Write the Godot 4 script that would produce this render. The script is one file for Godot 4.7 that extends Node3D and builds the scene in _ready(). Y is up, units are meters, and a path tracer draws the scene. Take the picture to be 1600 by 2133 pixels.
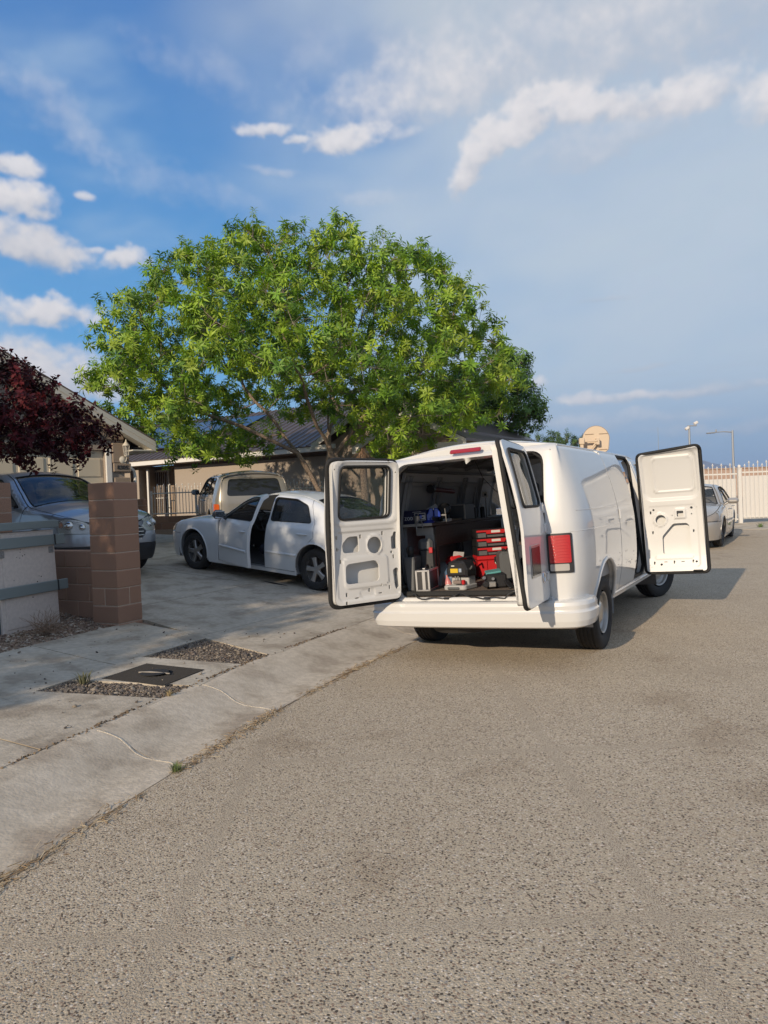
extends Node3D
# A cul-de-sac street: white cargo van with open doors, parked cars, two houses and a big green tree. Metres, y up.

# ---------------------------------------------------------------- mesh builder
class MB:
	var v := PackedVector3Array()
	var n := PackedVector3Array()
	var uv := PackedVector2Array()
	var ix := PackedInt32Array()
	var col := PackedColorArray()
	var cc := Color(1, 1, 1)
	var tinted := false
	func add(p: Vector3, nn: Vector3, t := Vector2.ZERO) -> int:
		v.append(p); n.append(nn); uv.append(t); col.append(cc)
		return v.size() - 1
	func tri(a: int, b: int, c: int) -> void:
		var g := (v[b] - v[a]).cross(v[c] - v[a])
		if g.dot(n[a] + n[b] + n[c]) > 0.0:
			ix.append(a); ix.append(c); ix.append(b)
		else:
			ix.append(a); ix.append(b); ix.append(c)
	func flat(ps: Array, hint := Vector3.ZERO) -> void:
		var g: Vector3 = (ps[1] - ps[0]).cross(ps[2] - ps[0])
		if g.length_squared() < 1e-14 and ps.size() > 3:
			g = (ps[2] - ps[0]).cross(ps[3] - ps[0])
		g = g.normalized()
		if hint != Vector3.ZERO and g.dot(hint) < 0:
			g = -g
		var b := v.size()
		for i in ps.size():
			add(ps[i], g, Vector2(float(i == 1 or i == 2), float(i > 1)))
		for i in range(1, ps.size() - 1):
			tri(b, b + i, b + i + 1)
	func box(xf: Transform3D, s: Vector3, bev := 0.0) -> void:
		var h := s * 0.5
		bev = minf(bev, minf(h.x, minf(h.y, h.z)) * 0.9)
		var d := [Vector3.RIGHT, Vector3.UP, Vector3.BACK]
		for ax in 3:
			var u: Vector3 = d[(ax + 1) % 3]
			var w: Vector3 = d[(ax + 2) % 3]
			for sg in [-1.0, 1.0]:
				var c: Vector3 = d[ax] * h[ax] * sg
				var hu: Vector3 = u * (h[(ax + 1) % 3] - bev)
				var hw: Vector3 = w * (h[(ax + 2) % 3] - bev)
				flat([xf * (c - hu - hw), xf * (c + hu - hw), xf * (c + hu + hw), xf * (c - hu + hw)], xf.basis * d[ax] * sg)
		if bev <= 0.0:
			return
		for ax in 3:
			var u: Vector3 = d[(ax + 1) % 3]
			var w: Vector3 = d[(ax + 2) % 3]
			var ha: float = h[ax] - bev
			for su in [-1.0, 1.0]:
				for sw in [-1.0, 1.0]:
					var p1: Vector3 = u * h[(ax + 1) % 3] * su + w * (h[(ax + 2) % 3] - bev) * sw
					var p2: Vector3 = u * (h[(ax + 1) % 3] - bev) * su + w * h[(ax + 2) % 3] * sw
					flat([xf * (p1 - d[ax] * ha), xf * (p1 + d[ax] * ha), xf * (p2 + d[ax] * ha), xf * (p2 - d[ax] * ha)], xf.basis * (u * su + w * sw))
		for sx in [-1.0, 1.0]:
			for sy in [-1.0, 1.0]:
				for sz in [-1.0, 1.0]:
					var k := Vector3(sx, sy, sz)
					flat([xf * (k * Vector3(h.x, h.y - bev, h.z - bev)), xf * (k * Vector3(h.x - bev, h.y, h.z - bev)), xf * (k * Vector3(h.x - bev, h.y - bev, h.z))], xf.basis * k)
	func bx(c: Vector3, s: Vector3, bev := 0.0) -> void:
		box(Transform3D(Basis(), c), s, bev)
	func tube(path: Array, rad, sides := 8, cap := true) -> void:
		var m := path.size()
		var up := Vector3.UP
		var b := v.size()
		var t0: Vector3 = (path[1] - path[0]).normalized()
		var sx: Vector3 = t0.cross(Vector3(0.31, 0.9, 0.22)).normalized()
		if absf(t0.dot(Vector3(0.31, 0.9, 0.22))) > 0.93:
			sx = t0.cross(Vector3.RIGHT).normalized()
		for i in m:
			var t: Vector3
			if i == 0: t = t0
			elif i == m - 1: t = (path[i] - path[i - 1]).normalized()
			else: t = (path[i + 1] - path[i - 1]).normalized()
			sx = (sx - t * sx.dot(t)).normalized()
			var sy := t.cross(sx)
			var r: float = rad[i] if rad is Array or rad is PackedFloat32Array else rad
			for k in sides + 1:
				var a := TAU * k / sides
				var dir := sx * cos(a) + sy * sin(a)
				add(path[i] + dir * r, dir, Vector2(float(k) / sides, i))
		for i in m - 1:
			for k in sides:
				var q := b + i * (sides + 1) + k
				tri(q, q + 1, q + sides + 2)
				tri(q, q + sides + 2, q + sides + 1)
		if cap:
			for e in [0, m - 1]:
				var t: Vector3 = (path[0] - path[1]).normalized() if e == 0 else (path[m - 1] - path[m - 2]).normalized()
				var c := add(path[e], t)
				var f := v.size()
				for k in sides + 1:
					add(v[b + e * (sides + 1) + k], t)
				for k in sides:
					tri(c, f + k, f + k + 1)
	# profile points (radius, height) turned round the local y axis
	func lathe(pr: Array, segs: int, xf := Transform3D(), sharp := 0.75) -> void:
		var nm := xf.basis.inverse().transposed()
		var sn := []
		for i in pr.size() - 1:
			var dd: Vector2 = pr[i + 1] - pr[i]
			sn.append(Vector2(dd.y, -dd.x).normalized())
		for i in pr.size() - 1:
			var n0: Vector2 = sn[i]
			var n1: Vector2 = sn[i]
			if i > 0 and sn[i - 1].dot(sn[i]) > sharp: n0 = (sn[i - 1] + sn[i]).normalized()
			if i < pr.size() - 2 and sn[i + 1].dot(sn[i]) > sharp: n1 = (sn[i + 1] + sn[i]).normalized()
			var b := v.size()
			for k in segs + 1:
				var a := TAU * k / segs
				var ca := cos(a)
				var sa := sin(a)
				add(xf * Vector3(pr[i].x * ca, pr[i].y, pr[i].x * sa), (nm * Vector3(n0.x * ca, n0.y, n0.x * sa)).normalized(), Vector2(float(k) / segs, 0))
				add(xf * Vector3(pr[i + 1].x * ca, pr[i + 1].y, pr[i + 1].x * sa), (nm * Vector3(n1.x * ca, n1.y, n1.x * sa)).normalized(), Vector2(float(k) / segs, 1))
			for k in segs:
				tri(b + 2 * k, b + 2 * k + 1, b + 2 * k + 3)
				tri(b + 2 * k, b + 2 * k + 3, b + 2 * k + 2)
	func ball(c: Vector3, r: Vector3, segs := 12, rings := 8) -> void:
		var pr := []
		for i in rings + 1:
			var a := PI * i / rings - PI / 2
			pr.append(Vector2(cos(a), sin(a)))
		lathe(pr, segs, Transform3D(Basis.from_scale(r), c), -1.0)
	# polygon in local xy pushed along local z from z0 to z1, rims bevelled
	func prism(poly: PackedVector2Array, z0: float, z1: float, xf := Transform3D(), bev := 0.0, back := true) -> void:
		if Geometry2D.is_polygon_clockwise(poly):
			poly = poly.duplicate()
			poly.reverse()
		var inner := poly
		if bev > 0.0:
			var o := Geometry2D.offset_polygon(poly, -bev, Geometry2D.JOIN_MITER)
			if o.size() == 1 and o[0].size() == poly.size():
				var shift := 0
				var best := 1e9
				for k in poly.size():
					var dd := poly[0].distance_to(o[0][k])
					if dd < best:
						best = dd; shift = k
				inner = PackedVector2Array()
				for k in poly.size():
					inner.append(o[0][(k + shift) % poly.size()])
			else:
				bev = 0.0
		var tr := Geometry2D.triangulate_polygon(inner)
		for e in ([0, 1] if back else [1]):
			var z := z1 if e == 1 else z0
			var nn: Vector3 = xf.basis * Vector3(0, 0, 1 if e == 1 else -1) * (1.0 if z1 > z0 else -1.0)
			nn = nn.normalized()
			var b := v.size()
			for p in inner:
				add(xf * Vector3(p.x, p.y, z), nn, p)
			for k in range(0, tr.size(), 3):
				tri(b + tr[k], b + tr[k + 1], b + tr[k + 2])
		var zb := bev if z1 > z0 else -bev
		for i in poly.size():
			var j := (i + 1) % poly.size()
			var e := poly[j] - poly[i]
			if e.length() < 1e-6: continue
			var on := xf.basis * Vector3(e.y, -e.x, 0).normalized()
			flat([xf * Vector3(poly[i].x, poly[i].y, z0 + zb), xf * Vector3(poly[j].x, poly[j].y, z0 + zb), xf * Vector3(poly[j].x, poly[j].y, z1 - zb), xf * Vector3(poly[i].x, poly[i].y, z1 - zb)], on)
			if bev > 0.0:
				for s in ([0, 1] if back else [1]):
					var za := z1 - zb if s == 1 else z0 + zb
					var zz := z1 if s == 1 else z0
					flat([xf * Vector3(poly[i].x, poly[i].y, za), xf * Vector3(poly[j].x, poly[j].y, za), xf * Vector3(inner[j].x, inner[j].y, zz), xf * Vector3(inner[i].x, inner[i].y, zz)], on + xf.basis * Vector3(0, 0, 1 if s == 1 else -1) * signf(z1 - z0) * 0.8)
	# curved sheet: fn maps (u, w) to a point; region outline minus holes; optional returned rim of depth thick
	func _nrm(fn: Callable, p: Vector2, sg: float) -> Vector3:
		var e := 0.004
		var du: Vector3 = fn.call(p + Vector2(e, 0)) - fn.call(p - Vector2(e, 0))
		var dv: Vector3 = fn.call(p + Vector2(0, e)) - fn.call(p - Vector2(0, e))
		var g := du.cross(dv)
		return g.normalized() * sg if g.length_squared() > 1e-16 else Vector3.UP
	func _cell(fn: Callable, r: Rect2, outl: PackedVector2Array, holes: Array, sg: float, off: float, depth: int) -> void:
		var rect := PackedVector2Array([r.position, r.position + Vector2(r.size.x, 0), r.end, r.position + Vector2(0, r.size.y)])
		var polys: Array = Geometry2D.intersect_polygons(rect, outl)
		for h in holes:
			var nx := []
			for p in polys:
				nx.append_array(Geometry2D.clip_polygons(p, h))
			polys = nx
		for p in polys:
			if polys.size() > 1 and Geometry2D.is_polygon_clockwise(p) and depth < 6:
				for k in 4:
					_cell(fn, Rect2(r.position + r.size * 0.5 * Vector2(k % 2, k / 2), r.size * 0.5), outl, holes, sg, off, depth + 1)
				return
		for p in polys:
			_put(fn, p, sg, off)
	func _put(fn: Callable, p: PackedVector2Array, sg: float, off: float) -> void:
		var tr := PackedInt32Array([0, 1, 2, 0, 2, 3]) if p.size() == 4 and off == -99.0 else Geometry2D.triangulate_polygon(p)
		var b := v.size()
		for q in p:
			var nn := _nrm(fn, q, sg)
			add(fn.call(q) + nn * off, nn, q)
		for k in range(0, tr.size(), 3):
			tri(b + tr[k], b + tr[k + 1], b + tr[k + 2])
	func patch(fn: Callable, outl: PackedVector2Array, holes := [], cell := Vector2(0.08, 0.08), sg := 1.0, thick := 0.0, off := 0.0) -> void:
		var bb := Rect2(outl[0], Vector2.ZERO)
		for p in outl:
			bb = bb.expand(p)
		var nx := maxi(1, ceili(bb.size.x / cell.x))
		var ny := maxi(1, ceili(bb.size.y / cell.y))
		var cs := bb.size / Vector2(nx, ny)
		var mark := PackedByteArray()
		mark.resize(nx * ny)
		var rings := [outl]
		rings.append_array(holes)
		for ring in rings:
			for i in ring.size():
				var a: Vector2 = (ring[i] - bb.position) / cs
				var c: Vector2 = (ring[(i + 1) % ring.size()] - bb.position) / cs
				var st := maxi(1, ceili((c - a).length() * 3.0))
				for k in st + 1:
					var q := a.lerp(c, float(k) / st)
					for dx in [-0.34, 0.34]:
						for dy in [-0.34, 0.34]:
							var cx := floori(q.x + dx)
							var cy := floori(q.y + dy)
							if cx >= 0 and cy >= 0 and cx < nx and cy < ny:
								mark[cy * nx + cx] = 1
		var cache := {}
		for j in ny:
			for i in nx:
				var r := Rect2(bb.position + Vector2(i, j) * cs, cs)
				if mark[j * nx + i]:
					_cell(fn, r, outl, holes, sg, off, 0)
					continue
				var c := r.get_center()
				if not Geometry2D.is_point_in_polygon(c, outl): continue
				var inside := false
				for h in holes:
					if Geometry2D.is_point_in_polygon(c, h): inside = true
				if inside: continue
				var id := []
				for q in [Vector2i(i, j), Vector2i(i + 1, j), Vector2i(i + 1, j + 1), Vector2i(i, j + 1)]:
					if not cache.has(q):
						var p: Vector2 = bb.position + Vector2(q) * cs
						var nn := _nrm(fn, p, sg)
						cache[q] = add(fn.call(p) + nn * off, nn, p)
					id.append(cache[q])
				tri(id[0], id[1], id[2])
				tri(id[0], id[2], id[3])
		if thick != 0.0:
			var tk := absf(thick)
			for ri in range(1 if thick < 0.0 else 0, rings.size()):
				var ring: PackedVector2Array = rings[ri]
				var cw := Geometry2D.is_polygon_clockwise(ring)
				var sgn := (-1.0 if cw else 1.0) * (1.0 if ri == 0 else -1.0)
				for i in ring.size():
					var a := ring[i]
					var c := ring[(i + 1) % ring.size()]
					if a.distance_to(c) < 1e-5: continue
					if ri > 0 and not Geometry2D.is_point_in_polygon((a + c) / 2, outl): continue
					var st := maxi(1, ceili((c - a).length() / maxf(cell.x, cell.y)))
					var o2 := Vector2(c.y - a.y, a.x - c.x).normalized() * sgn
					var last := -1
					for k in st + 1:
						var q := a.lerp(c, float(k) / st)
						var nn := _nrm(fn, q, sg)
						var p: Vector3 = fn.call(q) + nn * off
						var sd: Vector3 = (fn.call(q + o2 * 0.004) - fn.call(q - o2 * 0.004))
						sd = (sd - nn * sd.dot(nn)).normalized()
						var id := add(p, sd)
						add(p - nn * tk, sd)
						if last >= 0 and ri == 0:
							var mid := a.lerp(c, (k - 0.5) / st)
							for h in holes:
								if Geometry2D.is_point_in_polygon(mid, h): last = -1
						if last >= 0:
							tri(last, last + 1, id + 1)
							tri(last, id + 1, id)
						last = id
	# inside of a wheel arch: half drum open towards the outside, axis x
	func tub(c: Vector3, r: float, depth: float, side: float, a0 := -0.35) -> void:
		var k := 24
		for i in k:
			var p := []
			var q := []
			for j in 2:
				var a := lerpf(a0, PI - a0, float(i + j) / k)
				p.append(Vector3(0, sin(a), cos(a)))
			flat([c + p[0] * r, c + p[1] * r, c + p[1] * r - Vector3(side * depth, 0, 0), c + p[0] * r - Vector3(side * depth, 0, 0)], -(p[0] + p[1]))
			flat([c - Vector3(side * depth, 0, 0), c + p[0] * r - Vector3(side * depth, 0, 0), c + p[1] * r - Vector3(side * depth, 0, 0)], Vector3(side, 0, 0))
	# profile (out, y) carried along a level path of (x, z); out is to the right of the path seen from above with z down
	func sweep(path: Array, prof: Array, close := false) -> void:
		var m := path.size()
		for s in prof.size() - 1:
			var p0: Vector2 = prof[s]
			var p1: Vector2 = prof[s + 1]
			var pn := Vector2(p1.y - p0.y, p0.x - p1.x).normalized()
			var last := -1
			for i in m:
				var t: Vector2 = (path[mini(i + 1, m - 1)] - path[maxi(i - 1, 0)]).normalized()
				var o := Vector2(t.y, -t.x)
				var nn := Vector3(o.x * pn.x, pn.y, o.y * pn.x)
				var a := add(Vector3(path[i].x + o.x * p0.x, p0.y, path[i].y + o.y * p0.x), nn)
				add(Vector3(path[i].x + o.x * p1.x, p1.y, path[i].y + o.y * p1.x), nn)
				if last >= 0:
					tri(last, last + 1, a + 1)
					tri(last, a + 1, a)
				last = a
		if close:
			for e in [0, m - 1]:
				var t: Vector2 = (path[1] - path[0]).normalized() if e == 0 else (path[m - 1] - path[m - 2]).normalized()
				var o := Vector2(t.y, -t.x)
				var pts := PackedVector2Array(prof)
				var tr := Geometry2D.triangulate_polygon(pts)
				var b := v.size()
				for q in pts:
					add(Vector3(path[e].x + o.x * q.x, q.y, path[e].y + o.y * q.x), Vector3(t.x, 0, t.y) * (-1.0 if e == 0 else 1.0))
				for k in range(0, tr.size(), 3):
					tri(b + tr[k], b + tr[k + 1], b + tr[k + 2])
	func mesh() -> ArrayMesh:
		var am := ArrayMesh.new()
		if ix.is_empty(): return am
		var a := []
		a.resize(Mesh.ARRAY_MAX)
		a[Mesh.ARRAY_VERTEX] = v
		a[Mesh.ARRAY_NORMAL] = n
		a[Mesh.ARRAY_TEX_UV] = uv
		if tinted: a[Mesh.ARRAY_COLOR] = col
		a[Mesh.ARRAY_INDEX] = ix
		am.add_surface_from_arrays(Mesh.PRIMITIVE_TRIANGLES, a)
		return am

# ---------------------------------------------------------------- scene helpers
var M := {}
var rng := RandomNumberGenerator.new()

func part(parent: Node, called: String, mb, mat: Material, label := "") -> MeshInstance3D:
	var o := MeshInstance3D.new()
	o.name = called
	o.mesh = mb.mesh() if mb is MB else mb
	o.material_override = mat
	parent.add_child(o, true)
	if label: o.set_meta("label", label)
	return o

func tag(o: Node, label: String, category: String, group := "") -> void:
	o.set_meta("label", label)
	o.set_meta("category", category)
	if group: o.set_meta("group", group)

var taken := {}
func numbered(called: String) -> String:
	taken[called] = taken.get(called, -1) + 1
	return called if taken[called] == 0 else "%s_%03d" % [called, taken[called]]

func thing(called: String, label: String, category: String, xf := Transform3D(), group := "") -> Node3D:
	var o := Node3D.new()
	o.name = numbered(called)
	add_child(o, true)
	o.transform = xf
	tag(o, label, category, group)
	return o

func single(called: String, mb, mat: Material, label: String, category: String, group := "", xf := Transform3D()) -> MeshInstance3D:
	var o := part(self, numbered(called), mb, mat)
	o.transform = xf
	tag(o, label, category, group)
	return o

func struct(called: String, mb, mat: Material, xf := Transform3D()) -> MeshInstance3D:
	var o := part(self, numbered(called), mb, mat)
	o.transform = xf
	o.set_meta("kind", "structure")
	return o

func copies(parent: Node, called: String, mesh: Mesh, mat: Material, xfs: Array, cols := []) -> MultiMeshInstance3D:
	var mm := MultiMesh.new()
	mm.transform_format = MultiMesh.TRANSFORM_3D
	mm.use_colors = not cols.is_empty()
	mm.mesh = mesh
	mm.instance_count = xfs.size()
	var st := 16 if mm.use_colors else 12
	var buf := PackedFloat32Array()
	buf.resize(xfs.size() * st)
	for i in xfs.size():
		var t: Transform3D = xfs[i]
		for r in 3:
			buf[i * st + r * 4] = t.basis.x[r]
			buf[i * st + r * 4 + 1] = t.basis.y[r]
			buf[i * st + r * 4 + 2] = t.basis.z[r]
			buf[i * st + r * 4 + 3] = t.origin[r]
		if mm.use_colors:
			var c: Color = cols[i]
			buf[i * st + 12] = c.r; buf[i * st + 13] = c.g; buf[i * st + 14] = c.b; buf[i * st + 15] = 1.0
	mm.buffer = buf
	var o := MultiMeshInstance3D.new()
	o.name = called
	o.multimesh = mm
	o.material_override = mat
	o.set_meta("kind", "stuff")
	parent.add_child(o, true)
	return o

func C(r: float, g: float, b: float) -> Color:
	return Color(r, g, b).linear_to_srgb()

func pm(r: float, g: float, b: float, rough := 0.6, metal := 0.0) -> StandardMaterial3D:
	var m := StandardMaterial3D.new()
	m.albedo_color = C(r, g, b)
	m.roughness = rough
	m.metallic = metal
	return m

func paint(r: float, g: float, b: float, metal := 0.0, rough := 0.35) -> StandardMaterial3D:
	var m := pm(r, g, b, rough, metal)
	m.clearcoat_enabled = true
	m.clearcoat = 1.0
	m.clearcoat_roughness = 0.03
	return m

func glass(alpha := 0.12, r := 0.05, g := 0.07, b := 0.07) -> StandardMaterial3D:
	var m := pm(r, g, b, 0.02)
	m.transparency = BaseMaterial3D.TRANSPARENCY_ALPHA
	m.albedo_color.a = alpha
	return m

# a noise picture between colours of a ramp
func nz(seed_: int, freq: float, stops: Array, size := 512, kind := FastNoiseLite.TYPE_SIMPLEX_SMOOTH, oct := 4, ret := -1) -> NoiseTexture2D:
	var f := FastNoiseLite.new()
	f.seed = seed_
	f.noise_type = kind
	f.frequency = freq
	f.fractal_octaves = oct
	if oct < 2: f.fractal_type = FastNoiseLite.FRACTAL_NONE
	if ret >= 0: f.cellular_return_type = ret
	var t := NoiseTexture2D.new()
	t.width = size
	t.height = size
	t.seamless = true
	t.noise = f
	if stops.size():
		var g := Gradient.new()
		var off := PackedFloat32Array()
		var cs := PackedColorArray()
		for s in stops:
			off.append(s[0]); cs.append(s[1])
		g.offsets = off
		g.colors = cs
		t.color_ramp = g
	return t

# a matte surface with grain: colour varies by +-var, fine relief from the same noise
func rough(r: float, g: float, b: float, vary: float, per_m: float, seed_: int, relief := 0.0, ro := 0.9, world := true, freq := 0.02) -> StandardMaterial3D:
	var m := pm(1, 1, 1, ro)
	var lo := 1.0 - vary
	var hi := 1.0 + vary
	m.albedo_texture = nz(seed_, freq, [[0.25, C(r * lo, g * lo, b * lo)], [0.5, C(r, g, b)], [0.75, C(r * hi, g * hi, b * hi)]])
	m.uv1_triplanar = true
	m.uv1_world_triplanar = world
	m.uv1_scale = Vector3.ONE * per_m
	if relief > 0.0:
		m.heightmap_enabled = true
		m.heightmap_texture = nz(seed_ + 50, freq * 3.0, [])
		m.heightmap_scale = relief
		m.heightmap_deep_parallax = false
	return m

func V2(a: Array) -> PackedVector2Array:
	var o := PackedVector2Array()
	for i in range(0, a.size(), 2):
		o.append(Vector2(a[i], a[i + 1]))
	return o

func circ(c: Vector2, r: float, k := 20, ry := -1.0) -> PackedVector2Array:
	var o := PackedVector2Array()
	for i in k:
		o.append(c + Vector2(cos(TAU * i / k) * r, sin(TAU * i / k) * (r if ry < 0 else ry)))
	return o

func rrect(x0: float, y0: float, x1: float, y1: float, r: float, k := 5) -> PackedVector2Array:
	var o := PackedVector2Array()
	for q in 4:
		var c := Vector2(x1 - r if q == 0 or q == 3 else x0 + r, y1 - r if q < 2 else y0 + r)
		for i in k + 1:
			var a := PI / 2 * (q + float(i) / k)
			o.append(c + Vector2(cos(a), sin(a)) * r)
	return o

# round the corners of any polygon
func soft(p: PackedVector2Array, r: float, k := 4) -> PackedVector2Array:
	var o := PackedVector2Array()
	for i in p.size():
		var a := p[(i + p.size() - 1) % p.size()]
		var b := p[i]
		var c := p[(i + 1) % p.size()]
		var ra := minf(r, minf(a.distance_to(b), b.distance_to(c)) * 0.45)
		var s := b + (a - b).normalized() * ra
		var e := b + (c - b).normalized() * ra
		for j in k + 1:
			var t := float(j) / k
			o.append(s.lerp(b, t).lerp(b.lerp(e, t), t))
	return o

# smooth curve through (x, y) points of a table
static func tab(t: Array, x: float) -> float:
	if x <= t[0].x: return t[0].y
	var m := t.size()
	if x >= t[m - 1].x: return t[m - 1].y
	var i := 0
	while t[i + 1].x < x: i += 1
	var a: Vector2 = t[i]
	var b: Vector2 = t[i + 1]
	var d := (b.y - a.y) / (b.x - a.x)
	var m0 := d
	var m1 := d
	if i > 0:
		var dp: float = (a.y - t[i - 1].y) / (a.x - t[i - 1].x)
		m0 = 0.0 if dp * d <= 0 else 2.0 * dp * d / (dp + d)
	if i < m - 2:
		var dn: float = (t[i + 2].y - b.y) / (t[i + 2].x - b.x)
		m1 = 0.0 if dn * d <= 0 else 2.0 * dn * d / (dn + d)
	var h := b.x - a.x
	var s := (x - a.x) / h
	return a.y * (1 + 2 * s) * (1 - s) * (1 - s) + m0 * h * s * (1 - s) * (1 - s) + b.y * s * s * (3 - 2 * s) + m1 * h * s * s * (s - 1)

static func T(a: Array) -> Array:
	var o := []
	for i in range(0, a.size(), 2):
		o.append(Vector2(a[i], a[i + 1]))
	return o

# ---------------------------------------------------------------- the lie of the land
# street frame: a = across (right of the van's axle), b = along the van's heading, origin under its rear axle
const ORG := Vector3(1.3217, 0, -7.7674)
const FWD := Vector3(0.48938, 0, -0.87207)
const RGT := Vector3(0.87207, 0, 0.48938)
var EDGE := T([-30, 6, -12, 1.6, -8, 0.35, -5.53, -0.35, -4.64, -0.54, -3.47, -0.77, -2.78, -0.88, -1.91, -0.99, -0.34, -1.09, 2, -1.15, 5, -1.1, 12, -0.8, 23, -0.3, 40, 1])

func W(a: float, b: float, y := 0.0) -> Vector3:
	return ORG + RGT * a + FWD * b + Vector3(0, y, 0)

func ab(p: Vector3) -> Vector2:
	return Vector2((p - ORG).dot(RGT), (p - ORG).dot(FWD))

func street_y(a: float, b: float) -> float:
	return 0.018 * clampf(b, 0.0, 80.0) + 0.012 * clampf(a - 0.9, -3.0, 0.0)

func land(a: float, b: float) -> float:
	var e := tab(EDGE, b)
	var d := e - a
	if d <= 0: return street_y(a, b)
	var h := street_y(e, b) + 0.14 * smoothstep(0.2, 0.8, d)
	h += 0.04 * clampf(d - 0.8, 0, 1.2) + 0.09 * clampf(d - 2.0, 0, 4.0) + 0.03 * clampf(d - 6.0, 0, 30.0)
	return h

func at(x: float, z: float, y := 0.0) -> Vector3:
	var q := ab(Vector3(x, 0, z))
	return Vector3(x, land(q.x, q.y) + y, z)

# ---------------------------------------------------------------- sky
var fa := FastNoiseLite.new()
var fb := FastNoiseLite.new()
var fc := FastNoiseLite.new()
# clouds: azimuth and height in degrees, half sizes, tilt, strength, softness, how grey its body is
var CLOUDS := [
	[4.5, 28.6, 10.0, 3.0, 0.10, 0.9, 1.2, 0.10], [14.0, 30.0, 15.0, 4.6, 0.0, 0.8, 1.3, 0.20], [27.0, 30.5, 14.0, 5.0, 0.0, 0.7, 1.3, 0.28],
	[6.9, 23.3, 2.4, 1.25, 0.5, 1.0, 0.35, 0.05], [8.9, 24.7, 2.8, 1.6, 0.62, 1.0, 0.35, 0.05], [11.6, 26.3, 3.3, 1.9, 0.45, 1.0, 0.35, 0.04], [15.8, 26.7, 4.0, 1.9, 0.0, 1.0, 0.4, 0.04],
	[20.0, 26.2, 4.2, 1.7, -0.1, 0.95, 0.5, 0.08], [24.0, 26.2, 4.0, 1.7, 0.0, 0.9, 0.5, 0.06], [28.6, 25.2, 3.4, 2.0, 0.3, 0.95, 0.5, 0.04], [18.0, 24.2, 8.0, 1.6, 0.12, 0.5, 0.9, 0.30],
	[-8.2, 26.6, 2.3, 0.6, 0.1, 0.85, 0.4, 0.02], [-5.6, 26.0, 1.2, 0.4, 0.05, 0.8, 0.4, 0.02], [-2.0, 26.0, 3.1, 1.3, 0.08, 0.95, 0.4, 0.06], [2.8, 26.2, 1.4, 0.4, 0.0, 0.4, 0.8, 0.05], [-7.5, 24.0, 2.6, 0.35, -0.12, 0.45, 0.9, 0.0],
	[-26.0, 22.9, 2.8, 0.7, -0.1, 0.95, 0.35, 0.04], [-25.3, 20.9, 3.4, 1.35, 0.0, 1.0, 0.35, 0.08], [-24.3, 18.2, 4.2, 1.7, -0.12, 1.0, 0.4, 0.30], [-21.0, 21.7, 0.9, 0.35, 0.0, 0.8, 0.4, 0.0], [-18.2, 17.6, 2.2, 0.95, 0.15, 0.95, 0.4, 0.10],
	[-24.4, 13.9, 4.6, 1.05, 0.06, 1.0, 0.35, 0.10], [-25.0, 10.0, 8.0, 2.6, -0.16, 1.0, 0.35, 0.25], [-33.0, 14.0, 6.0, 3.0, 0.0, 0.9, 0.4, 0.25], [-20.6, 18.3, 0.9, 0.3, 0.0, 0.6, 0.5, 0.0],
	[0.2, 22.2, 3.2, 0.7, 0.05, 0.3, 0.9, 0.1], [-23.0, 26.2, 5.0, 2.2, -0.5, 0.45, 1.3, 0.02], [-12.0, 29.5, 7.0, 1.6, -0.3, 0.25, 1.4, 0.0], [-14.0, 22.5, 8.0, 1.5, -0.2, 0.28, 1.4, 0.0], [-4.0, 30.5, 4.0, 1.8, 0.5, 0.25, 1.4, 0.0], [12.0, 8.4, 1.4, 0.5, 0.0, 0.8, 0.5, 0.05], [19.0, 6.9, 5.5, 0.5, 0.02, 0.85, 0.6, 0.12], [15.5, 7.0, 2.0, 0.5, 0.0, 0.7, 0.5, 0.1], [25.0, 7.0, 5.0, 0.5, 0.0, 0.5, 0.7, 0.45], [17.0, 14.0, 2.2, 0.25, 0.02, 0.35, 0.8, 0.6], [19.5, 8.9, 4.0, 0.25, 0.08, 0.4, 0.8, 0.6], [17.0, 5.4, 9.0, 0.7, 0.0, 0.45, 0.8, 0.25], [27.0, 4.2, 9.0, 0.6, 0.0, 0.35, 0.8, 0.5],
]

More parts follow.
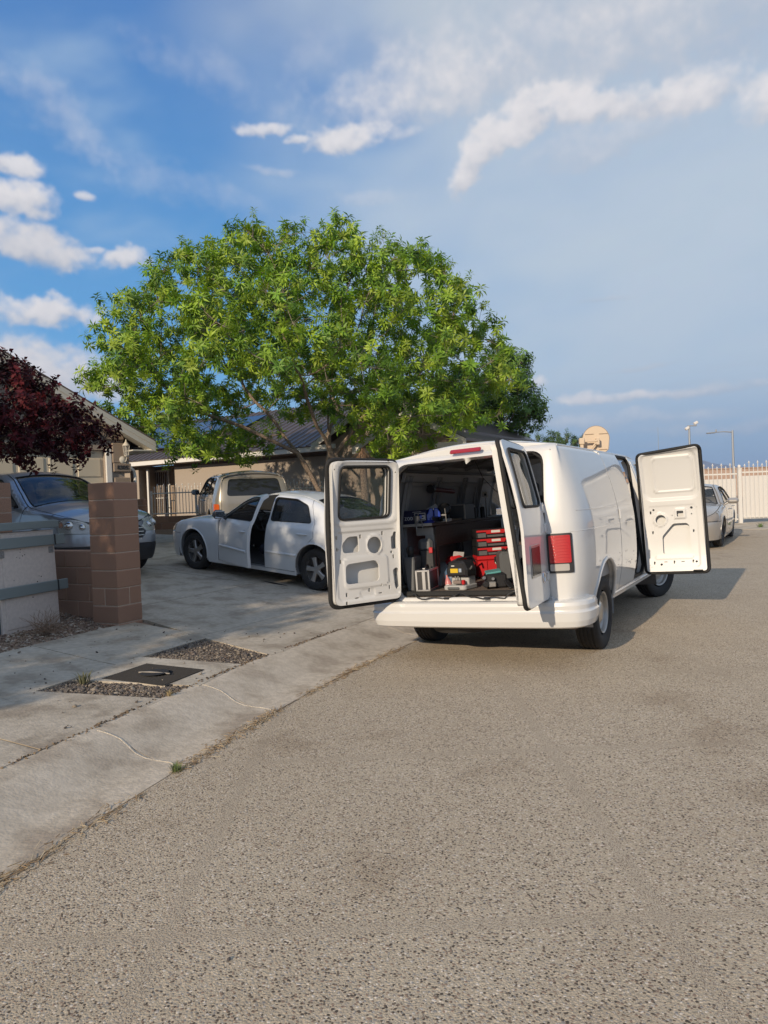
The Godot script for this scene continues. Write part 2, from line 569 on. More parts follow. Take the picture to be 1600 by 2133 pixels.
func sky_color(az: float, el: float) -> Color:
	var e := clampf(el, 0.0, 90.0)
	var q := Vector3(az, el * 1.6, 0.0)
	# clear air: deep blue overhead, paler and greener towards the ground
	var k := pow(1.0 - clampf(e / 40.0, 0, 1), 1.25)
	var c := Color(0.055, 0.165, 0.445).lerp(Color(0.125, 0.43, 0.78), k)
	c = c.lerp(Color(0.30, 0.50, 0.72), pow(1.0 - clampf(e / 14.0, 0, 1), 2.2) * 0.6)
	# high veil on the right, streaked wisps on the left
	var w := fa.get_noise_2d(az * 1.2, el * 2.4)
	var w2 := fb.get_noise_2d(az * 0.9 + el * 0.8, el * 2.2 - az * 0.7)
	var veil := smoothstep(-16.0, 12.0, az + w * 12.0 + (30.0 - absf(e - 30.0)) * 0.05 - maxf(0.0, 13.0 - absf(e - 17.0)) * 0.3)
	if absf(az) > 50.0: veil = lerpf(veil, 0.75, smoothstep(50.0, 110.0, absf(az)))  # pale veil added over the unseen sky at sides and back, lifting the shade
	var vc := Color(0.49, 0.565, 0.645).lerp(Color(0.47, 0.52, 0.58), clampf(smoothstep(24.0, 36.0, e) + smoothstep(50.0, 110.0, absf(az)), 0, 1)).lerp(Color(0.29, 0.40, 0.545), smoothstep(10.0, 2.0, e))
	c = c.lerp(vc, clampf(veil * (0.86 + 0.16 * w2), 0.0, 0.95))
	c = c.lerp(Color(0.40, 0.52, 0.66), clampf(smoothstep(-0.1, 0.7, w2 + 0.35 * w) * 0.5 + 0.05, 0, 1) * (1.0 - veil * 0.8))
	# banded streaks low over the horizon
	if e < 12.0:
		var s := fc.get_noise_2d(az * 0.9, el * 9.0)
		c = c.lerp(Color(0.42, 0.48, 0.57), smoothstep(0.0, 0.6, s) * 0.55 * (1.0 - e / 12.0) * smoothstep(-12.0, 10.0, az))
	# clouds
	var n1 := 0.0
	var n2 := 0.0
	var wx := 0.0
	var wy := 0.0
	var have := false
	for cl in CLOUDS:
		var dx: float = az - cl[0]
		var dy: float = el - cl[1]
		if absf(dx) > cl[2] * 2.2 + 1.0 or absf(dy) > cl[3] * 2.6 + cl[2] * 0.8 + 0.6: continue
		if not have:
			wx = fb.get_noise_3d(az * 4.0, el * 5.0, 20.0) * 1.3 + fc.get_noise_3d(az * 6.0, el * 8.0, 40.0) * 0.6
			wy = fb.get_noise_3d(az * 4.0, el * 5.0, 60.0) * 0.8 + fc.get_noise_3d(az * 6.0, el * 8.0, 80.0) * 0.45
			n1 = fb.get_noise_3d(az * 7.0, el * 9.0, 7.0)
			n2 = fc.get_noise_3d(az * 8.0, el * 10.0, 3.0)
			have = true
		var m: float = minf(1.0, cl[3] * 1.1)
		dx += wx * m
		dy += wy * m
		var ct := cos(cl[4])
		var sn := sin(cl[4])
		var ex: float = (dx * ct + dy * sn) / cl[2]
		var ey: float = (dy * ct - dx * sn) / cl[3]
		var f := 1.0 - ex * ex - ey * ey * (1.0 if ey > 0 else 1.4)
		f += n1 * 0.6 + n2 * 0.35
		var a: float = smoothstep(-0.15, 0.55 + 1.1 * cl[6], f) * cl[5]
		if a <= 0.0: continue
		var body := Color(0.72, 0.70, 0.715).lerp(Color(0.36, 0.39, 0.46), clampf(cl[7] + 0.55 * smoothstep(0.35, -0.9, ey + n1 * 0.7) - n2 * 0.15, 0.0, 1.0))
		c = c.lerp(body, a)
	return c

func make_sky() -> Sky:
	fa.seed = 4; fa.frequency = 0.03; fa.fractal_octaves = 4
	fb.seed = 9; fb.frequency = 0.035; fb.fractal_octaves = 5
	fc.seed = 21; fc.frequency = 0.10; fc.fractal_octaves = 5
	for f in [fa, fb, fc]: f.noise_type = FastNoiseLite.TYPE_SIMPLEX_SMOOTH
	var low := Image.create(512, 256, false, Image.FORMAT_RGB8)
	low.fill(C(0.20, 0.17, 0.14))
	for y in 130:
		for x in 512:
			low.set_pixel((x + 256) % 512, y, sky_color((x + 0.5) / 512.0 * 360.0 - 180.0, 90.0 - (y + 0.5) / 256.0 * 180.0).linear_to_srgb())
	var img := low
	img.resize(4096, 2048, Image.INTERPOLATE_CUBIC)
	var k := 4096.0 / 360.0
	var x0 := int((180.0 - 33.0) * k)
	var x1 := int((180.0 + 35.0) * k)
	var y0 := int((90.0 - 40.0) * k)
	var y1 := int((90.0 + 1.0) * k)
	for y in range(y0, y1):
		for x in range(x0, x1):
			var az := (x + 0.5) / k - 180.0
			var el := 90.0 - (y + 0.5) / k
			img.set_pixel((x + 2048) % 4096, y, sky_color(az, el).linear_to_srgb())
	# the panorama starts straight ahead
	var sm := PanoramaSkyMaterial.new()
	sm.panorama = ImageTexture.create_from_image(img)
	var s := Sky.new()
	s.sky_material = sm
	return s

func make_light() -> void:
	var cam := Camera3D.new()
	cam.name = "camera"
	cam.fov = 69.41
	cam.far = 20000.0
	cam.near = 0.05
	cam.transform = Transform3D(Basis(Vector3(0.99932, -0.03697, 0.00054), Vector3(0.03697, 0.99921, -0.01459), Vector3(0, 0.0146, 0.99989)).orthonormalized(), Vector3(0, 1.54, 0))
	add_child(cam)
	var e := Environment.new()
	e.background_mode = Environment.BG_SKY
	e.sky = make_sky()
	e.tonemap_mode = Environment.TONE_MAPPER_LINEAR
	e.tonemap_exposure = 1.12
	e.background_energy_multiplier = 1.0
	e.sdfgi_enabled = true
	e.ssao_enabled = true
	e.ssil_enabled = true
	e.fog_enabled = true
	e.fog_density = 0.00022
	e.fog_light_color = Color(0.62, 0.72, 0.86)
	var we := WorldEnvironment.new()
	we.name = "environment"
	we.environment = e
	add_child(we)
	var sun := DirectionalLight3D.new()
	sun.name = "sun"
	sun.light_energy = 1.3
	sun.light_color = Color(1.0, 0.92, 0.81)
	sun.light_angular_distance = 0.55
	sun.shadow_enabled = true
	sun.basis = Basis.looking_at(Vector3(0.4816, -0.3588, -0.7996))
	add_child(sun)

# ---------------------------------------------------------------- materials
func make_asphalt() -> StandardMaterial3D:
	# broken stones of many tones bedded in tan mortar; both pictures share their cells
	var f := FastNoiseLite.new()
	f.seed = 11
	f.noise_type = FastNoiseLite.TYPE_CELLULAR
	f.frequency = 0.125
	f.domain_warp_enabled = true
	f.domain_warp_amplitude = 5.0
	f.domain_warp_frequency = 0.09
	f.fractal_type = FastNoiseLite.FRACTAL_NONE
	f.cellular_jitter = 1.0
	f.cellular_return_type = FastNoiseLite.RETURN_CELL_VALUE
	var n := 1536
	var val := f.get_seamless_image(n, n, false, false, 0.06).get_data()
	f.cellular_return_type = FastNoiseLite.RETURN_DISTANCE
	var dist := f.get_seamless_image(n, n, false, false, 0.06).get_data()
	f.noise_type = FastNoiseLite.TYPE_SIMPLEX
	f.frequency = 0.25
	f.domain_warp_enabled = false
	var fine := f.get_seamless_image(n, n, false, false, 0.06).get_data()
	var colors := PackedByteArray()
	colors.resize(n * n * 3)
	var high := PackedByteArray()
	high.resize(n * n)
	var pal := []
	for i in 256:
		var r := rng.randf()
		var c := Color(0.49, 0.405, 0.292) * rng.randf_range(0.75, 1.25)
		if r < 0.17: c = Color(0.12, 0.092, 0.066) * rng.randf_range(0.6, 1.5)
		elif r < 0.29: c = Color(0.66, 0.58, 0.48) * rng.randf_range(0.9, 1.15)
		elif r < 0.39: c = Color(0.29, 0.205, 0.145)
		elif r < 0.45: c = Color(0.31, 0.28, 0.245)
		pal.append(c)
	var size := []
	for i in 256: size.append(rng.randi_range(50, 150))
	for i in n * n:
		var vi: int = val[i]
		var d: int = dist[i]
		var c: Color = pal[vi]
		var t: float = 1.0 if d < size[vi] else 0.0
		var g := 0.72 + 0.56 * fine[i] / 255.0
		var o := Color(0.48, 0.398, 0.288).lerp(c, t) * g
		o = o.linear_to_srgb()
		colors[i * 3] = clampi(int(o.r * 255), 0, 255)
		colors[i * 3 + 1] = clampi(int(o.g * 255), 0, 255)
		colors[i * 3 + 2] = clampi(int(o.b * 255), 0, 255)
		high[i] = clampi(int(40 + t * (180 - d * 0.7) * (0.5 + 0.5 * ((vi * 37) % 17) / 16.0) + fine[i] * 0.15), 0, 255)
	var m := pm(1, 1, 1, 0.88)
	m.albedo_texture = ImageTexture.create_from_image(Image.create_from_data(n, n, false, Image.FORMAT_RGB8, colors))
	m.heightmap_enabled = true
	m.heightmap_texture = ImageTexture.create_from_image(Image.create_from_data(n, n, false, Image.FORMAT_L8, high))
	m.heightmap_scale = 0.32
	m.uv1_triplanar = true
	m.uv1_world_triplanar = true
	m.uv1_scale = Vector3.ONE * (1.0 / 1.8)
	m.detail_enabled = true
	m.detail_blend_mode = BaseMaterial3D.BLEND_MODE_MUL
	m.detail_uv_layer = BaseMaterial3D.DETAIL_UV_2
	m.detail_albedo = nz(77, 0.012, [[0.10, C(0.80, 0.77, 0.74)], [0.28, C(0.95, 0.94, 0.93)], [0.7, C(1, 1, 1)]], 512, FastNoiseLite.TYPE_SIMPLEX_SMOOTH, 5)
	m.uv2_triplanar = true
	m.uv2_world_triplanar = true
	m.uv2_scale = Vector3.ONE * 0.13
	return m

func concrete(r: float, g: float, b: float, seed_: int) -> StandardMaterial3D:
	var m := rough(r, g, b, 0.10, 0.8, seed_, 0.25, 0.9, true, 0.03)
	m.detail_enabled = true
	m.detail_blend_mode = BaseMaterial3D.BLEND_MODE_MUL
	m.detail_uv_layer = BaseMaterial3D.DETAIL_UV_2
	m.detail_albedo = nz(seed_ + 9, 0.012, [[0.22, C(0.66, 0.63, 0.6)], [0.45, C(0.9, 0.89, 0.87)], [0.75, C(1, 1, 1)]], 512, FastNoiseLite.TYPE_SIMPLEX_SMOOTH, 6)
	m.uv2_triplanar = true
	m.uv2_world_triplanar = true
	m.uv2_scale = Vector3(0.3, 0.3, 0.3)
	return m

func make_materials() -> void:
	M.asphalt = make_asphalt()
	M.curb = concrete(0.56, 0.485, 0.385, 31)
	M.slab = concrete(0.48, 0.42, 0.335, 33)
	M.slab2 = concrete(0.50, 0.445, 0.36, 35)
	M.dirt = rough(0.27, 0.19, 0.13, 0.25, 1.5, 41, 0.6)
	M.sand = rough(0.42, 0.31, 0.21, 0.25, 3.0, 43, 0.6)
	M.block = rough(0.36, 0.205, 0.135, 0.2, 3.0, 51, 0.35, 0.95, false, 0.05)
	M.block2 = rough(0.39, 0.225, 0.15, 0.22, 3.0, 52, 0.35, 0.95, false, 0.05)
	M.block3 = rough(0.33, 0.19, 0.128, 0.22, 3.0, 53, 0.35, 0.95, false, 0.05)
	M.mortar = rough(0.46, 0.35, 0.27, 0.2, 4.0, 54, 0.3)
	M.stucco = rough(0.34, 0.282, 0.232, 0.05, 2.0, 61, 0.3, 0.95, false, 0.06)
	M.stucco2 = rough(0.36, 0.305, 0.25, 0.05, 2.0, 62, 0.3, 0.95, false, 0.06)
	M.trim = rough(0.30, 0.235, 0.18, 0.05, 2.0, 63, 0.3, 0.95, false, 0.06)
	M.fascia = pm(0.52, 0.50, 0.44, 0.6)
	M.whitewood = pm(0.68, 0.66, 0.62, 0.55)
	M.garage = pm(0.56, 0.49, 0.37, 0.5)
	M.metalroof = pm(0.115, 0.092, 0.082, 0.42, 0.3)
	M.shingle = rough(0.12, 0.095, 0.08, 0.3, 2.0, 64, 0.5)
	M.solar = pm(0.02, 0.035, 0.085, 0.12)
	M.iron = pm(0.66, 0.64, 0.60, 0.45)
	M.black = pm(0.012, 0.012, 0.013, 0.5)
	M.rubber = rough(0.022, 0.021, 0.021, 0.25, 6.0, 71, 0.1, 0.8, false)
	M.gasket = pm(0.012, 0.012, 0.012, 0.75)
	M.plastic = pm(0.03, 0.03, 0.032, 0.5)
	M.chrome = pm(0.7, 0.7, 0.72, 0.12, 1.0)
	M.alloy = pm(0.50, 0.49, 0.48, 0.32, 0.85)
	M.steel = pm(0.42, 0.41, 0.39, 0.42, 0.7)
	M.white = paint(0.62, 0.62, 0.61)
	M.inner = pm(0.62, 0.62, 0.61, 0.42)
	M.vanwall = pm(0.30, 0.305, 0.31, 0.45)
	M.bark = rough(0.27, 0.205, 0.155, 0.45, 1.6, 81, 1.6, 0.95, false, 0.03)
	M.twig = pm(0.25, 0.21, 0.175, 0.9)
	M.pane = glass(0.10)
	M.tint = glass(0.80, 0.008, 0.010, 0.012)
	M.clear = glass(0.30, 0.55, 0.58, 0.56)
	M.vanglass = glass(0.42, 0.03, 0.05, 0.05)
	M.dark = pm(0.11, 0.11, 0.112, 0.9)
	M.liner = pm(0.24, 0.24, 0.245, 0.8)

# ---------------------------------------------------------------- ground, street, pavement
func plane_fn(lift: float) -> Callable:
	return func(p: Vector2) -> Vector3: return W(p.x, p.y, land(p.x, p.y) + lift)

func strip(d0: float, d1: float, b0: float, b1: float, gap := 0.006) -> PackedVector2Array:
	var o := PackedVector2Array()
	var k := maxi(2, ceili((b1 - b0) / 0.5))
	for i in k + 1:
		var b := lerpf(b0 + gap, b1 - gap, float(i) / k)
		o.append(Vector2(tab(EDGE, b) - d0 - gap, b))
	for i in k + 1:
		var b := lerpf(b1 - gap, b0 + gap, float(i) / k)
		o.append(Vector2(tab(EDGE, b) - d1 + gap, b))
	return o

func slab(parent: Node, poly: PackedVector2Array, holes := [], lift := 0.0, mat: Material = null, called := "concrete_slab", cell := 0.25) -> void:
	var mb := MB.new()
	mb.patch(plane_fn(lift), poly, holes, Vector2(cell, cell), 1.0, 0.05)
	part(parent, called, mb, mat if mat else M.slab)

func ground_works() -> void:
	# dirt everywhere under the works, out to the horizon
	var mb := MB.new()
	mb.patch(func(p: Vector2) -> Vector3: return W(p.x, p.y, land(p.x, p.y) - 0.16), PackedVector2Array([Vector2(-46, -40), Vector2(60, -40), Vector2(60, 70), Vector2(-46, 70)]), [], Vector2(1, 1))
	struct("ground", mb, M.dirt)
	mb = MB.new()
	for i in 48:
		var a0 := TAU * i / 48
		var a1 := TAU * (i + 1) / 48
		var d0 := Vector3(cos(a0), 0, sin(a0))
		var d1 := Vector3(cos(a1), 0, sin(a1))
		mb.flat([d0 * 30 + Vector3(0, -0.25, 0), d1 * 30 + Vector3(0, -0.25, 0), d1 * 9000 + Vector3(0, 0.2, 0), d0 * 9000 + Vector3(0, 0.2, 0)], Vector3.UP)
	struct("desert_ground", mb, M.dirt)
	# bare earth of the yard and under the planter cuts, in finer sheets
	for d in [[-9.0, -4.6, -3.9, -1.22], [-3.2, -4.0, -1.40, -1.5]]:
		mb = MB.new()
		mb.patch(plane_fn(-0.03), PackedVector2Array([Vector2(d[0], d[1]), Vector2(d[2], d[1]), Vector2(d[2], d[3]), Vector2(d[0], d[3])]), [], Vector2(0.2, 0.2), 1.0, 0.05)
		struct("bare_earth", mb, M.dirt)
	# street
	mb = MB.new()
	var o := PackedVector2Array()
	for i in 60:
		var b := lerpf(-25.0, 16.9, i / 59.0)
		o.append(Vector2(tab(EDGE, b) + 0.02 + 0.018 * sin(i * 2.7) + 0.012 * sin(i * 7.1), b))
	o.append_array([Vector2(30, 16.0), Vector2(30, -25)])
	mb.patch(plane_fn(0.004), o, [], Vector2(0.8, 0.8), 1.0, 0.04)
	struct("street", mb, M.asphalt)
	mb = MB.new()
	mb.patch(plane_fn(-0.012), strip(-0.1, 0.1, -20, 17), [], Vector2(0.3, 0.3))
	struct("gutter_sand", mb, M.sand)
	# concrete apron before the far gate
	mb = MB.new()
	mb.patch(plane_fn(0.012), PackedVector2Array([Vector2(-0.6, 16.92), Vector2(30, 16.02), Vector2(30, 26), Vector2(-0.6, 26)]), [], Vector2(1, 1), 1.0, 0.04)
	struct("gate_apron", mb, M.slab2)
	# rolled curb in sections
	var curb := Node3D.new()
	curb.name = "curb"
	curb.set_meta("kind", "structure")
	add_child(curb)
	var br := [-16.0, -13.0, -10.0, -7.6, -5.75, -4.15, -2.95, 0.2, 3.2, 6.2, 9.2, 12.2, 15.2, 17.0]
	for i in br.size() - 1:
		slab(curb, strip(0.0, 0.8, br[i], br[i + 1], 0.003), [], 0.0, M.curb, "curb_section", 0.1)
	# pale sealant in two of its joints
	for jb in [-2.96, -4.16]:
		var mbj := MB.new()
		var pj := PackedVector2Array()
		for k in 9: pj.append(Vector2(tab(EDGE, jb) - 0.05 - 0.085 * k, jb + 0.02 * sin(k * 1.3) - 0.005))
		for k in 9: pj.append(Vector2(tab(EDGE, jb) - 0.73 + 0.085 * k, jb + 0.02 * sin((8 - k) * 1.3) + 0.005))
		mbj.patch(plane_fn(0.004), pj, [], Vector2(0.06, 0.06), 1.0, 0.01)
		part(curb, "joint_sealant", mbj, rough(0.50, 0.455, 0.385, 0.3, 5.0, 37))
	# sidewalk and driveway slabs
	var walk := Node3D.new()
	walk.name = "sidewalk"
	walk.set_meta("kind", "structure")
	add_child(walk)
	br = [-16.0, -12.5, -9.5, -6.9, -4.6]
	for i in br.size() - 1:
		slab(walk, strip(0.8, 1.85, br[i], br[i + 1]))
	var lid_hole := PackedVector2Array([Vector2(-2.53, -2.69), Vector2(-1.90, -2.60), Vector2(-1.81, -3.16), Vector2(-2.44, -3.26)])
	slab(walk, PackedVector2Array([Vector2(-1.36, -4.59), Vector2(-2.40, -4.59), Vector2(-2.66, -3.87), Vector2(-2.66, -3.80), Vector2(-1.54, -3.42)]))
	slab(walk, PackedVector2Array([Vector2(-1.58, -3.02), Vector2(-2.62, -3.40), Vector2(-2.80, -2.52), Vector2(-1.76, -2.28)]), [lid_hole], 0.002, M.slab2)
	br = [-16.0, -12.5, -9.5, -6.9, -4.6, -2.85, -1.44]
	for i in br.size() - 1:
		slab(walk, strip(1.85, 3.05, br[i], br[i + 1]))
	var drive := Node3D.new()
	drive.name = "driveway"
	drive.set_meta("kind", "structure")
	add_child(drive)
	slab(drive, PackedVector2Array([Vector2(-1.76, -1.85), Vector2(-3.0, -1.52), Vector2(-3.0, 1.6), Vector2(-1.93, 1.6), Vector2(-1.92, 0.2)]))
	slab(drive, strip(0.8, 1.9, 1.6, 4.6))
	slab(drive, PackedVector2Array([Vector2(-3.01, -1.50), Vector2(-4.0, -1.29), Vector2(-4.75, -1.27), Vector2(-4.75, 1.6), Vector2(-3.01, 1.6)]))
	br = [-3.01, -5.6, -8.2, -10.8, -13.4]
	var bs := [1.61, 4.6, 7.6, 10.2]
	for i in 4:
		for j in 3:
			if j == 2 and i > 2: continue
			slab(drive, PackedVector2Array([Vector2(br[i] - 0.006, bs[j] + 0.006), Vector2(br[i] - 0.006, bs[j + 1] - 0.006), Vector2(br[i + 1] + 0.006, bs[j + 1] - 0.006), Vector2(br[i + 1] + 0.006, bs[j] + 0.006)]), [], 0.0, M.slab if (i + j) % 2 else M.slab2, "concrete_slab", 0.5)
	br = [-4.76, -7.4, -10.0, -12.8]
	for i in 3:
		slab(drive, PackedVector2Array([Vector2(br[i] - 0.006, -1.2), Vector2(br[i] - 0.006, 1.59), Vector2(br[i + 1] + 0.006, 1.59), Vector2(br[i + 1] + 0.006, -1.2)]), [], 0.0, M.slab, "concrete_slab", 0.5)
	# dark pooled patch on the driveway slab
	mb = MB.new()
	mb.patch(plane_fn(0.004), soft(PackedVector2Array([Vector2(-4.2, 1.74), Vector2(-4.45, 1.72), Vector2(-4.9, 1.86), Vector2(-4.55, 1.84)]), 0.1), [], Vector2(0.1, 0.1))
	part(drive, "oil_stain", mb, pm(0.035, 0.033, 0.03, 0.35))
	# ribbed black cover in its frame
	var c := thing("utility_cover", "black ribbed square utility cover set in the sidewalk", "cover", Transform3D(Basis(), W(-2.17, -2.93, land(-2.17, -2.93))))
	mb = MB.new()
	var fr := func(p: Vector2) -> Vector3: return W(p.x, p.y, land(p.x, p.y) + 0.0) - c.position
	mb.patch(fr, lid_hole, [], Vector2(0.3, 0.3), 1.0, 0.02)
	part(c, "plate", mb, M.rubber)
	var ax: Vector3 = (W(-1.90, -2.60) - W(-2.53, -2.69))
	var ay: Vector3 = (W(-2.44, -3.26) - W(-2.53, -2.69))
	mb = MB.new()
	var lo := W(-2.53, -2.69, land(-2.53, -2.69) + 0.003) - c.position
	var l2 := W(-1.90, -2.60, land(-1.90, -2.60) + 0.003) - c.position
	for k in 26:
		var t := (k + 0.5) / 26
		mb.tube([lo + ay * t + ax * 0.02, lo.lerp(l2, 0.98) + ay * t], 0.005, 5)
	var o2 := part(c, "rib", mb, M.rubber)
	o2.set_meta("kind", "stuff")
	mb = MB.new()
	mb.lathe(T([0, 0.006, 0.10, 0.006, 0.12, 0.003, 0.12, 0]), 24, Transform3D(Basis(), lo + ax * 0.5 + ay * 0.5))
	part(c, "centre_boss", mb, M.rubber)

func stone_mesh(seed_: int) -> ArrayMesh:
	var r := RandomNumberGenerator.new()
	r.seed = seed_
	var mb := MB.new()
	var p := []
	for i in 14:
		var y := 1.0 - 2.0 * (i + 0.5) / 14
		var a := i * 2.399
		var q := sqrt(1 - y * y)
		p.append(Vector3(q * cos(a), y * 0.7, q * sin(a)) * r.randf_range(0.75, 1.1))
	# facets of the hull
	for i in 14:
		for j in range(i + 1, 14):
			for k in range(j + 1, 14):
				var nn: Vector3 = (p[j] - p[i]).cross(p[k] - p[i]).normalized()
				var d: float = nn.dot(p[i])
				if d < 0: nn = -nn; d = -d
				var ok := true
				for q in 14:
					if q != i and q != j and q != k and nn.dot(p[q]) > d + 1e-5:
						ok = false
						break
				if ok: mb.flat([p[i], p[j], p[k]], nn)
	return mb.mesh()

func scatter(called: String, label: String, category: String, area: PackedVector2Array, count: int, r0: float, r1: float, cols: Array, lift := 0.0, seed_ := 1) -> void:
	var r := RandomNumberGenerator.new()
	r.seed = seed_
	var bb := Rect2(area[0], Vector2.ZERO)
	for p in area: bb = bb.expand(p)
	var xs := [[], [], []]
	var cs := [[], [], []]
	var got := 0
	while got < count:
		var p := bb.position + Vector2(r.randf(), r.randf()) * bb.size
		if not Geometry2D.is_point_in_polygon(p, area): continue
		got += 1
		var s := r0 * pow(r1 / r0, r.randf() * r.randf() * 1.3)
		var b := Basis.from_euler(Vector3(r.randf() * 0.5, r.randf() * TAU, r.randf() * 0.5)) * Basis.from_scale(Vector3(s, s * r.randf_range(0.5, 0.85), s * r.randf_range(0.7, 1.0)))
		xs[got % 3].append(Transform3D(b, W(p.x, p.y, land(p.x, p.y) + lift + s * 0.25)))
		cs[got % 3].append(cols[r.randi() % cols.size()] * r.randf_range(0.7, 1.25))
	var root := thing(called, label, category)
	root.set_meta("kind", "stuff")
	for k in 3:
		copies(root, "stones", stone_mesh(seed_ * 3 + k), M.stone, xs[k], cs[k])

func gravel_and_litter() -> void:
	M.stone = pm(1, 1, 1, 0.9)
	M.stone.vertex_color_use_as_albedo = true
	var warm := [Color(0.30, 0.20, 0.14), Color(0.22, 0.15, 0.11), Color(0.40, 0.33, 0.26), Color(0.16, 0.11, 0.085), Color(0.33, 0.24, 0.17), Color(0.42, 0.35, 0.28)]
	var dull := [Color(0.10, 0.085, 0.075), Color(0.15, 0.12, 0.10), Color(0.20, 0.165, 0.13), Color(0.075, 0.065, 0.06), Color(0.26, 0.22, 0.17)]
	var e3 := func(b: float) -> float: return tab(EDGE, b) - 3.05
	scatter("yard_gravel", "reddish tan gravel in front of the block wall and pillar", "gravel", PackedVector2Array([Vector2(e3.call(-1.35) + 0.1, -1.45), Vector2(e3.call(-2.5) + 0.04, -2.5), Vector2(e3.call(-4.5), -4.5), Vector2(-6.2, -4.5), Vector2(-7.2, -1.3), Vector2(-4.6, -1.3)]), 11000, 0.007, 0.024, warm, -0.022, 5)
	scatter("planter_gravel", "dark gravel and dry leaves in the planter cut beyond the black cover", "gravel", PackedVector2Array([Vector2(-3.05, -1.52), Vector2(-2.82, -2.52), Vector2(-1.77, -2.26), Vector2(-1.70, -1.86)]), 3400, 0.006, 0.019, dull, -0.016, 6)
	scatter("planter_gravel", "dark gravel strip in the sidewalk on the near side of the black cover", "gravel", PackedVector2Array([Vector2(-2.63, -3.38), Vector2(-2.66, -3.82), Vector2(-1.55, -3.43), Vector2(-1.57, -3.02)]), 2400, 0.006, 0.019, dull, -0.016, 7)
	# strays on the paving
	var r := RandomNumberGenerator.new()
	r.seed = 8
	var stray := PackedVector2Array([Vector2(-1.3, -4.6), Vector2(-4.0, -4.4), Vector2(-3.9, -1.4), Vector2(-1.9, -0.6)])
	scatter("stray_pebbles", "small dark pebbles strewn over the sidewalk slabs", "pebbles", stray, 130, 0.006, 0.018, dull, 0.004, 9)
	scatter("road_pebbles", "loose dark stones and crumbs scattered on the street", "pebbles", PackedVector2Array([Vector2(-0.2, -6.5), Vector2(-0.9, -1.5), Vector2(1.5, -1.4), Vector2(5.0, 8.0), Vector2(7.0, 4.0), Vector2(4.5, -6.0)]), 170, 0.004, 0.012, dull, 0.004, 10)
	# straw along the gutter
	var xs := []
	var cs := []
	for i in 2600:
		var b := -6.5 + r.randf() * 7.5
		var cl := sin(b * 3.1) + sin(b * 7.7 + 1.0)
		if cl < r.randf_range(-1.6, 1.2): continue
		var a := tab(EDGE, b) + absf(r.randfn(0, 0.035)) * (1 if r.randf() > 0.3 else -1) + 0.012
		var d := edge_dir(b).rotated(Vector3.UP, r.randfn(0, 0.6))
		var l := r.randf_range(0.02, 0.07)
		var bs := Basis(d, Vector3.UP, d.cross(Vector3.UP)) * Basis.from_euler(Vector3(0, 0, r.randfn(0, 0.12))) * Basis.from_scale(Vector3(l, 0.0022, 0.0022 + r.randf() * 0.002))
		xs.append(Transform3D(bs, W(a, b, land(a, b) + 0.006 + r.randf() * 0.012)))
		cs.append([Color(0.44, 0.33, 0.20), Color(0.33, 0.23, 0.13), Color(0.52, 0.43, 0.29), Color(0.24, 0.16, 0.09)][r.randi() % 4])
	var root := thing("straw_litter", "dry straw and sand lying along the gutter seam", "straw")
	root.set_meta("kind", "stuff")
	var mb := MB.new()
	mb.bx(Vector3.ZERO, Vector3(1, 1, 1))
	copies(root, "straw", mb.mesh(), M.stone, xs, cs)
	# leaf crumbs in the curb seam
	xs = []
	cs = []
	for i in 900:
		var b := -5.6 + r.randf() * 5.4
		if sin(b * 4.3) + sin(b * 9.1) < r.randf_range(-1.9, 1.4): continue
		var a := tab(EDGE, b) - 0.8 + r.randfn(0, 0.012)
		var s := r.randf_range(0.004, 0.013)
		xs.append(Transform3D(Basis.from_euler(Vector3(r.randf(), r.randf() * TAU, r.randf())) * Basis.from_scale(Vector3(s, s * 0.5, s)), W(a, b, land(a, b) + 0.003)))
		cs.append([Color(0.07, 0.055, 0.04), Color(0.14, 0.10, 0.07), Color(0.22, 0.16, 0.1)][r.randi() % 3])
	root = thing("seam_litter", "dark leaf crumbs along the joint behind the curb", "litter")
	root.set_meta("kind", "stuff")
	copies(root, "crumbs", stone_mesh(77), M.stone, xs, cs)
	# stick and white twig on the cover
	mb = MB.new()
	var p0 := W(-2.3, -2.98, land(-2.3, -2.98) + 0.012)
	var p1 := W(-2.02, -2.90, land(-2.02, -2.90) + 0.018)
	mb.tube([p0, p0.lerp(p1, 0.4) + Vector3(0, 0.008, 0.01), p1], [0.007, 0.009, 0.006], 6)
	single("stick", mb, pm(0.30, 0.27, 0.23, 0.9), "bleached stick lying across the black utility cover", "stick")
	# weeds: small grass tuft in the gutter, a weed in the near strip, one at the gate
	tuft("grass_tuft", "small green grass tuft at the gutter edge", W(tab(EDGE, -4.25) + 0.02, -4.25, land(tab(EDGE, -4.25), -4.25)), 70, 0.06, Color(0.12, 0.16, 0.05), 3)
	tuft("weed", "tiny dusty weed in the dark gravel strip", W(-2.45, -3.42, land(-2.45, -3.42)), 40, 0.10, Color(0.12, 0.12, 0.06), 4)
	tuft("weed", "green weed on the concrete before the far white gate", at(11.4, -22.4), 50, 0.16, Color(0.10, 0.16, 0.05), 5)
	tuft("dry_grass_tuft", "straw tuft stuck in the curb joint", W(tab(EDGE, -3.35) - 0.78, -3.35, land(-1.57, -3.35)), 46, 0.05, Color(0.33, 0.25, 0.13), 6)
	# tumbleweed against the cabinet
	mb = MB.new()
	var base := at(-3.60, -7.78)
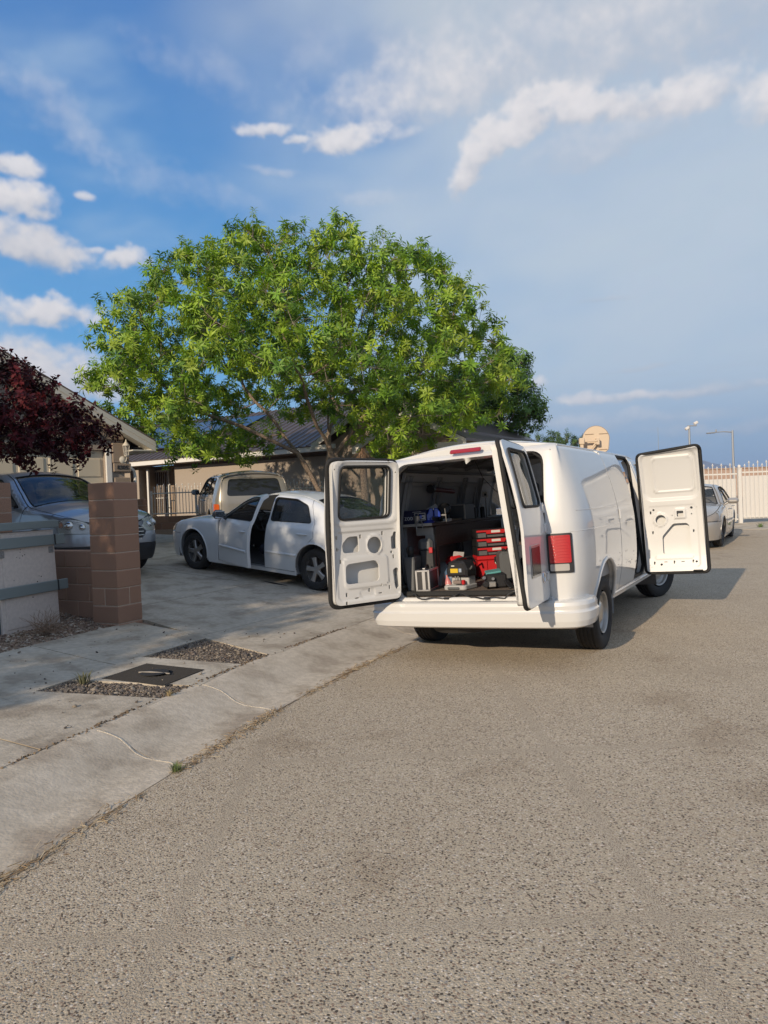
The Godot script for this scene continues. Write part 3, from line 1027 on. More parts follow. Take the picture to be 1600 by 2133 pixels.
	for i in 90:
		var d := Vector3(r.randfn(), absf(r.randfn()) * 1.2 + 0.2, r.randfn()).normalized()
		var p: Vector3 = base + Vector3(r.randfn() * 0.05, 0.01, r.randfn() * 0.05)
		var path := [p]
		for k in 4:
			d = (d + Vector3(r.randfn(), r.randfn() * 0.7, r.randfn()) * 0.32).normalized()
			p += d * r.randf_range(0.04, 0.085)
			path.append(p)
		mb.tube(path, [0.003, 0.0026, 0.002, 0.0016, 0.001], 4, false)
	single("tumbleweed", mb, pm(0.28, 0.19, 0.13, 0.9), "dry twiggy tumbleweed caught against the beige utility cabinet", "weed")

func edge_dir(b: float) -> Vector3:
	return (W(tab(EDGE, b + 0.1), b + 0.1) - W(tab(EDGE, b - 0.1), b - 0.1)).normalized()

func tuft(called: String, label: String, at_: Vector3, k: int, h: float, c: Color, seed_: int) -> void:
	var r := RandomNumberGenerator.new()
	r.seed = seed_
	var mb := MB.new()
	for i in k:
		var a := r.randf() * TAU
		var d := Vector3(cos(a), 0, sin(a))
		var p := at_ + d * r.randf() * h * 0.5
		var l := h * r.randf_range(0.5, 1.2)
		var q := p + d * l * r.randf_range(0.2, 0.8) + Vector3(0, l * 0.8, 0)
		var s := d.cross(Vector3.UP) * h * 0.05
		var m_ := p.lerp(q, 0.5) + Vector3(0, l * 0.2, 0)
		mb.flat([p - s, p + s, m_ + s * 0.8], Vector3.UP + d)
		mb.flat([p - s, m_ + s * 0.8, m_ - s * 0.8], Vector3.UP + d)
		mb.flat([m_ - s * 0.8, m_ + s * 0.8, q], Vector3.UP + d)
	var m := pm(c.r, c.g, c.b, 0.8)
	m.backlight_enabled = true
	m.backlight = Color(0.4, 0.4, 0.3)
	single(called, mb, m, label, "grass" if "grass" in called else "weed")

# ---------------------------------------------------------------- masonry
var block_mesh := {}
func block(parent: Node, xf: Transform3D, s: Vector3, k: int) -> void:
	var key := "%.2f_%.2f_%.2f" % [s.x, s.y, s.z]
	if not block_mesh.has(key):
		var mb := MB.new()
		mb.box(Transform3D(), s, 0.007)
		block_mesh[key] = mb.mesh()
	var o := part(parent, "block", block_mesh[key], [M.block, M.block2, M.block3, M.block][k % 4])
	o.transform = xf

# a run of 0.4 x 0.2 m blocks along local x from 0, courses upwards from 0; core of mortar
func block_run(parent: Node, length: float, courses: int, depth := 0.19, odd := 0, skirt := 0.2) -> void:
	var mb := MB.new()
	mb.bx(Vector3(length / 2, courses * 0.1 - skirt / 2 - 0.004, 0), Vector3(length - 0.012, courses * 0.2 - 0.008 + skirt, depth - 0.014))
	part(parent, "mortar", mb, M.mortar)
	for c in courses:
		var x := 0.0
		var first := true
		while x < length - 0.05:
			var l := 0.4
			if first and (c + odd) % 2: l = 0.2
			first = false
			l = minf(l, length - x)
			if length - x - l < 0.08: l = length - x
			block(parent, Transform3D(Basis(), Vector3(x + l / 2, c * 0.2 + 0.1, rng.randf_range(-0.002, 0.002))), Vector3(l - 0.008, 0.192, depth), rng.randi())
			x += l

func pillar(called: String, label: String, xf: Transform3D, courses: int, sx := 0.40, sz := 0.40, skirt := 0.2) -> Node3D:
	var p := thing(called, label, "pillar", xf)
	var mb := MB.new()
	mb.bx(Vector3(0, courses * 0.1 - skirt / 2 - 0.004, 0), Vector3(sx - 0.014, courses * 0.2 + skirt - 0.008, sz - 0.014))
	part(p, "mortar", mb, M.mortar)
	for c in range(-1, courses):
		var y := c * 0.2 + 0.1
		if c == 1:
			for k in 2:
				for j in 2:
					block(p, Transform3D(Basis(), Vector3((k - 0.5) * sx * 0.5, y - 0.0, (j - 0.5) * sz * 0.5)), Vector3(sx * 0.5 - 0.006, 0.192, sz * 0.5 - 0.006), rng.randi())
		else:
			block(p, Transform3D(Basis(), Vector3(rng.randf_range(-0.002, 0.002), y, 0)), Vector3(sx - rng.randf_range(0.0, 0.003), 0.190, sz - 0.003), rng.randi())
	return p

func front_wall_and_cabinet() -> void:
	var yaw := Basis(RGT, Vector3.UP, -FWD)
	var g := land(-4.2, -1.5)
	pillar("block_pillar", "tall brown block pillar at the driveway corner", Transform3D(yaw * Basis(Vector3.UP, 0.06), W(-4.235, -1.515, g)), 8, 0.40, 0.37)
	var w := thing("block_wall", "low brown block wall behind the beige utility cabinet", "wall", Transform3D(yaw * Basis(Vector3.UP, PI), W(-4.44, -1.48, g + 0.02)))
	block_run(w, 2.0, 4, 0.19, 0, 0.4)
	pillar("block_pillar", "brown block pillar at the left picture edge behind the cabinet", Transform3D(yaw, W(-6.62, -1.5, g + 0.10)), 8, 0.40, 0.40, 0.5)
	# beige cabinet with grey bars
	var d := (Vector3(-3.72, 0, -8.42) - Vector3(-3.99, 0, -7.62)).normalized()
	var nn := Vector3(-d.z, 0, d.x)
	if nn.x < 0: nn = -nn
	var b := Basis(d, Vector3.UP, d.cross(Vector3.UP))
	if b.z.dot(nn) < 0: b = Basis(-d, Vector3.UP, (-d).cross(Vector3.UP))
	b = Basis(b.z, 0.0) * b
	var mid := (Vector3(-3.72, 0, -8.42) + Vector3(-3.99, 0, -7.62)) / 2
	var c := thing("utility_cabinet", "beige utility cabinet with grey metal bars and a grey lid", "cabinet", Transform3D(Basis(Vector3(0, 0, 1), 0.035) * b, at(mid.x, mid.z, -0.03) - b.z * 0.28))
	var cm := rough(0.60, 0.525, 0.47, 0.05, 2.0, 91, 0.05, 0.6, false)
	var gm := pm(0.19, 0.225, 0.225, 0.5)
	var mb := MB.new()
	mb.bx(Vector3(0, 0.52, 0), Vector3(0.80, 1.08, 0.56), 0.006)
	part(c, "body", mb, cm)
	mb = MB.new()
	mb.bx(Vector3(0.0, 0.54, 0.283), Vector3(0.70, 1.0, 0.012), 0.004)
	part(c, "front_panel", mb, cm)
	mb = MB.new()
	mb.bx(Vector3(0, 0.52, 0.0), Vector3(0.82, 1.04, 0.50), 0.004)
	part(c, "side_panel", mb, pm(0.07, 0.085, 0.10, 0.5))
	mb = MB.new()
	mb.prism(PackedVector2Array([Vector2(-0.44, 0), Vector2(0.44, 0), Vector2(0.44, 0.075), Vector2(0.40, 0.085), Vector2(-0.40, 0.085), Vector2(-0.44, 0.075)]), -0.33, 0.33, Transform3D(Basis(), Vector3(0, 1.08, 0)), 0.006)
	part(c, "lid", mb, gm)
	for y in [0.945, 0.43]:
		mb = MB.new()
		mb.bx(Vector3(0.03, y, 0.31), Vector3(0.98, 0.115, 0.035), 0.006)
		part(c, "bar", mb, gm)
		mb = MB.new()
		mb.bx(Vector3(0.36, y, 0.332), Vector3(0.012, 0.118, 0.012))
		part(c, "bar_joint", mb, M.plastic)
	for x in [-0.36, 0.33]:
		mb = MB.new()
		mb.bx(Vector3(x, 0.835, 0.292), Vector3(0.07, 0.07, 0.012), 0.004)
		mb.ball(Vector3(x, 0.835, 0.30), Vector3(0.014, 0.014, 0.008), 8, 5)
		part(c, "latch", mb, pm(0.24, 0.23, 0.22, 0.5))
	var r := RandomNumberGenerator.new()
	r.seed = 3
	mb = MB.new()
	for p in [[-0.1, 0.87], [-0.08, 0.80], [-0.11, 0.84], [0.13, 0.56], [0.16, 0.55], [-0.22, 0.55], [0.1, 0.50], [-0.12, 0.78], [-0.05, 0.81], [0.02, 0.34], [-0.02, 0.9], [-0.16, 0.79]]:
		var s := r.randf_range(0.004, 0.011)
		mb.ball(Vector3(p[0], p[1], 0.288), Vector3(s, s * 0.8, 0.003), 7, 4)
	part(c, "paint_chips", mb, pm(0.06, 0.045, 0.04, 0.9)).set_meta("kind", "stuff")

# ---------------------------------------------------------------- iron fences
var picket_mesh := {}
func picket(h: float, w: float, spear: bool) -> ArrayMesh:
	var key := "%.2f_%.3f_%s" % [h, w, spear]
	if picket_mesh.has(key): return picket_mesh[key]
	var mb := MB.new()
	mb.bx(Vector3(0, h / 2, 0), Vector3(w, h, w), w * 0.12)
	mb.lathe(T([w * 0.9, 0.0, w * 0.9, w * 0.5, w * 0.5, w * 0.8, w * 1.35, w * 1.6, w * 0.9, w * 2.6, 0.001, w * 4.6]), 6, Transform3D(Basis(), Vector3(0, h, 0)))
	if spear:
		for s in [-1, 1]:
			mb.tube([Vector3(0, h + w, 0), Vector3(s * w * 1.6, h + w * 0.9, 0), Vector3(s * w * 1.9, h + w * 0.2, 0)], w * 0.35, 5)
	picket_mesh[key] = mb.mesh()
	return picket_mesh[key]

func scroll(x: float, y0: float, y1: float) -> MB:
	var mb := MB.new()
	for s in [-1.0, 1.0]:
		for v in [-1.0, 1.0]:
			var path := []
			var cy: float = lerpf(y0, y1, 0.5) + v * 0.10
			for k in 15:
				var a := k / 14.0 * TAU * 0.9
				var r := 0.055 * (1.0 - 0.72 * k / 14.0)
				path.append(Vector3(x + s * (0.052 - r * cos(a)), cy + v * r * sin(a), 0))
			mb.tube(path, 0.007, 5)
	mb.bx(Vector3(x, lerpf(y0, y1, 0.5), 0), Vector3(0.02, y1 - y0 - 0.12, 0.012), 0.002)
	return mb

func left_fence() -> void:
	# low block wall with white pickets, before the second house
	var x0 := -7.15
	var x1 := -1.6
	var y := 0.93
	var w := thing("fence_block_wall", "knee-high block wall carrying the white picket railing", "wall", Transform3D(Basis(), Vector3(x0, y, -22.5)))
	block_run(w, x1 - x0, 2, 0.2, 0, 0.5)
	var plaster := MB.new()
	plaster.bx(Vector3(3.45, 0.31, 0.104), Vector3(4.2, 0.16, 0.008), 0.002)
	part(w, "plaster_band", plaster, M.stucco2)
	var f := thing("picket_railing", "white iron picket railing with scrolls on the low block wall", "fence", Transform3D(Basis(), Vector3(x0 + 0.1, y + 0.42, -22.5)))
	var L := x1 - x0 - 0.2
	for yy in [0.06, 0.68]:
		var mb := MB.new()
		mb.bx(Vector3(L / 2, yy, 0), Vector3(L, 0.035, 0.03), 0.003)
		part(f, "rail", mb, M.iron)
	var gates := [0.0, 1.36, 3.2, L]
	for gx in gates:
		var mb := MB.new()
		mb.bx(Vector3(gx, 0.36, 0), Vector3(0.045, 0.78, 0.045), 0.004)
		part(f, "post", mb, M.iron)
	var k := 0
	var x := 0.095
	while x < L - 0.03:
		var o := part(f, "picket", picket(0.86 if k % 2 else 0.78, 0.017, false), M.iron)
		o.position = Vector3(x, 0.03, 0.0)
		k += 1
		x += 0.0945
	for sx in [2.02, 4.1]:
		part(f, "scroll", scroll(sx, 0.08, 0.66), M.iron)
	pillar("fence_pillar", "dark block pillar ending the white picket railing beside the tan house corner", Transform3D(Basis(), Vector3(-7.45, y - 0.05, -22.45)), 5, 0.40, 0.40, 0.5)

func right_fence() -> void:
	var y := 0.36
	var z := -24.75
	var f := thing("gate_fence", "tall white spear-top iron fence backed with white sheets", "fence", Transform3D(Basis(), Vector3(11.93, y, z)))
	var sheet := pm(0.62, 0.605, 0.58, 0.6)
	for side in 2:
		var s := -1.0 if side == 0 else 1.0
		var L := 5.6
		for yy in ([0.14, 1.66] if side == 0 else [0.20, 1.70]):
			var mb := MB.new()
			mb.bx(Vector3(s * (0.09 + L / 2), yy, 0), Vector3(L, 0.05, 0.035), 0.004)
			part(f, "rail", mb, M.iron)
		for k in 38:
			var o := part(f, "picket", picket(1.86 if k % 2 else 1.76, 0.02, true), M.iron)
			o.position = Vector3(s * (0.17 + k * 0.146), 0.08 if side == 0 else 0.14, 0.028)
		var mb := MB.new()
		for k in 2:
			mb = MB.new()
			mb.bx(Vector3(s * (0.10 + L * (0.25 + 0.5 * k)), 0.78 if side == 0 else 0.86, -0.03), Vector3(L / 2 - 0.012, 1.44, 0.006))
			part(f, "sheet", mb, sheet)
	for px in [0.0, -5.75, 5.78]:
		var mb := MB.new()
		mb.bx(Vector3(px, 0.90, 0), Vector3(0.11, 1.84, 0.11), 0.006)
		mb.bx(Vector3(px, 1.835, 0), Vector3(0.13, 0.03, 0.13), 0.004)
		mb.ball(Vector3(px, 1.90, 0), Vector3(0.055, 0.065, 0.055), 12, 8)
		part(f, "post", mb, M.iron)
	# tan wall in the distance behind it
	var w := thing("far_block_wall", "long tan wall showing just above the white sheets", "wall", Transform3D(Basis(), Vector3(6, 0.2, -52)))
	var mb2 := MB.new()
	mb2.bx(Vector3(25, 1.35, 0), Vector3(60, 2.7, 0.2), 0.01)
	part(w, "wall_face", mb2, rough(0.42, 0.30, 0.235, 0.08, 0.5, 95))
	mb2 = MB.new()
	mb2.bx(Vector3(25, 2.74, 0), Vector3(60, 0.08, 0.3), 0.01)
	part(w, "coping", mb2, rough(0.36, 0.26, 0.2, 0.08, 0.5, 96))

# ---------------------------------------------------------------- houses
func sheet_fn(z := 0.0) -> Callable:
	return func(p: Vector2) -> Vector3: return Vector3(p.x, p.y, z)

func wall_sheet(parent: Node, called: String, outl: PackedVector2Array, holes: Array, z: float, thick: float, mat: Material) -> void:
	var mb := MB.new()
	mb.patch(sheet_fn(z), outl, holes, Vector2(20, 20), 1.0, thick)
	mb.patch(sheet_fn(z - thick), outl, holes, Vector2(20, 20), -1.0)
	part(parent, called, mb, mat)

func bar(parent: Node, called: String, c: Vector3, s: Vector3, mat: Material, bev := 0.01) -> MeshInstance3D:
	var mb := MB.new()
	mb.bx(c, s, bev)
	return part(parent, called, mb, mat)

func house_one() -> void:
	var b := Basis(Vector3(0.70, 0, -0.714).normalized(), Vector3.UP, Vector3(0.714, 0, 0.70).normalized())
	var h := thing("garage_house", "tan gabled house with a cream garage door at left", "house", Transform3D(b, Vector3(-5.75, 0.70, -16.5)))
	var p := 0.52
	var rx := -3.0
	wall_sheet(h, "front_wall", V2([-6.0, -0.5, 0, -0.5, 0, 2.42, rx, 2.42 - rx * p, -6.0, 2.42]), [V2([-5.3, -0.6, -0.43, -0.6, -0.43, 2.18, -5.3, 2.18])], 0.0, 0.2, M.stucco)
	bar(h, "side_wall", Vector3(-0.1, 0.95, -4.6), Vector3(0.2, 2.9, 8.8), M.stucco)
	bar(h, "side_wall", Vector3(-5.9, 0.95, -4.6), Vector3(0.2, 2.9, 8.8), M.stucco)
	wall_sheet(h, "back_wall", V2([-6.0, -0.5, 0, -0.5, 0, 2.42, rx, 2.42 - rx * p, -6.0, 2.42]), [], -8.9, 0.2, M.stucco)
	# popped-out plaster bands and corner panels
	bar(h, "header_band", Vector3(-2.75, 2.565, 0.04), Vector3(5.45, 0.31, 0.08), M.trim, 0.012)
	bar(h, "corner_panel", Vector3(-0.10, 2.12, 0.035), Vector3(0.38, 0.44, 0.07), M.trim, 0.012)
	bar(h, "corner_panel", Vector3(-0.08, 1.27, 0.03), Vector3(0.36, 0.62, 0.06), M.trim, 0.012)
	var plq := bar(h, "number_plaque", Vector3(-0.075, 1.80, 0.05), Vector3(0.40, 0.185, 0.06), M.trim, 0.008)
	var tm := TextMesh.new()
	tm.text = "8305"
	var sf := SystemFont.new()
	sf.font_names = PackedStringArray(["Droid Sans"])
	sf.font_weight = 700
	tm.font = sf
	tm.font_size = 64
	tm.pixel_size = 0.00185
	tm.depth = 0.008
	var t := part(plq, "house_number", tm, M.black)
	t.position = Vector3(-0.075, 1.80, 0.086)
	# garage door: frame, four rows of raised panels
	bar(h, "garage_trim", Vector3(-0.365, 0.85, 0.012), Vector3(0.13, 2.72, 0.06), M.whitewood)
	bar(h, "garage_trim", Vector3(-5.36, 0.85, 0.012), Vector3(0.13, 2.72, 0.06), M.whitewood)
	var gd := bar(h, "garage_door", Vector3(-2.865, 0.82, -0.12), Vector3(4.87, 2.72, 0.04), M.garage)
	for r in 5:
		for c in 8:
			var mb := MB.new()
			mb.box(Transform3D(Basis(), Vector3(-4.98 + c * 0.604, -0.32 + r * 0.53, -0.098)), Vector3(0.50, 0.40, 0.03), 0.012)
			part(gd, "panel", mb, M.garage)
	# roof: two slopes with rake boards and soffit
	for s in [0, 1]:
		var x0 := 0.52 if s == 0 else -6.52
		var xe := rx
		var y0 := 2.42 - 0.52 * p + 0.16
		var yr := 2.42 - rx * p + 0.16
		var e := Vector2(x0, y0)
		var r := Vector2(xe, yr)
		var up := Vector2(0, 0.10)
		var mb := MB.new()
		mb.prism(PackedVector2Array([e, r, r + up, e + up]), -9.4, 0.46)
		part(h, "roof_slope", mb, M.shingle)
		mb = MB.new()
		mb.prism(PackedVector2Array([e + Vector2(0, -0.17), r + Vector2(0, -0.17), r + Vector2(0, 0.055), e + Vector2(0, 0.055)]), 0.44, 0.475)
		part(h, "rake_board", mb, M.fascia)
		mb = MB.new()
		mb.prism(PackedVector2Array([e + Vector2(0, -0.06), r + Vector2(0, -0.06), r + Vector2(0, 0.0), e + Vector2(0, 0.0)]), 0.474, 0.495)
		part(h, "drip_board", mb, M.fascia)
		mb = MB.new()
		mb.prism(PackedVector2Array([e + Vector2(0, -0.10), r + Vector2(0, -0.10), r + Vector2(0, -0.05), e + Vector2(0, -0.05)]), 0.0, 0.44)
		part(h, "soffit", mb, M.fascia)
		bar(h, "eave_board", Vector3(x0 + (0.01 if s == 0 else -0.01), y0 - 0.06, -4.46), Vector3(0.03, 0.22, 9.84), M.fascia, 0.004)
		bar(h, "eave_soffit", Vector3((x0 + (0.0 if s == 0 else -6.0)) / 2, y0 - 0.15, -4.46), Vector3(0.52, 0.03, 9.80), M.fascia, 0.004)
	# gutter spout at the corner
	var mb := MB.new()
	mb.tube([Vector3(0.06, 1.98, -0.05), Vector3(0.06, 1.90, 0.04), Vector3(0.12, 1.80, 0.05), Vector3(0.22, 1.74, 0.0), Vector3(0.26, 1.62, -0.03), Vector3(0.26, 0.2, -0.03)], 0.035, 10)
	part(h, "downspout", mb, M.whitewood)
	# coach lamp
	var lm := pm(0.60, 0.56, 0.48, 0.45)
	var lamp := MB.new()
	var lx := Transform3D(Basis(), Vector3(-0.02, 2.15, 0.17))
	lamp.lathe(T([0.0, 0.27, 0.012, 0.265, 0.02, 0.22, 0.05, 0.18, 0.085, 0.14, 0.09, 0.125, 0.0, 0.125]), 6, lx)
	lamp.lathe(T([0.0, -0.13, 0.03, -0.125, 0.055, -0.10, 0.06, -0.085, 0.0, -0.085]), 6, lx)
	for k in 6:
		var a := TAU * k / 6
		lamp.tube([lx * Vector3(cos(a) * 0.052, -0.09, sin(a) * 0.052), lx * Vector3(cos(a) * 0.08, 0.13, sin(a) * 0.08)], 0.006, 5)
	lamp.tube([lx * Vector3(0, -0.12, 0), lx * Vector3(0, -0.20, -0.02), lx * Vector3(0, -0.22, -0.08), lx * Vector3(0, -0.16, -0.13)], 0.012, 8)
	lamp.lathe(T([0.0, 0.03, 0.05, 0.025, 0.085, 0.0, 0.0, 0.0]), 16, Transform3D(Basis(Vector3.RIGHT, PI / 2), Vector3(-0.06, 1.97, 0.072)))
	var lo := part(h, "coach_lamp", lamp, lm)
	lamp = MB.new()
	lamp.lathe(T([0.05, -0.085, 0.078, 0.125]), 6, lx)
	part(lo, "lamp_glass", lamp, glass(0.25, 0.5, 0.5, 0.48))

func house_two() -> void:
	var b := Basis(Vector3(0.863, 0, 0.505).normalized(), Vector3.UP, Vector3(-0.505, 0, 0.863).normalized())
	var h := thing("metal_roof_house", "tan house with brown ribbed metal roof behind the white railing", "house", Transform3D(b, Vector3(-9.74, 1.0, -28.4)))
	var st: Material = M.stucco2
	# walls: main front, porch recess, gabled wing
	bar(h, "front_wall", Vector3(5.65, 1.0, -0.6), Vector3(7.46, 2.6, 0.2), st)
	bar(h, "left_wall", Vector3(-3.2, 1.0, -0.6), Vector3(5.4, 2.6, 0.2), st)
	bar(h, "porch_wall", Vector3(0.6, 1.0, -1.95), Vector3(3.0, 2.6, 0.2), M.trim)
	bar(h, "porch_side", Vector3(2.02, 1.0, -1.2), Vector3(0.2, 2.6, 1.3), st)
	bar(h, "porch_side", Vector3(-0.6, 1.0, -1.2), Vector3(0.2, 2.6, 1.3), st)
	bar(h, "porch_column", Vector3(0.08, 0.95, -0.42), Vector3(0.24, 2.3, 0.24), st)
	bar(h, "porch_post", Vector3(0.50, 0.95, -0.50), Vector3(0.09, 2.3, 0.09), M.whitewood)
	bar(h, "back_wall", Vector3(4.0, 1.0, -9.4), Vector3(20, 2.6, 0.2), st)
	# door with a white security grille
	var dz := -1.83
	var dr := bar(h, "door", Vector3(-0.30, 1.0, dz), Vector3(1.0, 2.1, 0.05), pm(0.10, 0.07, 0.055, 0.5))
	for x in [-0.83, 0.23]:
		bar(dr, "door_frame", Vector3(x, 1.0, dz + 0.03), Vector3(0.07, 2.2, 0.07), M.whitewood)
	bar(dr, "door_frame", Vector3(-0.3, 2.1, dz + 0.03), Vector3(1.13, 0.07, 0.07), M.whitewood)
	for k in 9:
		bar(dr, "grille_bar", Vector3(-0.74 + k * 0.11, 1.0, dz + 0.06), Vector3(0.016, 2.1, 0.016), M.iron, 0.002)
	for y in [0.3, 1.0, 1.2]:
		bar(dr, "grille_rail", Vector3(-0.3, y, dz + 0.06), Vector3(0.98, 0.03, 0.02), M.iron, 0.002)
	# eave board, soffit and roof
	var p := 0.42
	bar(h, "eave_board", Vector3(1.6, 2.31, 0.02), Vector3(15.4, 0.17, 0.035), M.whitewood, 0.004)
	bar(h, "soffit", Vector3(1.6, 2.22, -0.25), Vector3(15.4, 0.03, 0.5), pm(0.12, 0.085, 0.065, 0.8), 0.004)
	bar(h, "frieze_board", Vector3(5.65, 2.16, -0.48), Vector3(7.46, 0.10, 0.03), pm(0.12, 0.085, 0.065, 0.8), 0.004)
	var rk := Transform3D(Basis(Vector3.RIGHT, 0.0), Vector3.ZERO)
	var slope := Vector3(0, p, -1).normalized()
	var up := Vector3(0, 1, p).normalized()
	var rb := Basis(Vector3.RIGHT, up, -slope)
	var deck := MB.new()
	deck.box(Transform3D(rb, Vector3(3.1, 2.40, 0.07) + slope * 2.7), Vector3(18.4, 0.03, 5.4), 0.004)
	var dk := part(h, "roof_slope", deck, M.metalroof)
	deck = MB.new()
	deck.box(Transform3D(Basis(Vector3.RIGHT, Vector3(0, 1, -p).normalized(), Vector3(0, p, 1).normalized()), Vector3(3.1, 2.40 + 4.95 * p - 0.98, -7.1)), Vector3(18.4, 0.03, 5.0), 0.004)
	part(h, "roof_slope", deck, M.metalroof)
	var rib := MB.new()
	rib.prism(PackedVector2Array([Vector2(-0.03, 0), Vector2(0.03, 0), Vector2(0.016, 0.035), Vector2(-0.016, 0.035)]), -2.7, 2.7, Transform3D(rb, Vector3.ZERO))
	var rmesh := rib.mesh()
	for k in 61:
		var o := part(dk, "roof_rib", rmesh, M.metalroof)
		o.position = Vector3(-5.9 + k * 0.30, 2.415, 0.07) + slope * 2.7
	# two gabled fronts at the right, the second lower and nearer
	for gd in [[11.9, 2.6, 0.9, 2.36, 0.52], [13.2, 1.75, 1.9, 2.06, 0.52]]:
		var gx: float = gd[0]
		var hw: float = gd[1]
		var gz: float = gd[2]
		var yb: float = gd[3]
		var gp: float = gd[4]
		wall_sheet(h, "gable_wall", V2([gx - hw + 0.35, -0.4, gx + hw - 0.35, -0.4, gx + hw - 0.35, yb - 0.05, gx, yb - 0.05 + (hw - 0.35) * gp, gx - hw + 0.35, yb - 0.05]), [], gz - 0.3, 0.2, M.stucco)
		bar(h, "gable_side", Vector3(gx - hw + 0.45, 0.95, gz - 1.4), Vector3(0.2, 2.6, 2.0), M.stucco)
		bar(h, "gable_side", Vector3(gx + hw - 0.45, 0.95, gz - 1.4), Vector3(0.2, 2.6, 2.0), M.stucco)
		for s in [-1.0, 1.0]:
			var e := Vector2(gx + s * hw, yb - 0.02)
			var r := Vector2(gx, yb - 0.02 + hw * gp)
			var mb := MB.new()
			mb.prism(PackedVector2Array([e, r, r + Vector2(0, 0.07), e + Vector2(0, 0.07)]), -5.0, gz + 0.02)
			part(h, "gable_slope", mb, M.metalroof)
			mb = MB.new()
			mb.prism(PackedVector2Array([e + Vector2(0, -0.13), r + Vector2(0, -0.13), r + Vector2(0, 0.05), e + Vector2(0, 0.05)]), gz, gz + 0.035)
			part(h, "rake_board", mb, M.whitewood)
			bar(h, "eave_return", Vector3(gx + s * (hw - 0.45), yb - 0.09, gz + 0.02), Vector3(0.9, 0.13, 0.05), M.whitewood, 0.004)
	# solar panels on the roof at the left
	var sp := thing("solar_panels", "dark blue solar panels on the metal roof at left", "solar panels", Transform3D(b, Vector3(-9.74, 1.0, -28.4)))
	for i in 7:
		for j in 2:
			if i == 6 and j == 0: continue
			var mb := MB.new()
			var c := Vector3(-4.2 + i * 1.22 + j * 0.0, 2.53, 0.05) + slope * (1.75 + j * 1.72)
			mb.box(Transform3D(rb, c), Vector3(1.18, 0.035, 1.68), 0.004)
			var pn := part(sp, "panel", mb, M.solar)
			mb = MB.new()
			for q in 2:
				mb.box(Transform3D(rb, c + rb.x * (q - 0.5) * 1.172 + up * 0.004), Vector3(0.012, 0.036, 1.68))
				mb.box(Transform3D(rb, c + rb.z * (q - 0.5) * 1.672 + up * 0.004), Vector3(1.16, 0.036, 0.012))
			part(pn, "frame", mb, M.plastic)
	for j in 3:
		var mb := MB.new()
		mb.box(Transform3D(rb, Vector3(-0.6, 2.475, 0.05) + slope * (1.1 + j * 1.35)), Vector3(8.4, 0.05, 0.04))
		part(sp, "mounting_rail", mb, M.plastic)
	# porch furniture
	var ch := thing("patio_chair", "black metal patio chair on the porch behind the railing", "chair", Transform3D(b * Basis(Vector3.UP, 0.5), b * Vector3(1.35, 0, -1.0) + Vector3(-9.74, 0.93, -28.4)))
	bar(ch, "seat", Vector3(0, 0.43, 0), Vector3(0.5, 0.04, 0.48), M.black)
	for k in 6:
		bar(ch, "back_bar", Vector3(-0.2 + k * 0.08, 0.68, -0.23), Vector3(0.02, 0.5, 0.02), M.black, 0.002)
	bar(ch, "top_rail", Vector3(0, 0.94, -0.23), Vector3(0.5, 0.04, 0.03), M.black)
	for sx in [-0.22, 0.22]:
		for sz in [-0.21, 0.21]:
			bar(ch, "leg", Vector3(sx, 0.21, sz), Vector3(0.03, 0.42, 0.03), M.black, 0.003)
		bar(ch, "armrest", Vector3(sx, 0.66, 0.0), Vector3(0.04, 0.03, 0.46), M.black, 0.003)

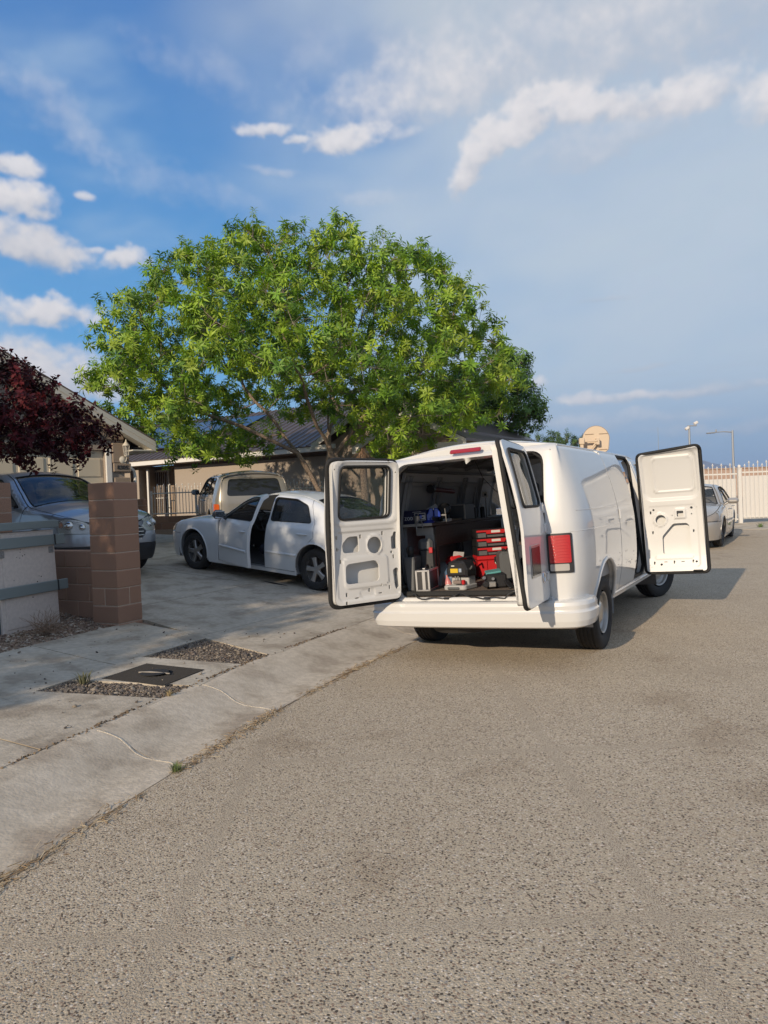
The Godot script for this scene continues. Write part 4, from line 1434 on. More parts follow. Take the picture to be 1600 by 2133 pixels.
# ---------------------------------------------------------------- far things
func far_things() -> void:
	# mountains
	var mb := MB.new()
	var f := FastNoiseLite.new()
	f.seed = 5
	f.frequency = 0.012
	f.fractal_octaves = 5
	var fn := func(p: Vector2) -> Vector3:
		var az := deg_to_rad(p.x)
		var prof := 0.75 + 0.75 * exp(-pow((p.x - 23.0) / 3.2, 2)) + 0.25 * exp(-pow((p.x - 33.0) / 6.0, 2)) + 0.15 * f.get_noise_1d(p.x * 9.0)
		var hh := 5000.0 * tan(deg_to_rad(maxf(prof * 1.35, 0.1))) * (1.0 - p.y) * (1.0 + 0.22 * f.get_noise_2d(p.x * 14.0, p.y * 60.0))
		var d := 5000.0 - p.y * 900.0
		return Vector3(sin(az) * d, hh - 20.0 * p.y, -cos(az) * d)
	mb.patch(fn, PackedVector2Array([Vector2(-2, 0), Vector2(60, 0), Vector2(60, 1), Vector2(-2, 1)]), [], Vector2(0.5, 0.1), 1.0)
	struct("mountains", mb, rough(0.15, 0.12, 0.105, 0.3, 0.004, 97))
	# street lights
	var gm := pm(0.33, 0.35, 0.37, 0.5, 0.3)
	var l := thing("street_light", "grey street light with one arm reaching left above the white fence", "street light", Transform3D(Basis(), Vector3(20.4, 0.3, -43.0)))
	mb = MB.new()
	mb.tube([Vector3(0, 0, 0), Vector3(0, 4.6, 0)], [0.085, 0.055], 10)
	part(l, "pole", mb, gm)
	mb = MB.new()
	mb.tube([Vector3(0, 4.5, 0), Vector3(-0.5, 4.55, 0), Vector3(-1.15, 4.52, 0)], [0.035, 0.03, 0.025], 8)
	part(l, "arm", mb, gm)
	mb = MB.new()
	mb.box(Transform3D(Basis(Vector3.BACK, 0.04), Vector3(-1.25, 4.5, 0)), Vector3(0.5, 0.07, 0.22), 0.03)
	part(l, "lamp_head", mb, gm)
	mb = MB.new()
	mb.lathe(T([0.05, 0, 0.05, 0.12, 0, 0.14]), 8, Transform3D(Basis(), Vector3(-0.95, 4.56, 0)))
	part(l, "sensor", mb, gm)
	l = thing("street_light", "short street light with a pair of heads just above the open side door", "street light", Transform3D(Basis(), Vector3(18.1, 0.3, -43.5)))
	mb = MB.new()
	mb.tube([Vector3(0, 0, 0), Vector3(0, 5.0, 0)], [0.08, 0.055], 10)
	part(l, "pole", mb, gm)
	mb = MB.new()
	mb.bx(Vector3(0.18, 5.0, 0), Vector3(0.55, 0.07, 0.07), 0.01)
	part(l, "arm", mb, gm)
	for s in [[-0.12, 4.86], [0.40, 5.16]]:
		mb = MB.new()
		mb.box(Transform3D(Basis(Vector3.BACK, 0.5), Vector3(s[0], s[1], 0)), Vector3(0.24, 0.16, 0.2), 0.03)
		part(l, "lamp_head", mb, M.whitewood)
	mb = MB.new()
	mb.tube([Vector3.ZERO, Vector3(0, 5.2, 0)], [0.03, 0.008], 6)
	single("antenna_mast", mb, gm, "thin antenna mast above the open side door", "antenna", "", Transform3D(Basis(), Vector3(17.2, 0.3, -46.0)))
	# basketball backboard, seen from behind over the van roof
	var bp := Vector3(6.55, 0.35, -22.6)
	var hp := thing("basketball_hoop", "tan fan-shaped basketball backboard with bracket above the van roof", "basketball hoop", Transform3D(Basis(Vector3.UP, -0.12), bp))
	var tan := pm(0.62, 0.50, 0.37, 0.6)
	var bl := pm(0.30, 0.22, 0.15, 0.6)
	var o := PackedVector2Array()
	for k in 21:
		var a := lerpf(0.12, PI - 0.12, k / 20.0)
		o.append(Vector2(cos(a) * 0.40, 2.82 + sin(a) * 0.42))
	o.append_array([Vector2(-0.36, 2.52), Vector2(-0.28, 2.44), Vector2(0.28, 2.44), Vector2(0.36, 2.52)])
	mb = MB.new()
	mb.prism(o, -0.02, 0.02, Transform3D(), 0.008)
	var bd := part(hp, "backboard", mb, tan)
	for s in [[-0.20, 3.00, 0.26], [0.22, 3.00, 0.26], [0.2, 2.52, 0.24], [-0.2, 2.52, 0.24]]:
		mb = MB.new()
		mb.box(Transform3D(Basis(Vector3.BACK, 0.02), Vector3(s[0], s[1], 0.028)), Vector3(s[2], 0.018, 0.02), 0.004)
		part(bd, "board_rib", mb, bl)
	mb = MB.new()
	mb.prism(o, -0.006, 0.006, Transform3D(Basis.from_scale(Vector3(1.03, 1.02, 1.0)), Vector3(0, -0.05, 0)))
	part(bd, "board_edge", mb, bl)
	mb = MB.new()
	mb.bx(Vector3(-0.22, 2.78, 0.22), Vector3(0.46, 0.06, 0.05), 0.01)
	mb.box(Transform3D(Basis(Vector3.BACK, -0.7), Vector3(-0.14, 2.6, 0.2)), Vector3(0.05, 0.42, 0.05), 0.01)
	mb.bx(Vector3(0.02, 2.76, 0.12), Vector3(0.10, 0.2, 0.22), 0.01)
	part(hp, "bracket", mb, tan)
	mb = MB.new()
	mb.bx(Vector3(-0.46, 1.4, 0.22), Vector3(0.10, 2.8, 0.10), 0.012)
	part(hp, "pole", mb, tan)
	mb = MB.new()
	mb.bx(Vector3(-0.46, 2.78, 0.22), Vector3(0.16, 0.2, 0.16), 0.02)
	part(hp, "pole_clamp", mb, tan)
	mb = MB.new()
	var ring := []
	for k in 25: ring.append(Vector3(cos(TAU * k / 24) * 0.225, 2.60, -0.26 + sin(TAU * k / 24) * 0.225))
	mb.tube(ring, 0.009, 6)
	part(hp, "rim", mb, pm(0.5, 0.12, 0.04, 0.5))

# ---------------------------------------------------------------- trees
class Tree3:
	var pos := PackedVector3Array()
	var par := PackedInt32Array()
	var rad := PackedFloat32Array()
	var kids := PackedInt32Array()

func leaf(mb: MB, p: Vector3, d: Vector3, up: Vector3, l: float, w: float) -> void:
	var s := d.cross(up).normalized()
	var nn := s.cross(d).normalized()
	var m := p + d * l * 0.45
	var t := p + d * l - nn * l * 0.16
	var a := mb.add(p, nn)
	var bl := mb.add(m - s * w * 0.5 + nn * w * 0.18, (nn + s * 0.35).normalized())
	var bm := mb.add(m, nn)
	var br := mb.add(m + s * w * 0.5 + nn * w * 0.18, (nn - s * 0.35).normalized())
	var tt := mb.add(t, nn)
	mb.tri(a, bl, bm)
	mb.tri(a, bm, br)
	mb.tri(bl, tt, bm)
	mb.tri(bm, tt, br)

# a shoot along +y carrying leaves that spread and droop
func sprig(count: int, length: float, l: float, w: float, seed_: int, droop: float) -> ArrayMesh:
	var r := RandomNumberGenerator.new()
	r.seed = seed_
	var mb := MB.new()
	for i in count:
		var t := (i + 0.5) / count
		var a := i * 2.4 + r.randf() * 0.5
		var p := Vector3(0, length * (0.15 + 0.85 * t), 0) + Vector3(r.randfn(), 0, r.randfn()) * 0.012
		var out := Vector3(cos(a), 0, sin(a))
		var d := (out + Vector3(0, lerpf(-droop, 0.65, t * t) + r.randfn() * 0.2, 0)).normalized()
		leaf(mb, p, d, (Vector3.UP + out * 0.3 + Vector3(r.randfn(), r.randfn(), r.randfn()) * 0.25).normalized(), l * r.randf_range(0.7, 1.15), w * r.randf_range(0.8, 1.2))
	return mb.mesh()

# limbs reach for points strewn through the crown; returns the skeleton
func grow(limbs: Array, points: PackedVector3Array, step: float, reach: float, kill: float, r: RandomNumberGenerator, rounds := 60) -> Tree3:
	var t := Tree3.new()
	for limb in limbs:
		var path: Array = limb[1]
		var from := 0
		if limb[0] is Vector3:
			for q in t.pos.size():
				if t.pos[q].distance_to(limb[0]) < t.pos[from].distance_to(limb[0]): from = q
		else:
			t.pos.append(path[0])
			t.par.append(-1)
		for i in range(1, path.size()):
			var a: Vector3 = t.pos[from]
			var k := maxi(1, roundi(a.distance_to(path[i]) / step))
			for j in k:
				t.pos.append(a.lerp(path[i], float(j + 1) / k) + Vector3(r.randfn(), 0, r.randfn()) * 0.03)
				t.par.append(from)
				from = t.pos.size() - 1
	var n := points.size()
	var near := PackedInt32Array()
	var nd := PackedFloat32Array()
	near.resize(n); nd.resize(n)
	nd.fill(1e9)
	var first := 0
	var alive := PackedByteArray()
	alive.resize(n)
	alive.fill(1)
	for it in rounds:
		for q in range(first, t.pos.size()):
			var p := t.pos[q]
			for k in n:
				if alive[k]:
					var d := p.distance_squared_to(points[k])
					if d < nd[k]:
						nd[k] = d; near[k] = q
		first = t.pos.size()
		var pull := {}
		var left := 0
		for k in n:
			if not alive[k]: continue
			if nd[k] < kill * kill:
				alive[k] = 0
				continue
			left += 1
			if nd[k] < reach * reach:
				pull[near[k]] = pull.get(near[k], Vector3.ZERO) + (points[k] - t.pos[near[k]]).normalized()
		if left == 0 or pull.is_empty(): break
		for q in pull:
			var d: Vector3 = (pull[q].normalized() + Vector3(r.randfn(), r.randfn() * 0.6 + 0.1, r.randfn()) * 0.22).normalized()
			t.pos.append(t.pos[q] + d * step * r.randf_range(0.8, 1.1))
			t.par.append(q)
	# thickness from the twigs down
	n = t.pos.size()
	t.rad.resize(n)
	t.kids.resize(n)
	for q in range(n - 1, -1, -1):
		if t.rad[q] == 0.0: t.rad[q] = pow(0.007, 2.35)
		if t.par[q] >= 0:
			t.rad[t.par[q]] += t.rad[q]
			t.kids[t.par[q]] += 1
	for q in n: t.rad[q] = pow(t.rad[q], 1.0 / 2.35)
	return t

func limb_mesh(t: Tree3, lo: float, hi: float, k: float) -> MB:
	var mb := MB.new()
	# follow chains of the thickest child
	var heir := PackedInt32Array()
	heir.resize(t.pos.size())
	heir.fill(-1)
	for q in range(1, t.pos.size()):
		var p := t.par[q]
		if p >= 0 and (heir[p] < 0 or t.rad[q] > t.rad[heir[p]]): heir[p] = q
	for q in t.pos.size():
		var p := t.par[q]
		if p >= 0 and heir[p] == q: continue
		var path := []
		var rs := []
		if p >= 0:
			path.append(t.pos[p]); rs.append(minf(t.rad[q] * 1.25, t.rad[p]) * k)
		var c := q
		while c >= 0:
			path.append(t.pos[c])
			rs.append(t.rad[c] * k)
			c = heir[c]
		# cut by thickness
		var cutp := []
		var cutr := []
		for i in path.size():
			if rs[i] >= lo and rs[i] < hi or (cutp.size() > 0 and rs[i] >= lo * 0.999):
				if cutp.is_empty() and i > 0:
					cutp.append(path[i - 1]); cutr.append(minf(rs[i - 1], hi))
				cutp.append(path[i]); cutr.append(rs[i])
		if cutp.size() > 1:
			mb.tube(cutp, cutr, 10 if cutr[0] > 0.08 else (6 if cutr[0] > 0.02 else 4), true)
	return mb

func leafy(root: Node3D, t: Tree3, r: RandomNumberGenerator, per: int, twig: float, meshes: Array, mat: Material, cols: Array, size0: float, size1: float, thin: float, up_bias := 0.5, k := 1.0) -> void:
	var xs := []
	var cs := []
	for m in meshes:
		xs.append([]); cs.append([])
	var tw := MB.new()
	for q in t.pos.size():
		if t.rad[q] > thin: continue
		var p := t.pos[q]
		var dir: Vector3 = (p - t.pos[t.par[q]]).normalized() if t.par[q] >= 0 else Vector3.UP
		var m := per if t.kids[q] == 0 else maxi(1, per / 2)
		for i in m:
			var d := (dir * 0.6 + Vector3(r.randfn(), r.randfn() * 0.8 + up_bias, r.randfn()) * 0.75).normalized()
			var e := p + d * twig * r.randf_range(0.3, 1.25)
			tw.tube([p, p.lerp(e, 0.5) + Vector3(0, 0.02, 0), e], [0.006 * k, 0.0045 * k, 0.003 * k], 3, false)
			var s := r.randf_range(size0, size1)
			var y := (d + Vector3(0, 0.25, 0)).normalized()
			var x := y.cross(Vector3(r.randfn(), r.randfn(), r.randfn())).normalized()
			var j := r.randi() % meshes.size()
			xs[j].append(Transform3D(Basis(x, y, x.cross(y)) * s, e - d * 0.03))
			cs[j].append(cols[r.randi() % cols.size()] * r.randf_range(0.75, 1.25))
	var tn := part(root, "twigs", tw, M.twig)
	tn.set_meta("kind", "stuff")
	var cr := Node3D.new()
	cr.name = "crown"
	root.add_child(cr)
	for j in meshes.size():
		copies(cr, "leaves", meshes[j], mat, xs[j], cs[j])

func leaf_mat(back: float) -> StandardMaterial3D:
	var m := pm(1, 1, 1, 0.5)
	m.vertex_color_use_as_albedo = true
	m.backlight_enabled = true
	m.backlight = Color(back, back, back * 0.5)
	return m

var XL := T([2.4, -5.2, 3.0, -5.8, 3.6, -6.55, 4.2, -7.15, 4.85, -7.5, 5.8, -7.15, 6.6, -7.3, 7.05, -6.85, 7.5, -6.1, 8.1, -5.7, 8.7, -5.0, 9.15, -4.5, 9.45, -3.2])
var XR := T([2.4, 0.8, 2.8, 1.3, 3.3, 2.9, 3.9, 3.6, 4.5, 3.6, 5.5, 3.1, 6.2, 3.0, 6.7, 2.9, 7.2, 2.7, 7.85, 2.05, 8.5, 1.4, 8.95, 0.6, 9.45, -2.6])

func big_tree() -> Node3D:
	var r := RandomNumberGenerator.new()
	r.seed = 31
	var base := at(-1.42, -19.2, -0.1)
	var f := FastNoiseLite.new()
	f.seed = 8
	f.frequency = 0.55
	var pts := PackedVector3Array()
	while pts.size() < 1800:
		var p := Vector3(r.randf_range(-7.6, 4.6), r.randf_range(2.5, 9.4), 0)
		var xl := tab(XL, p.y)
		var xr := tab(XR, p.y)
		var hx := (xr - xl) / 2
		var hz := minf(hx * 0.85, lerpf(4.5, 2.2, smoothstep(5.0, 9.0, p.y)))
		p.z = r.randf_range(-hz, hz)
		var rho := sqrt(pow((p.x - (xl + xr) / 2) / hx, 2) + pow(p.z / hz, 2))
		if rho > 1.0: continue
		var top := smoothstep(7.0, 9.4, p.y)
		if r.randf() > 0.22 + 0.78 * maxf(rho * rho, top * 0.8): continue
		if p.y < 3.9 and rho < 0.45 + 0.2 * (3.9 - p.y): continue
		if p.y < 4.15 and absf(p.x + 1.9) < 2.1 - 0.5 * absf(p.y - 3.2): continue
		if f.get_noise_3d(p.x, p.y * 1.2, p.z) < -0.16: continue
		pts.append(Vector3(p.x, 3.0 + (p.y - 3.0) * (0.85 if p.y > 3.0 else 1.0), p.z - 19.0))
	var B := base
	var limbs := [
		[-1, [B, B + Vector3(0.06, 0.75, 0), B + Vector3(0.12, 1.5, 0.02), B + Vector3(0.1, 2.4, 0.0), B + Vector3(0.05, 3.4, -0.1), B + Vector3(0.25, 4.5, -0.2)]],
		[B + Vector3(0.04, 0.72, 0), [Vector3.ZERO, B + Vector3(-0.28, 1.35, 0.1), B + Vector3(-0.72, 2.25, 0.25), B + Vector3(-1.25, 3.0, 0.3), B + Vector3(-2.0, 3.9, 0.4)]],
		[B + Vector3(0.1, 2.2, 0.0), [Vector3.ZERO, B + Vector3(0.9, 3.0, 0.3), B + Vector3(1.7, 3.7, 0.5)]],
		[B + Vector3(0.1, 2.5, 0.0), [Vector3.ZERO, B + Vector3(-0.3, 3.3, 1.0), B + Vector3(-0.5, 4.2, 1.9)]],
		[B + Vector3(0.1, 2.6, 0.0), [Vector3.ZERO, B + Vector3(0.2, 3.4, -1.0), B + Vector3(0.1, 4.3, -1.9)]],
		[B + Vector3(-0.72, 2.25, 0.25), [Vector3.ZERO, B + Vector3(-2.0, 2.9, 0.9), B + Vector3(-3.3, 3.4, 1.2)]],
	]
	var t := grow(limbs, pts, 0.36, 4.0, 0.62, r)
	var k := 0.30 / maxf(t.rad[2], 0.05)
	# keep twigs thin while the trunk gets its girth
	for q in t.rad.size():
		t.rad[q] = t.rad[q] * lerpf(1.0, k, clampf(t.rad[q] / t.rad[2], 0, 1))
	t.rad[0] = t.rad[1] * 1.25
	var root := thing("green_tree", "large spreading bright green tree behind the white sedan", "tree")
	part(root, "trunk", limb_mesh(t, 0.10, 9.0, 1.0), M.bark)
	part(root, "limbs", limb_mesh(t, 0.012, 0.10, 1.0), M.bark).set_meta("kind", "stuff")
	part(root, "branches", limb_mesh(t, 0.0, 0.012, 1.0), M.twig).set_meta("kind", "stuff")
	var sp := [sprig(24, 0.16, 0.150, 0.042, 1, 0.6), sprig(20, 0.13, 0.16, 0.044, 2, 0.9), sprig(28, 0.21, 0.135, 0.04, 3, 0.45)]
	leafy(root, t, r, 9, 0.38, sp, leaf_mat(0.8), [Color(0.23, 0.37, 0.036), Color(0.28, 0.42, 0.04), Color(0.18, 0.33, 0.034), Color(0.34, 0.46, 0.05), Color(0.13, 0.25, 0.034)], 0.85, 1.3, 0.03)
	return root

# a smaller tree whose crown is a union of ellipsoids [centre, radii]
func small_tree(called: String, label: String, base: Vector3, blobs: Array, n: int, seed_: int, step: float, girth: float, sp: Array, mat: Material, cols: Array, per: int, twig: float, s0: float, s1: float, group := "") -> Node3D:
	var r := RandomNumberGenerator.new()
	r.seed = seed_
	var pts := PackedVector3Array()
	var mean := Vector3.ZERO
	while pts.size() < n:
		var bl: Array = blobs[r.randi() % blobs.size()]
		var q := Vector3(r.randfn(), r.randfn(), r.randfn()).normalized() * pow(r.randf(), 0.22)
		var p: Vector3 = bl[0] + q * bl[1]
		pts.append(p)
		mean += p / n
	var top := base.lerp(mean, 0.62)
	top.x = lerpf(base.x, mean.x, 0.4)
	top.z = lerpf(base.z, mean.z, 0.4)
	var t := grow([[-1, [base, base.lerp(top, 0.5) + Vector3(0.04, 0, 0.03), top]]], pts, step, step * 14.0, step * 1.4, r)
	var k := girth / maxf(t.rad[1], 0.02)
	for q in t.rad.size():
		t.rad[q] = t.rad[q] * lerpf(1.0, k, clampf(t.rad[q] / t.rad[1], 0, 1))
	var root := thing(called, label, "tree", Transform3D(), group)
	part(root, "trunk", limb_mesh(t, girth * 0.45, 9.0, 1.0), M.bark)
	part(root, "branches", limb_mesh(t, 0.0, girth * 0.45, 1.0), M.bark).set_meta("kind", "stuff")
	leafy(root, t, r, per, twig, sp, mat, cols, s0, s1, 0.03)
	return root

func trees() -> void:
	var big := big_tree()
	var spk := [sprig(14, 0.16, 0.075, 0.042, 11, 0.4), sprig(11, 0.12, 0.08, 0.045, 12, 0.7)]
	var red := leaf_mat(0.35)
	red.roughness = 0.6
	red.metallic_specular = 0.25
	small_tree("plum_tree", "dark purple-leaved plum tree before the garage at the left edge", at(-6.2, -10.6), [[Vector3(-6.0, 3.2, -10.6), Vector3(1.22, 0.78, 1.1)], [Vector3(-6.6, 3.0, -10.7), Vector3(1.6, 1.0, 1.2)], [Vector3(-4.85, 2.68, -10.45), Vector3(0.98, 0.46, 0.75)], [Vector3(-4.7, 2.6, -10.4), Vector3(0.8, 0.38, 0.6)], [Vector3(-5.4, 2.75, -10.5), Vector3(1.0, 0.5, 0.8)]], 560, 41, 0.2, 0.09, spk, red, [Color(0.048, 0.010, 0.014), Color(0.065, 0.012, 0.017), Color(0.034, 0.009, 0.012), Color(0.11, 0.018, 0.022)], 13, 0.16, 0.8, 1.25)
	var spd := [sprig(16, 0.22, 0.16, 0.05, 21, 0.6)]
	small_tree("dark_green_tree", "darker green tree beyond the big tree at its right", at(4.0, -25.0), [[Vector3(3.3, 4.6, -25), Vector3(1.5, 1.6, 1.3)], [Vector3(4.4, 5.0, -25.2), Vector3(0.95, 1.5, 1.2)], [Vector3(4.7, 4.2, -24.8), Vector3(0.75, 0.7, 0.8)]], 330, 42, 0.3, 0.12, spd, leaf_mat(0.5), [Color(0.09, 0.19, 0.03), Color(0.075, 0.15, 0.028), Color(0.12, 0.22, 0.035)], 10, 0.28, 1.0, 1.4)
	var spg := [sprig(9, 0.2, 0.07, 0.03, 23, 0.2)]
	small_tree("grey_green_tree", "sparse grey-green tree low behind the van roof", at(5.1, -30.0), [[Vector3(4.9, 4.1, -30), Vector3(1.1, 0.9, 1.0)]], 190, 43, 0.28, 0.08, spg, leaf_mat(0.4), [Color(0.12, 0.15, 0.09), Color(0.09, 0.115, 0.07)], 3, 0.3, 0.8, 1.2)
	var far := small_tree("distant_tree", "distant green treetop just left of the basketball backboard", at(11.4, -45.0), [[Vector3(11.6, 4.2, -45), Vector3(1.4, 1.0, 1.3)], [Vector3(10.7, 4.3, -45), Vector3(0.9, 1.05, 1.1)]], 300, 44, 0.3, 0.14, spd, leaf_mat(0.5), [Color(0.05, 0.10, 0.03), Color(0.07, 0.125, 0.035)], 5, 0.3, 0.9, 1.3)
	var far2: Node3D = far.duplicate()
	far2.name = numbered("distant_tree")
	add_child(far2)
	far2.position = Vector3(-2.1, -0.15, 1.5)
	tag(far2, "distant green treetop rising behind the middle of the van roof", "tree")
	# trees behind the camera at the left: their shade lies over the drive, the pillar and the near house
	var k := 0
	for p in [[-6.9, -12.4, 0.9, 0.6], [-11.6, -13.0, 0.84, 2.2], [-16.8, -12.5, 0.85, 4.0], [-8.0, -17.0, 0.92, 5.3], [-14.2, -17.5, 0.95, 1.2], [-9.0, -10.5, 0.78, 3.1], [-8.4, -15.0, 0.9, 2.7]]:
		var o: Node3D = big.duplicate()
		o.name = numbered("shade_tree")
		add_child(o)
		var w := W(p[0], p[1], 0.15)
		var bs := Basis(Vector3.UP, p[3]) * Basis.from_scale(Vector3.ONE * p[2])
		o.transform = Transform3D(bs, w - bs * Vector3(-1.8, 0.7, -19.2))
		tag(o, "leafy street tree behind the camera shading the driveway, %s" % ["nearest the kerb", "second from the kerb", "farthest from the kerb", "far back by the kerb", "far back and inland", "small, in the front row", "far back, nearest the kerb"][k], "tree", "shade trees along the near kerb")
		k += 1

# ---------------------------------------------------------------- car bodies
# x right, y up, -z forward; u runs along the plan outline from the middle of the nose round to the middle of the tail
class Shell:
	var pp := PackedVector2Array()
	var pn := PackedVector2Array()
	var ps := PackedFloat32Array()
	var length := 0.0
	var step := 0.0
	var side_t := []
	var front_t := []
	var rear_t := []
	var edge_t := []
	var crown_t := []
	var rr := 0.06
	var tab: Callable
	func _init(tab_: Callable, plan: Array) -> void:
		tab = tab_
		var raw := PackedVector2Array()
		for i in plan.size() - 1:
			var p0: Vector2 = plan[maxi(i - 1, 0)]
			var p1: Vector2 = plan[i]
			var p2: Vector2 = plan[i + 1]
			var p3: Vector2 = plan[mini(i + 2, plan.size() - 1)]
			var m1 := (p2 - p0) * 0.5
			var m2 := (p3 - p1) * 0.5
			var l := p1.distance_to(p2)
			if i > 0: m1 = (p2 - p0).normalized() * l
			if i < plan.size() - 2: m2 = (p3 - p1).normalized() * l
			if i == 0: m1 = Vector2(l, 0)
			if i == plan.size() - 2: m2 = Vector2(-l, 0)
			for k in 24:
				var s := k / 24.0
				raw.append(p1 * (1 + 2 * s) * (1 - s) * (1 - s) + m1 * s * (1 - s) * (1 - s) + p2 * s * s * (3 - 2 * s) + m2 * s * s * (s - 1))
		raw.append(plan[plan.size() - 1])
		for i in raw.size() - 1: length += raw[i].distance_to(raw[i + 1])
		var n := 500
		step = length / n
		var j := 0
		var acc := 0.0
		for i in n + 1:
			var want := i * step
			while j < raw.size() - 2 and acc + raw[j].distance_to(raw[j + 1]) < want:
				acc += raw[j].distance_to(raw[j + 1])
				j += 1
			var sg := raw[j].distance_to(raw[j + 1])
			pp.append(raw[j].lerp(raw[j + 1], clampf((want - acc) / maxf(sg, 1e-6), 0, 1)))
		for i in n + 1:
			var d := (pp[mini(i + 2, n)] - pp[maxi(i - 2, 0)]).normalized()
			if i == 0: d = Vector2(1, 0)
			if i == n: d = Vector2(-1, 0)
			pn.append(Vector2(-d.y, d.x) * -1.0)
		# outward is away from the axis
		for i in n + 1:
			if pn[i].dot(pp[i] - Vector2(0, clampf(pp[i].y, pp[0].y + 0.8, pp[n].y - 0.8))) < 0: pn[i] = -pn[i]
	func U(z: float) -> float:
		var best := 0
		for i in pp.size():
			if absf(pp[i].x) > 0.3 and absf(pp[i].y - z) < absf(pp[best].y - z): best = i
		return best * step
	func at(u: float) -> Array:
		var f := clampf(u / step, 0.0, 499.999)
		var i := int(f)
		return [pp[i].lerp(pp[i + 1], f - i), pn[i].lerp(pn[i + 1], f - i).normalized()]
	func edge(u: float) -> float:
		return tab.call(edge_t, at(u)[0].y) if edge_t.size() else 1.0
	func body(u: float, y: float, side: float) -> Vector3:
		var a := at(u)
		var p: Vector2 = a[0]
		var n: Vector2 = a[1]
		var ws := n.x * n.x
		var i: float = ws * tab.call(side_t, y)
		if ws < 0.999: i += (1.0 - ws) * tab.call(front_t if n.y < 0 else rear_t, y)
		var ye: float = tab.call(edge_t, p.y)
		var t := clampf((y - (ye - rr)) / rr, 0.0, 1.0)
		i += rr * (1.0 - sqrt(maxf(0.0, 1.0 - t * t)))
		var x := p.x - n.x * i
		return Vector3(side * maxf(x, 0.0), y, p.y - n.y * i)
	func skin(side: float) -> Callable:
		return func(q: Vector2) -> Vector3: return body(q.x, q.y, side)
	# top surface: t runs from -1 to 1 across
	func top() -> Callable:
		return func(q: Vector2) -> Vector3:
			var p: Vector2 = at(q.x)[0]
			var ye: float = tab.call(edge_t, p.y)
			var e := body(q.x, ye, 1.0)
			var c: float = tab.call(crown_t, p.y)
			return Vector3(e.x * q.y, ye + c * (1.0 - q.y * q.y) * clampf(e.x / 0.6, 0, 1), e.z)
	# polygon given as z, y pairs; turned into u, y and trimmed by the roof edge
	func zone(a: Array, y0 := 0.0) -> PackedVector2Array:
		var o := PackedVector2Array()
		for i in range(0, a.size(), 2): o.append(Vector2(U(a[i]), a[i + 1]))
		return trim(o)
	func trim(o: PackedVector2Array) -> PackedVector2Array:
		var lim := PackedVector2Array()
		for k in 161:
			var u := length * k / 160.0
			lim.append(Vector2(u, edge(u)))
		lim.append(Vector2(length, -1))
		lim.append(Vector2(0, -1))
		var best := PackedVector2Array()
		var ba := 0.0
		for p in Geometry2D.intersect_polygons(o, lim):
			var ar := 0.0
			for i in p.size(): ar += p[i].cross(p[(i + 1) % p.size()])
			if absf(ar) > ba: ba = absf(ar); best = p
		return best
	func uz(a: Array) -> PackedVector2Array:
		var o := PackedVector2Array()
		for i in range(0, a.size(), 2): o.append(Vector2(U(a[i]), a[i + 1]))
		return o

func shell_patch(parent: Node, called: String, sh: Shell, side: float, outl: PackedVector2Array, holes: Array, mat: Material, cell := 0.08, thick := 0.02, off := 0.0, label := "") -> MeshInstance3D:
	var mb := MB.new()
	mb.patch(sh.skin(side), outl, holes, Vector2(cell, cell), -1.0 if side > 0 else 1.0, thick, off)
	return part(parent, called, mb, mat, label)

func tread(mb: MB, R: float, w: float) -> void:
	# tyre body, axis x, outer face towards +x, built about the origin
	var xf := Transform3D(Basis(Vector3(0, -1, 0), Vector3(1, 0, 0), Vector3(0, 0, 1)), Vector3.ZERO)
	var h := w / 2
	var pr := [Vector2(R * 0.60, -h * 0.72), Vector2(R * 0.70, -h * 0.96), Vector2(R * 0.84, -h), Vector2(R * 0.94, -h * 0.94), Vector2(R * 0.985, -h * 0.78)]
	for k in 4:
		var c := lerpf(-0.52, 0.52, k / 3.0) * h
		pr.append_array([Vector2(R, c - 0.011), Vector2(R - 0.009, c - 0.009), Vector2(R - 0.009, c + 0.009), Vector2(R, c + 0.011)])
	pr.append_array([Vector2(R * 0.985, h * 0.78), Vector2(R * 0.94, h * 0.94), Vector2(R * 0.84, h), Vector2(R * 0.70, h * 0.96), Vector2(R * 0.60, h * 0.72)])
	mb.lathe(pr, 40, xf, 0.6)

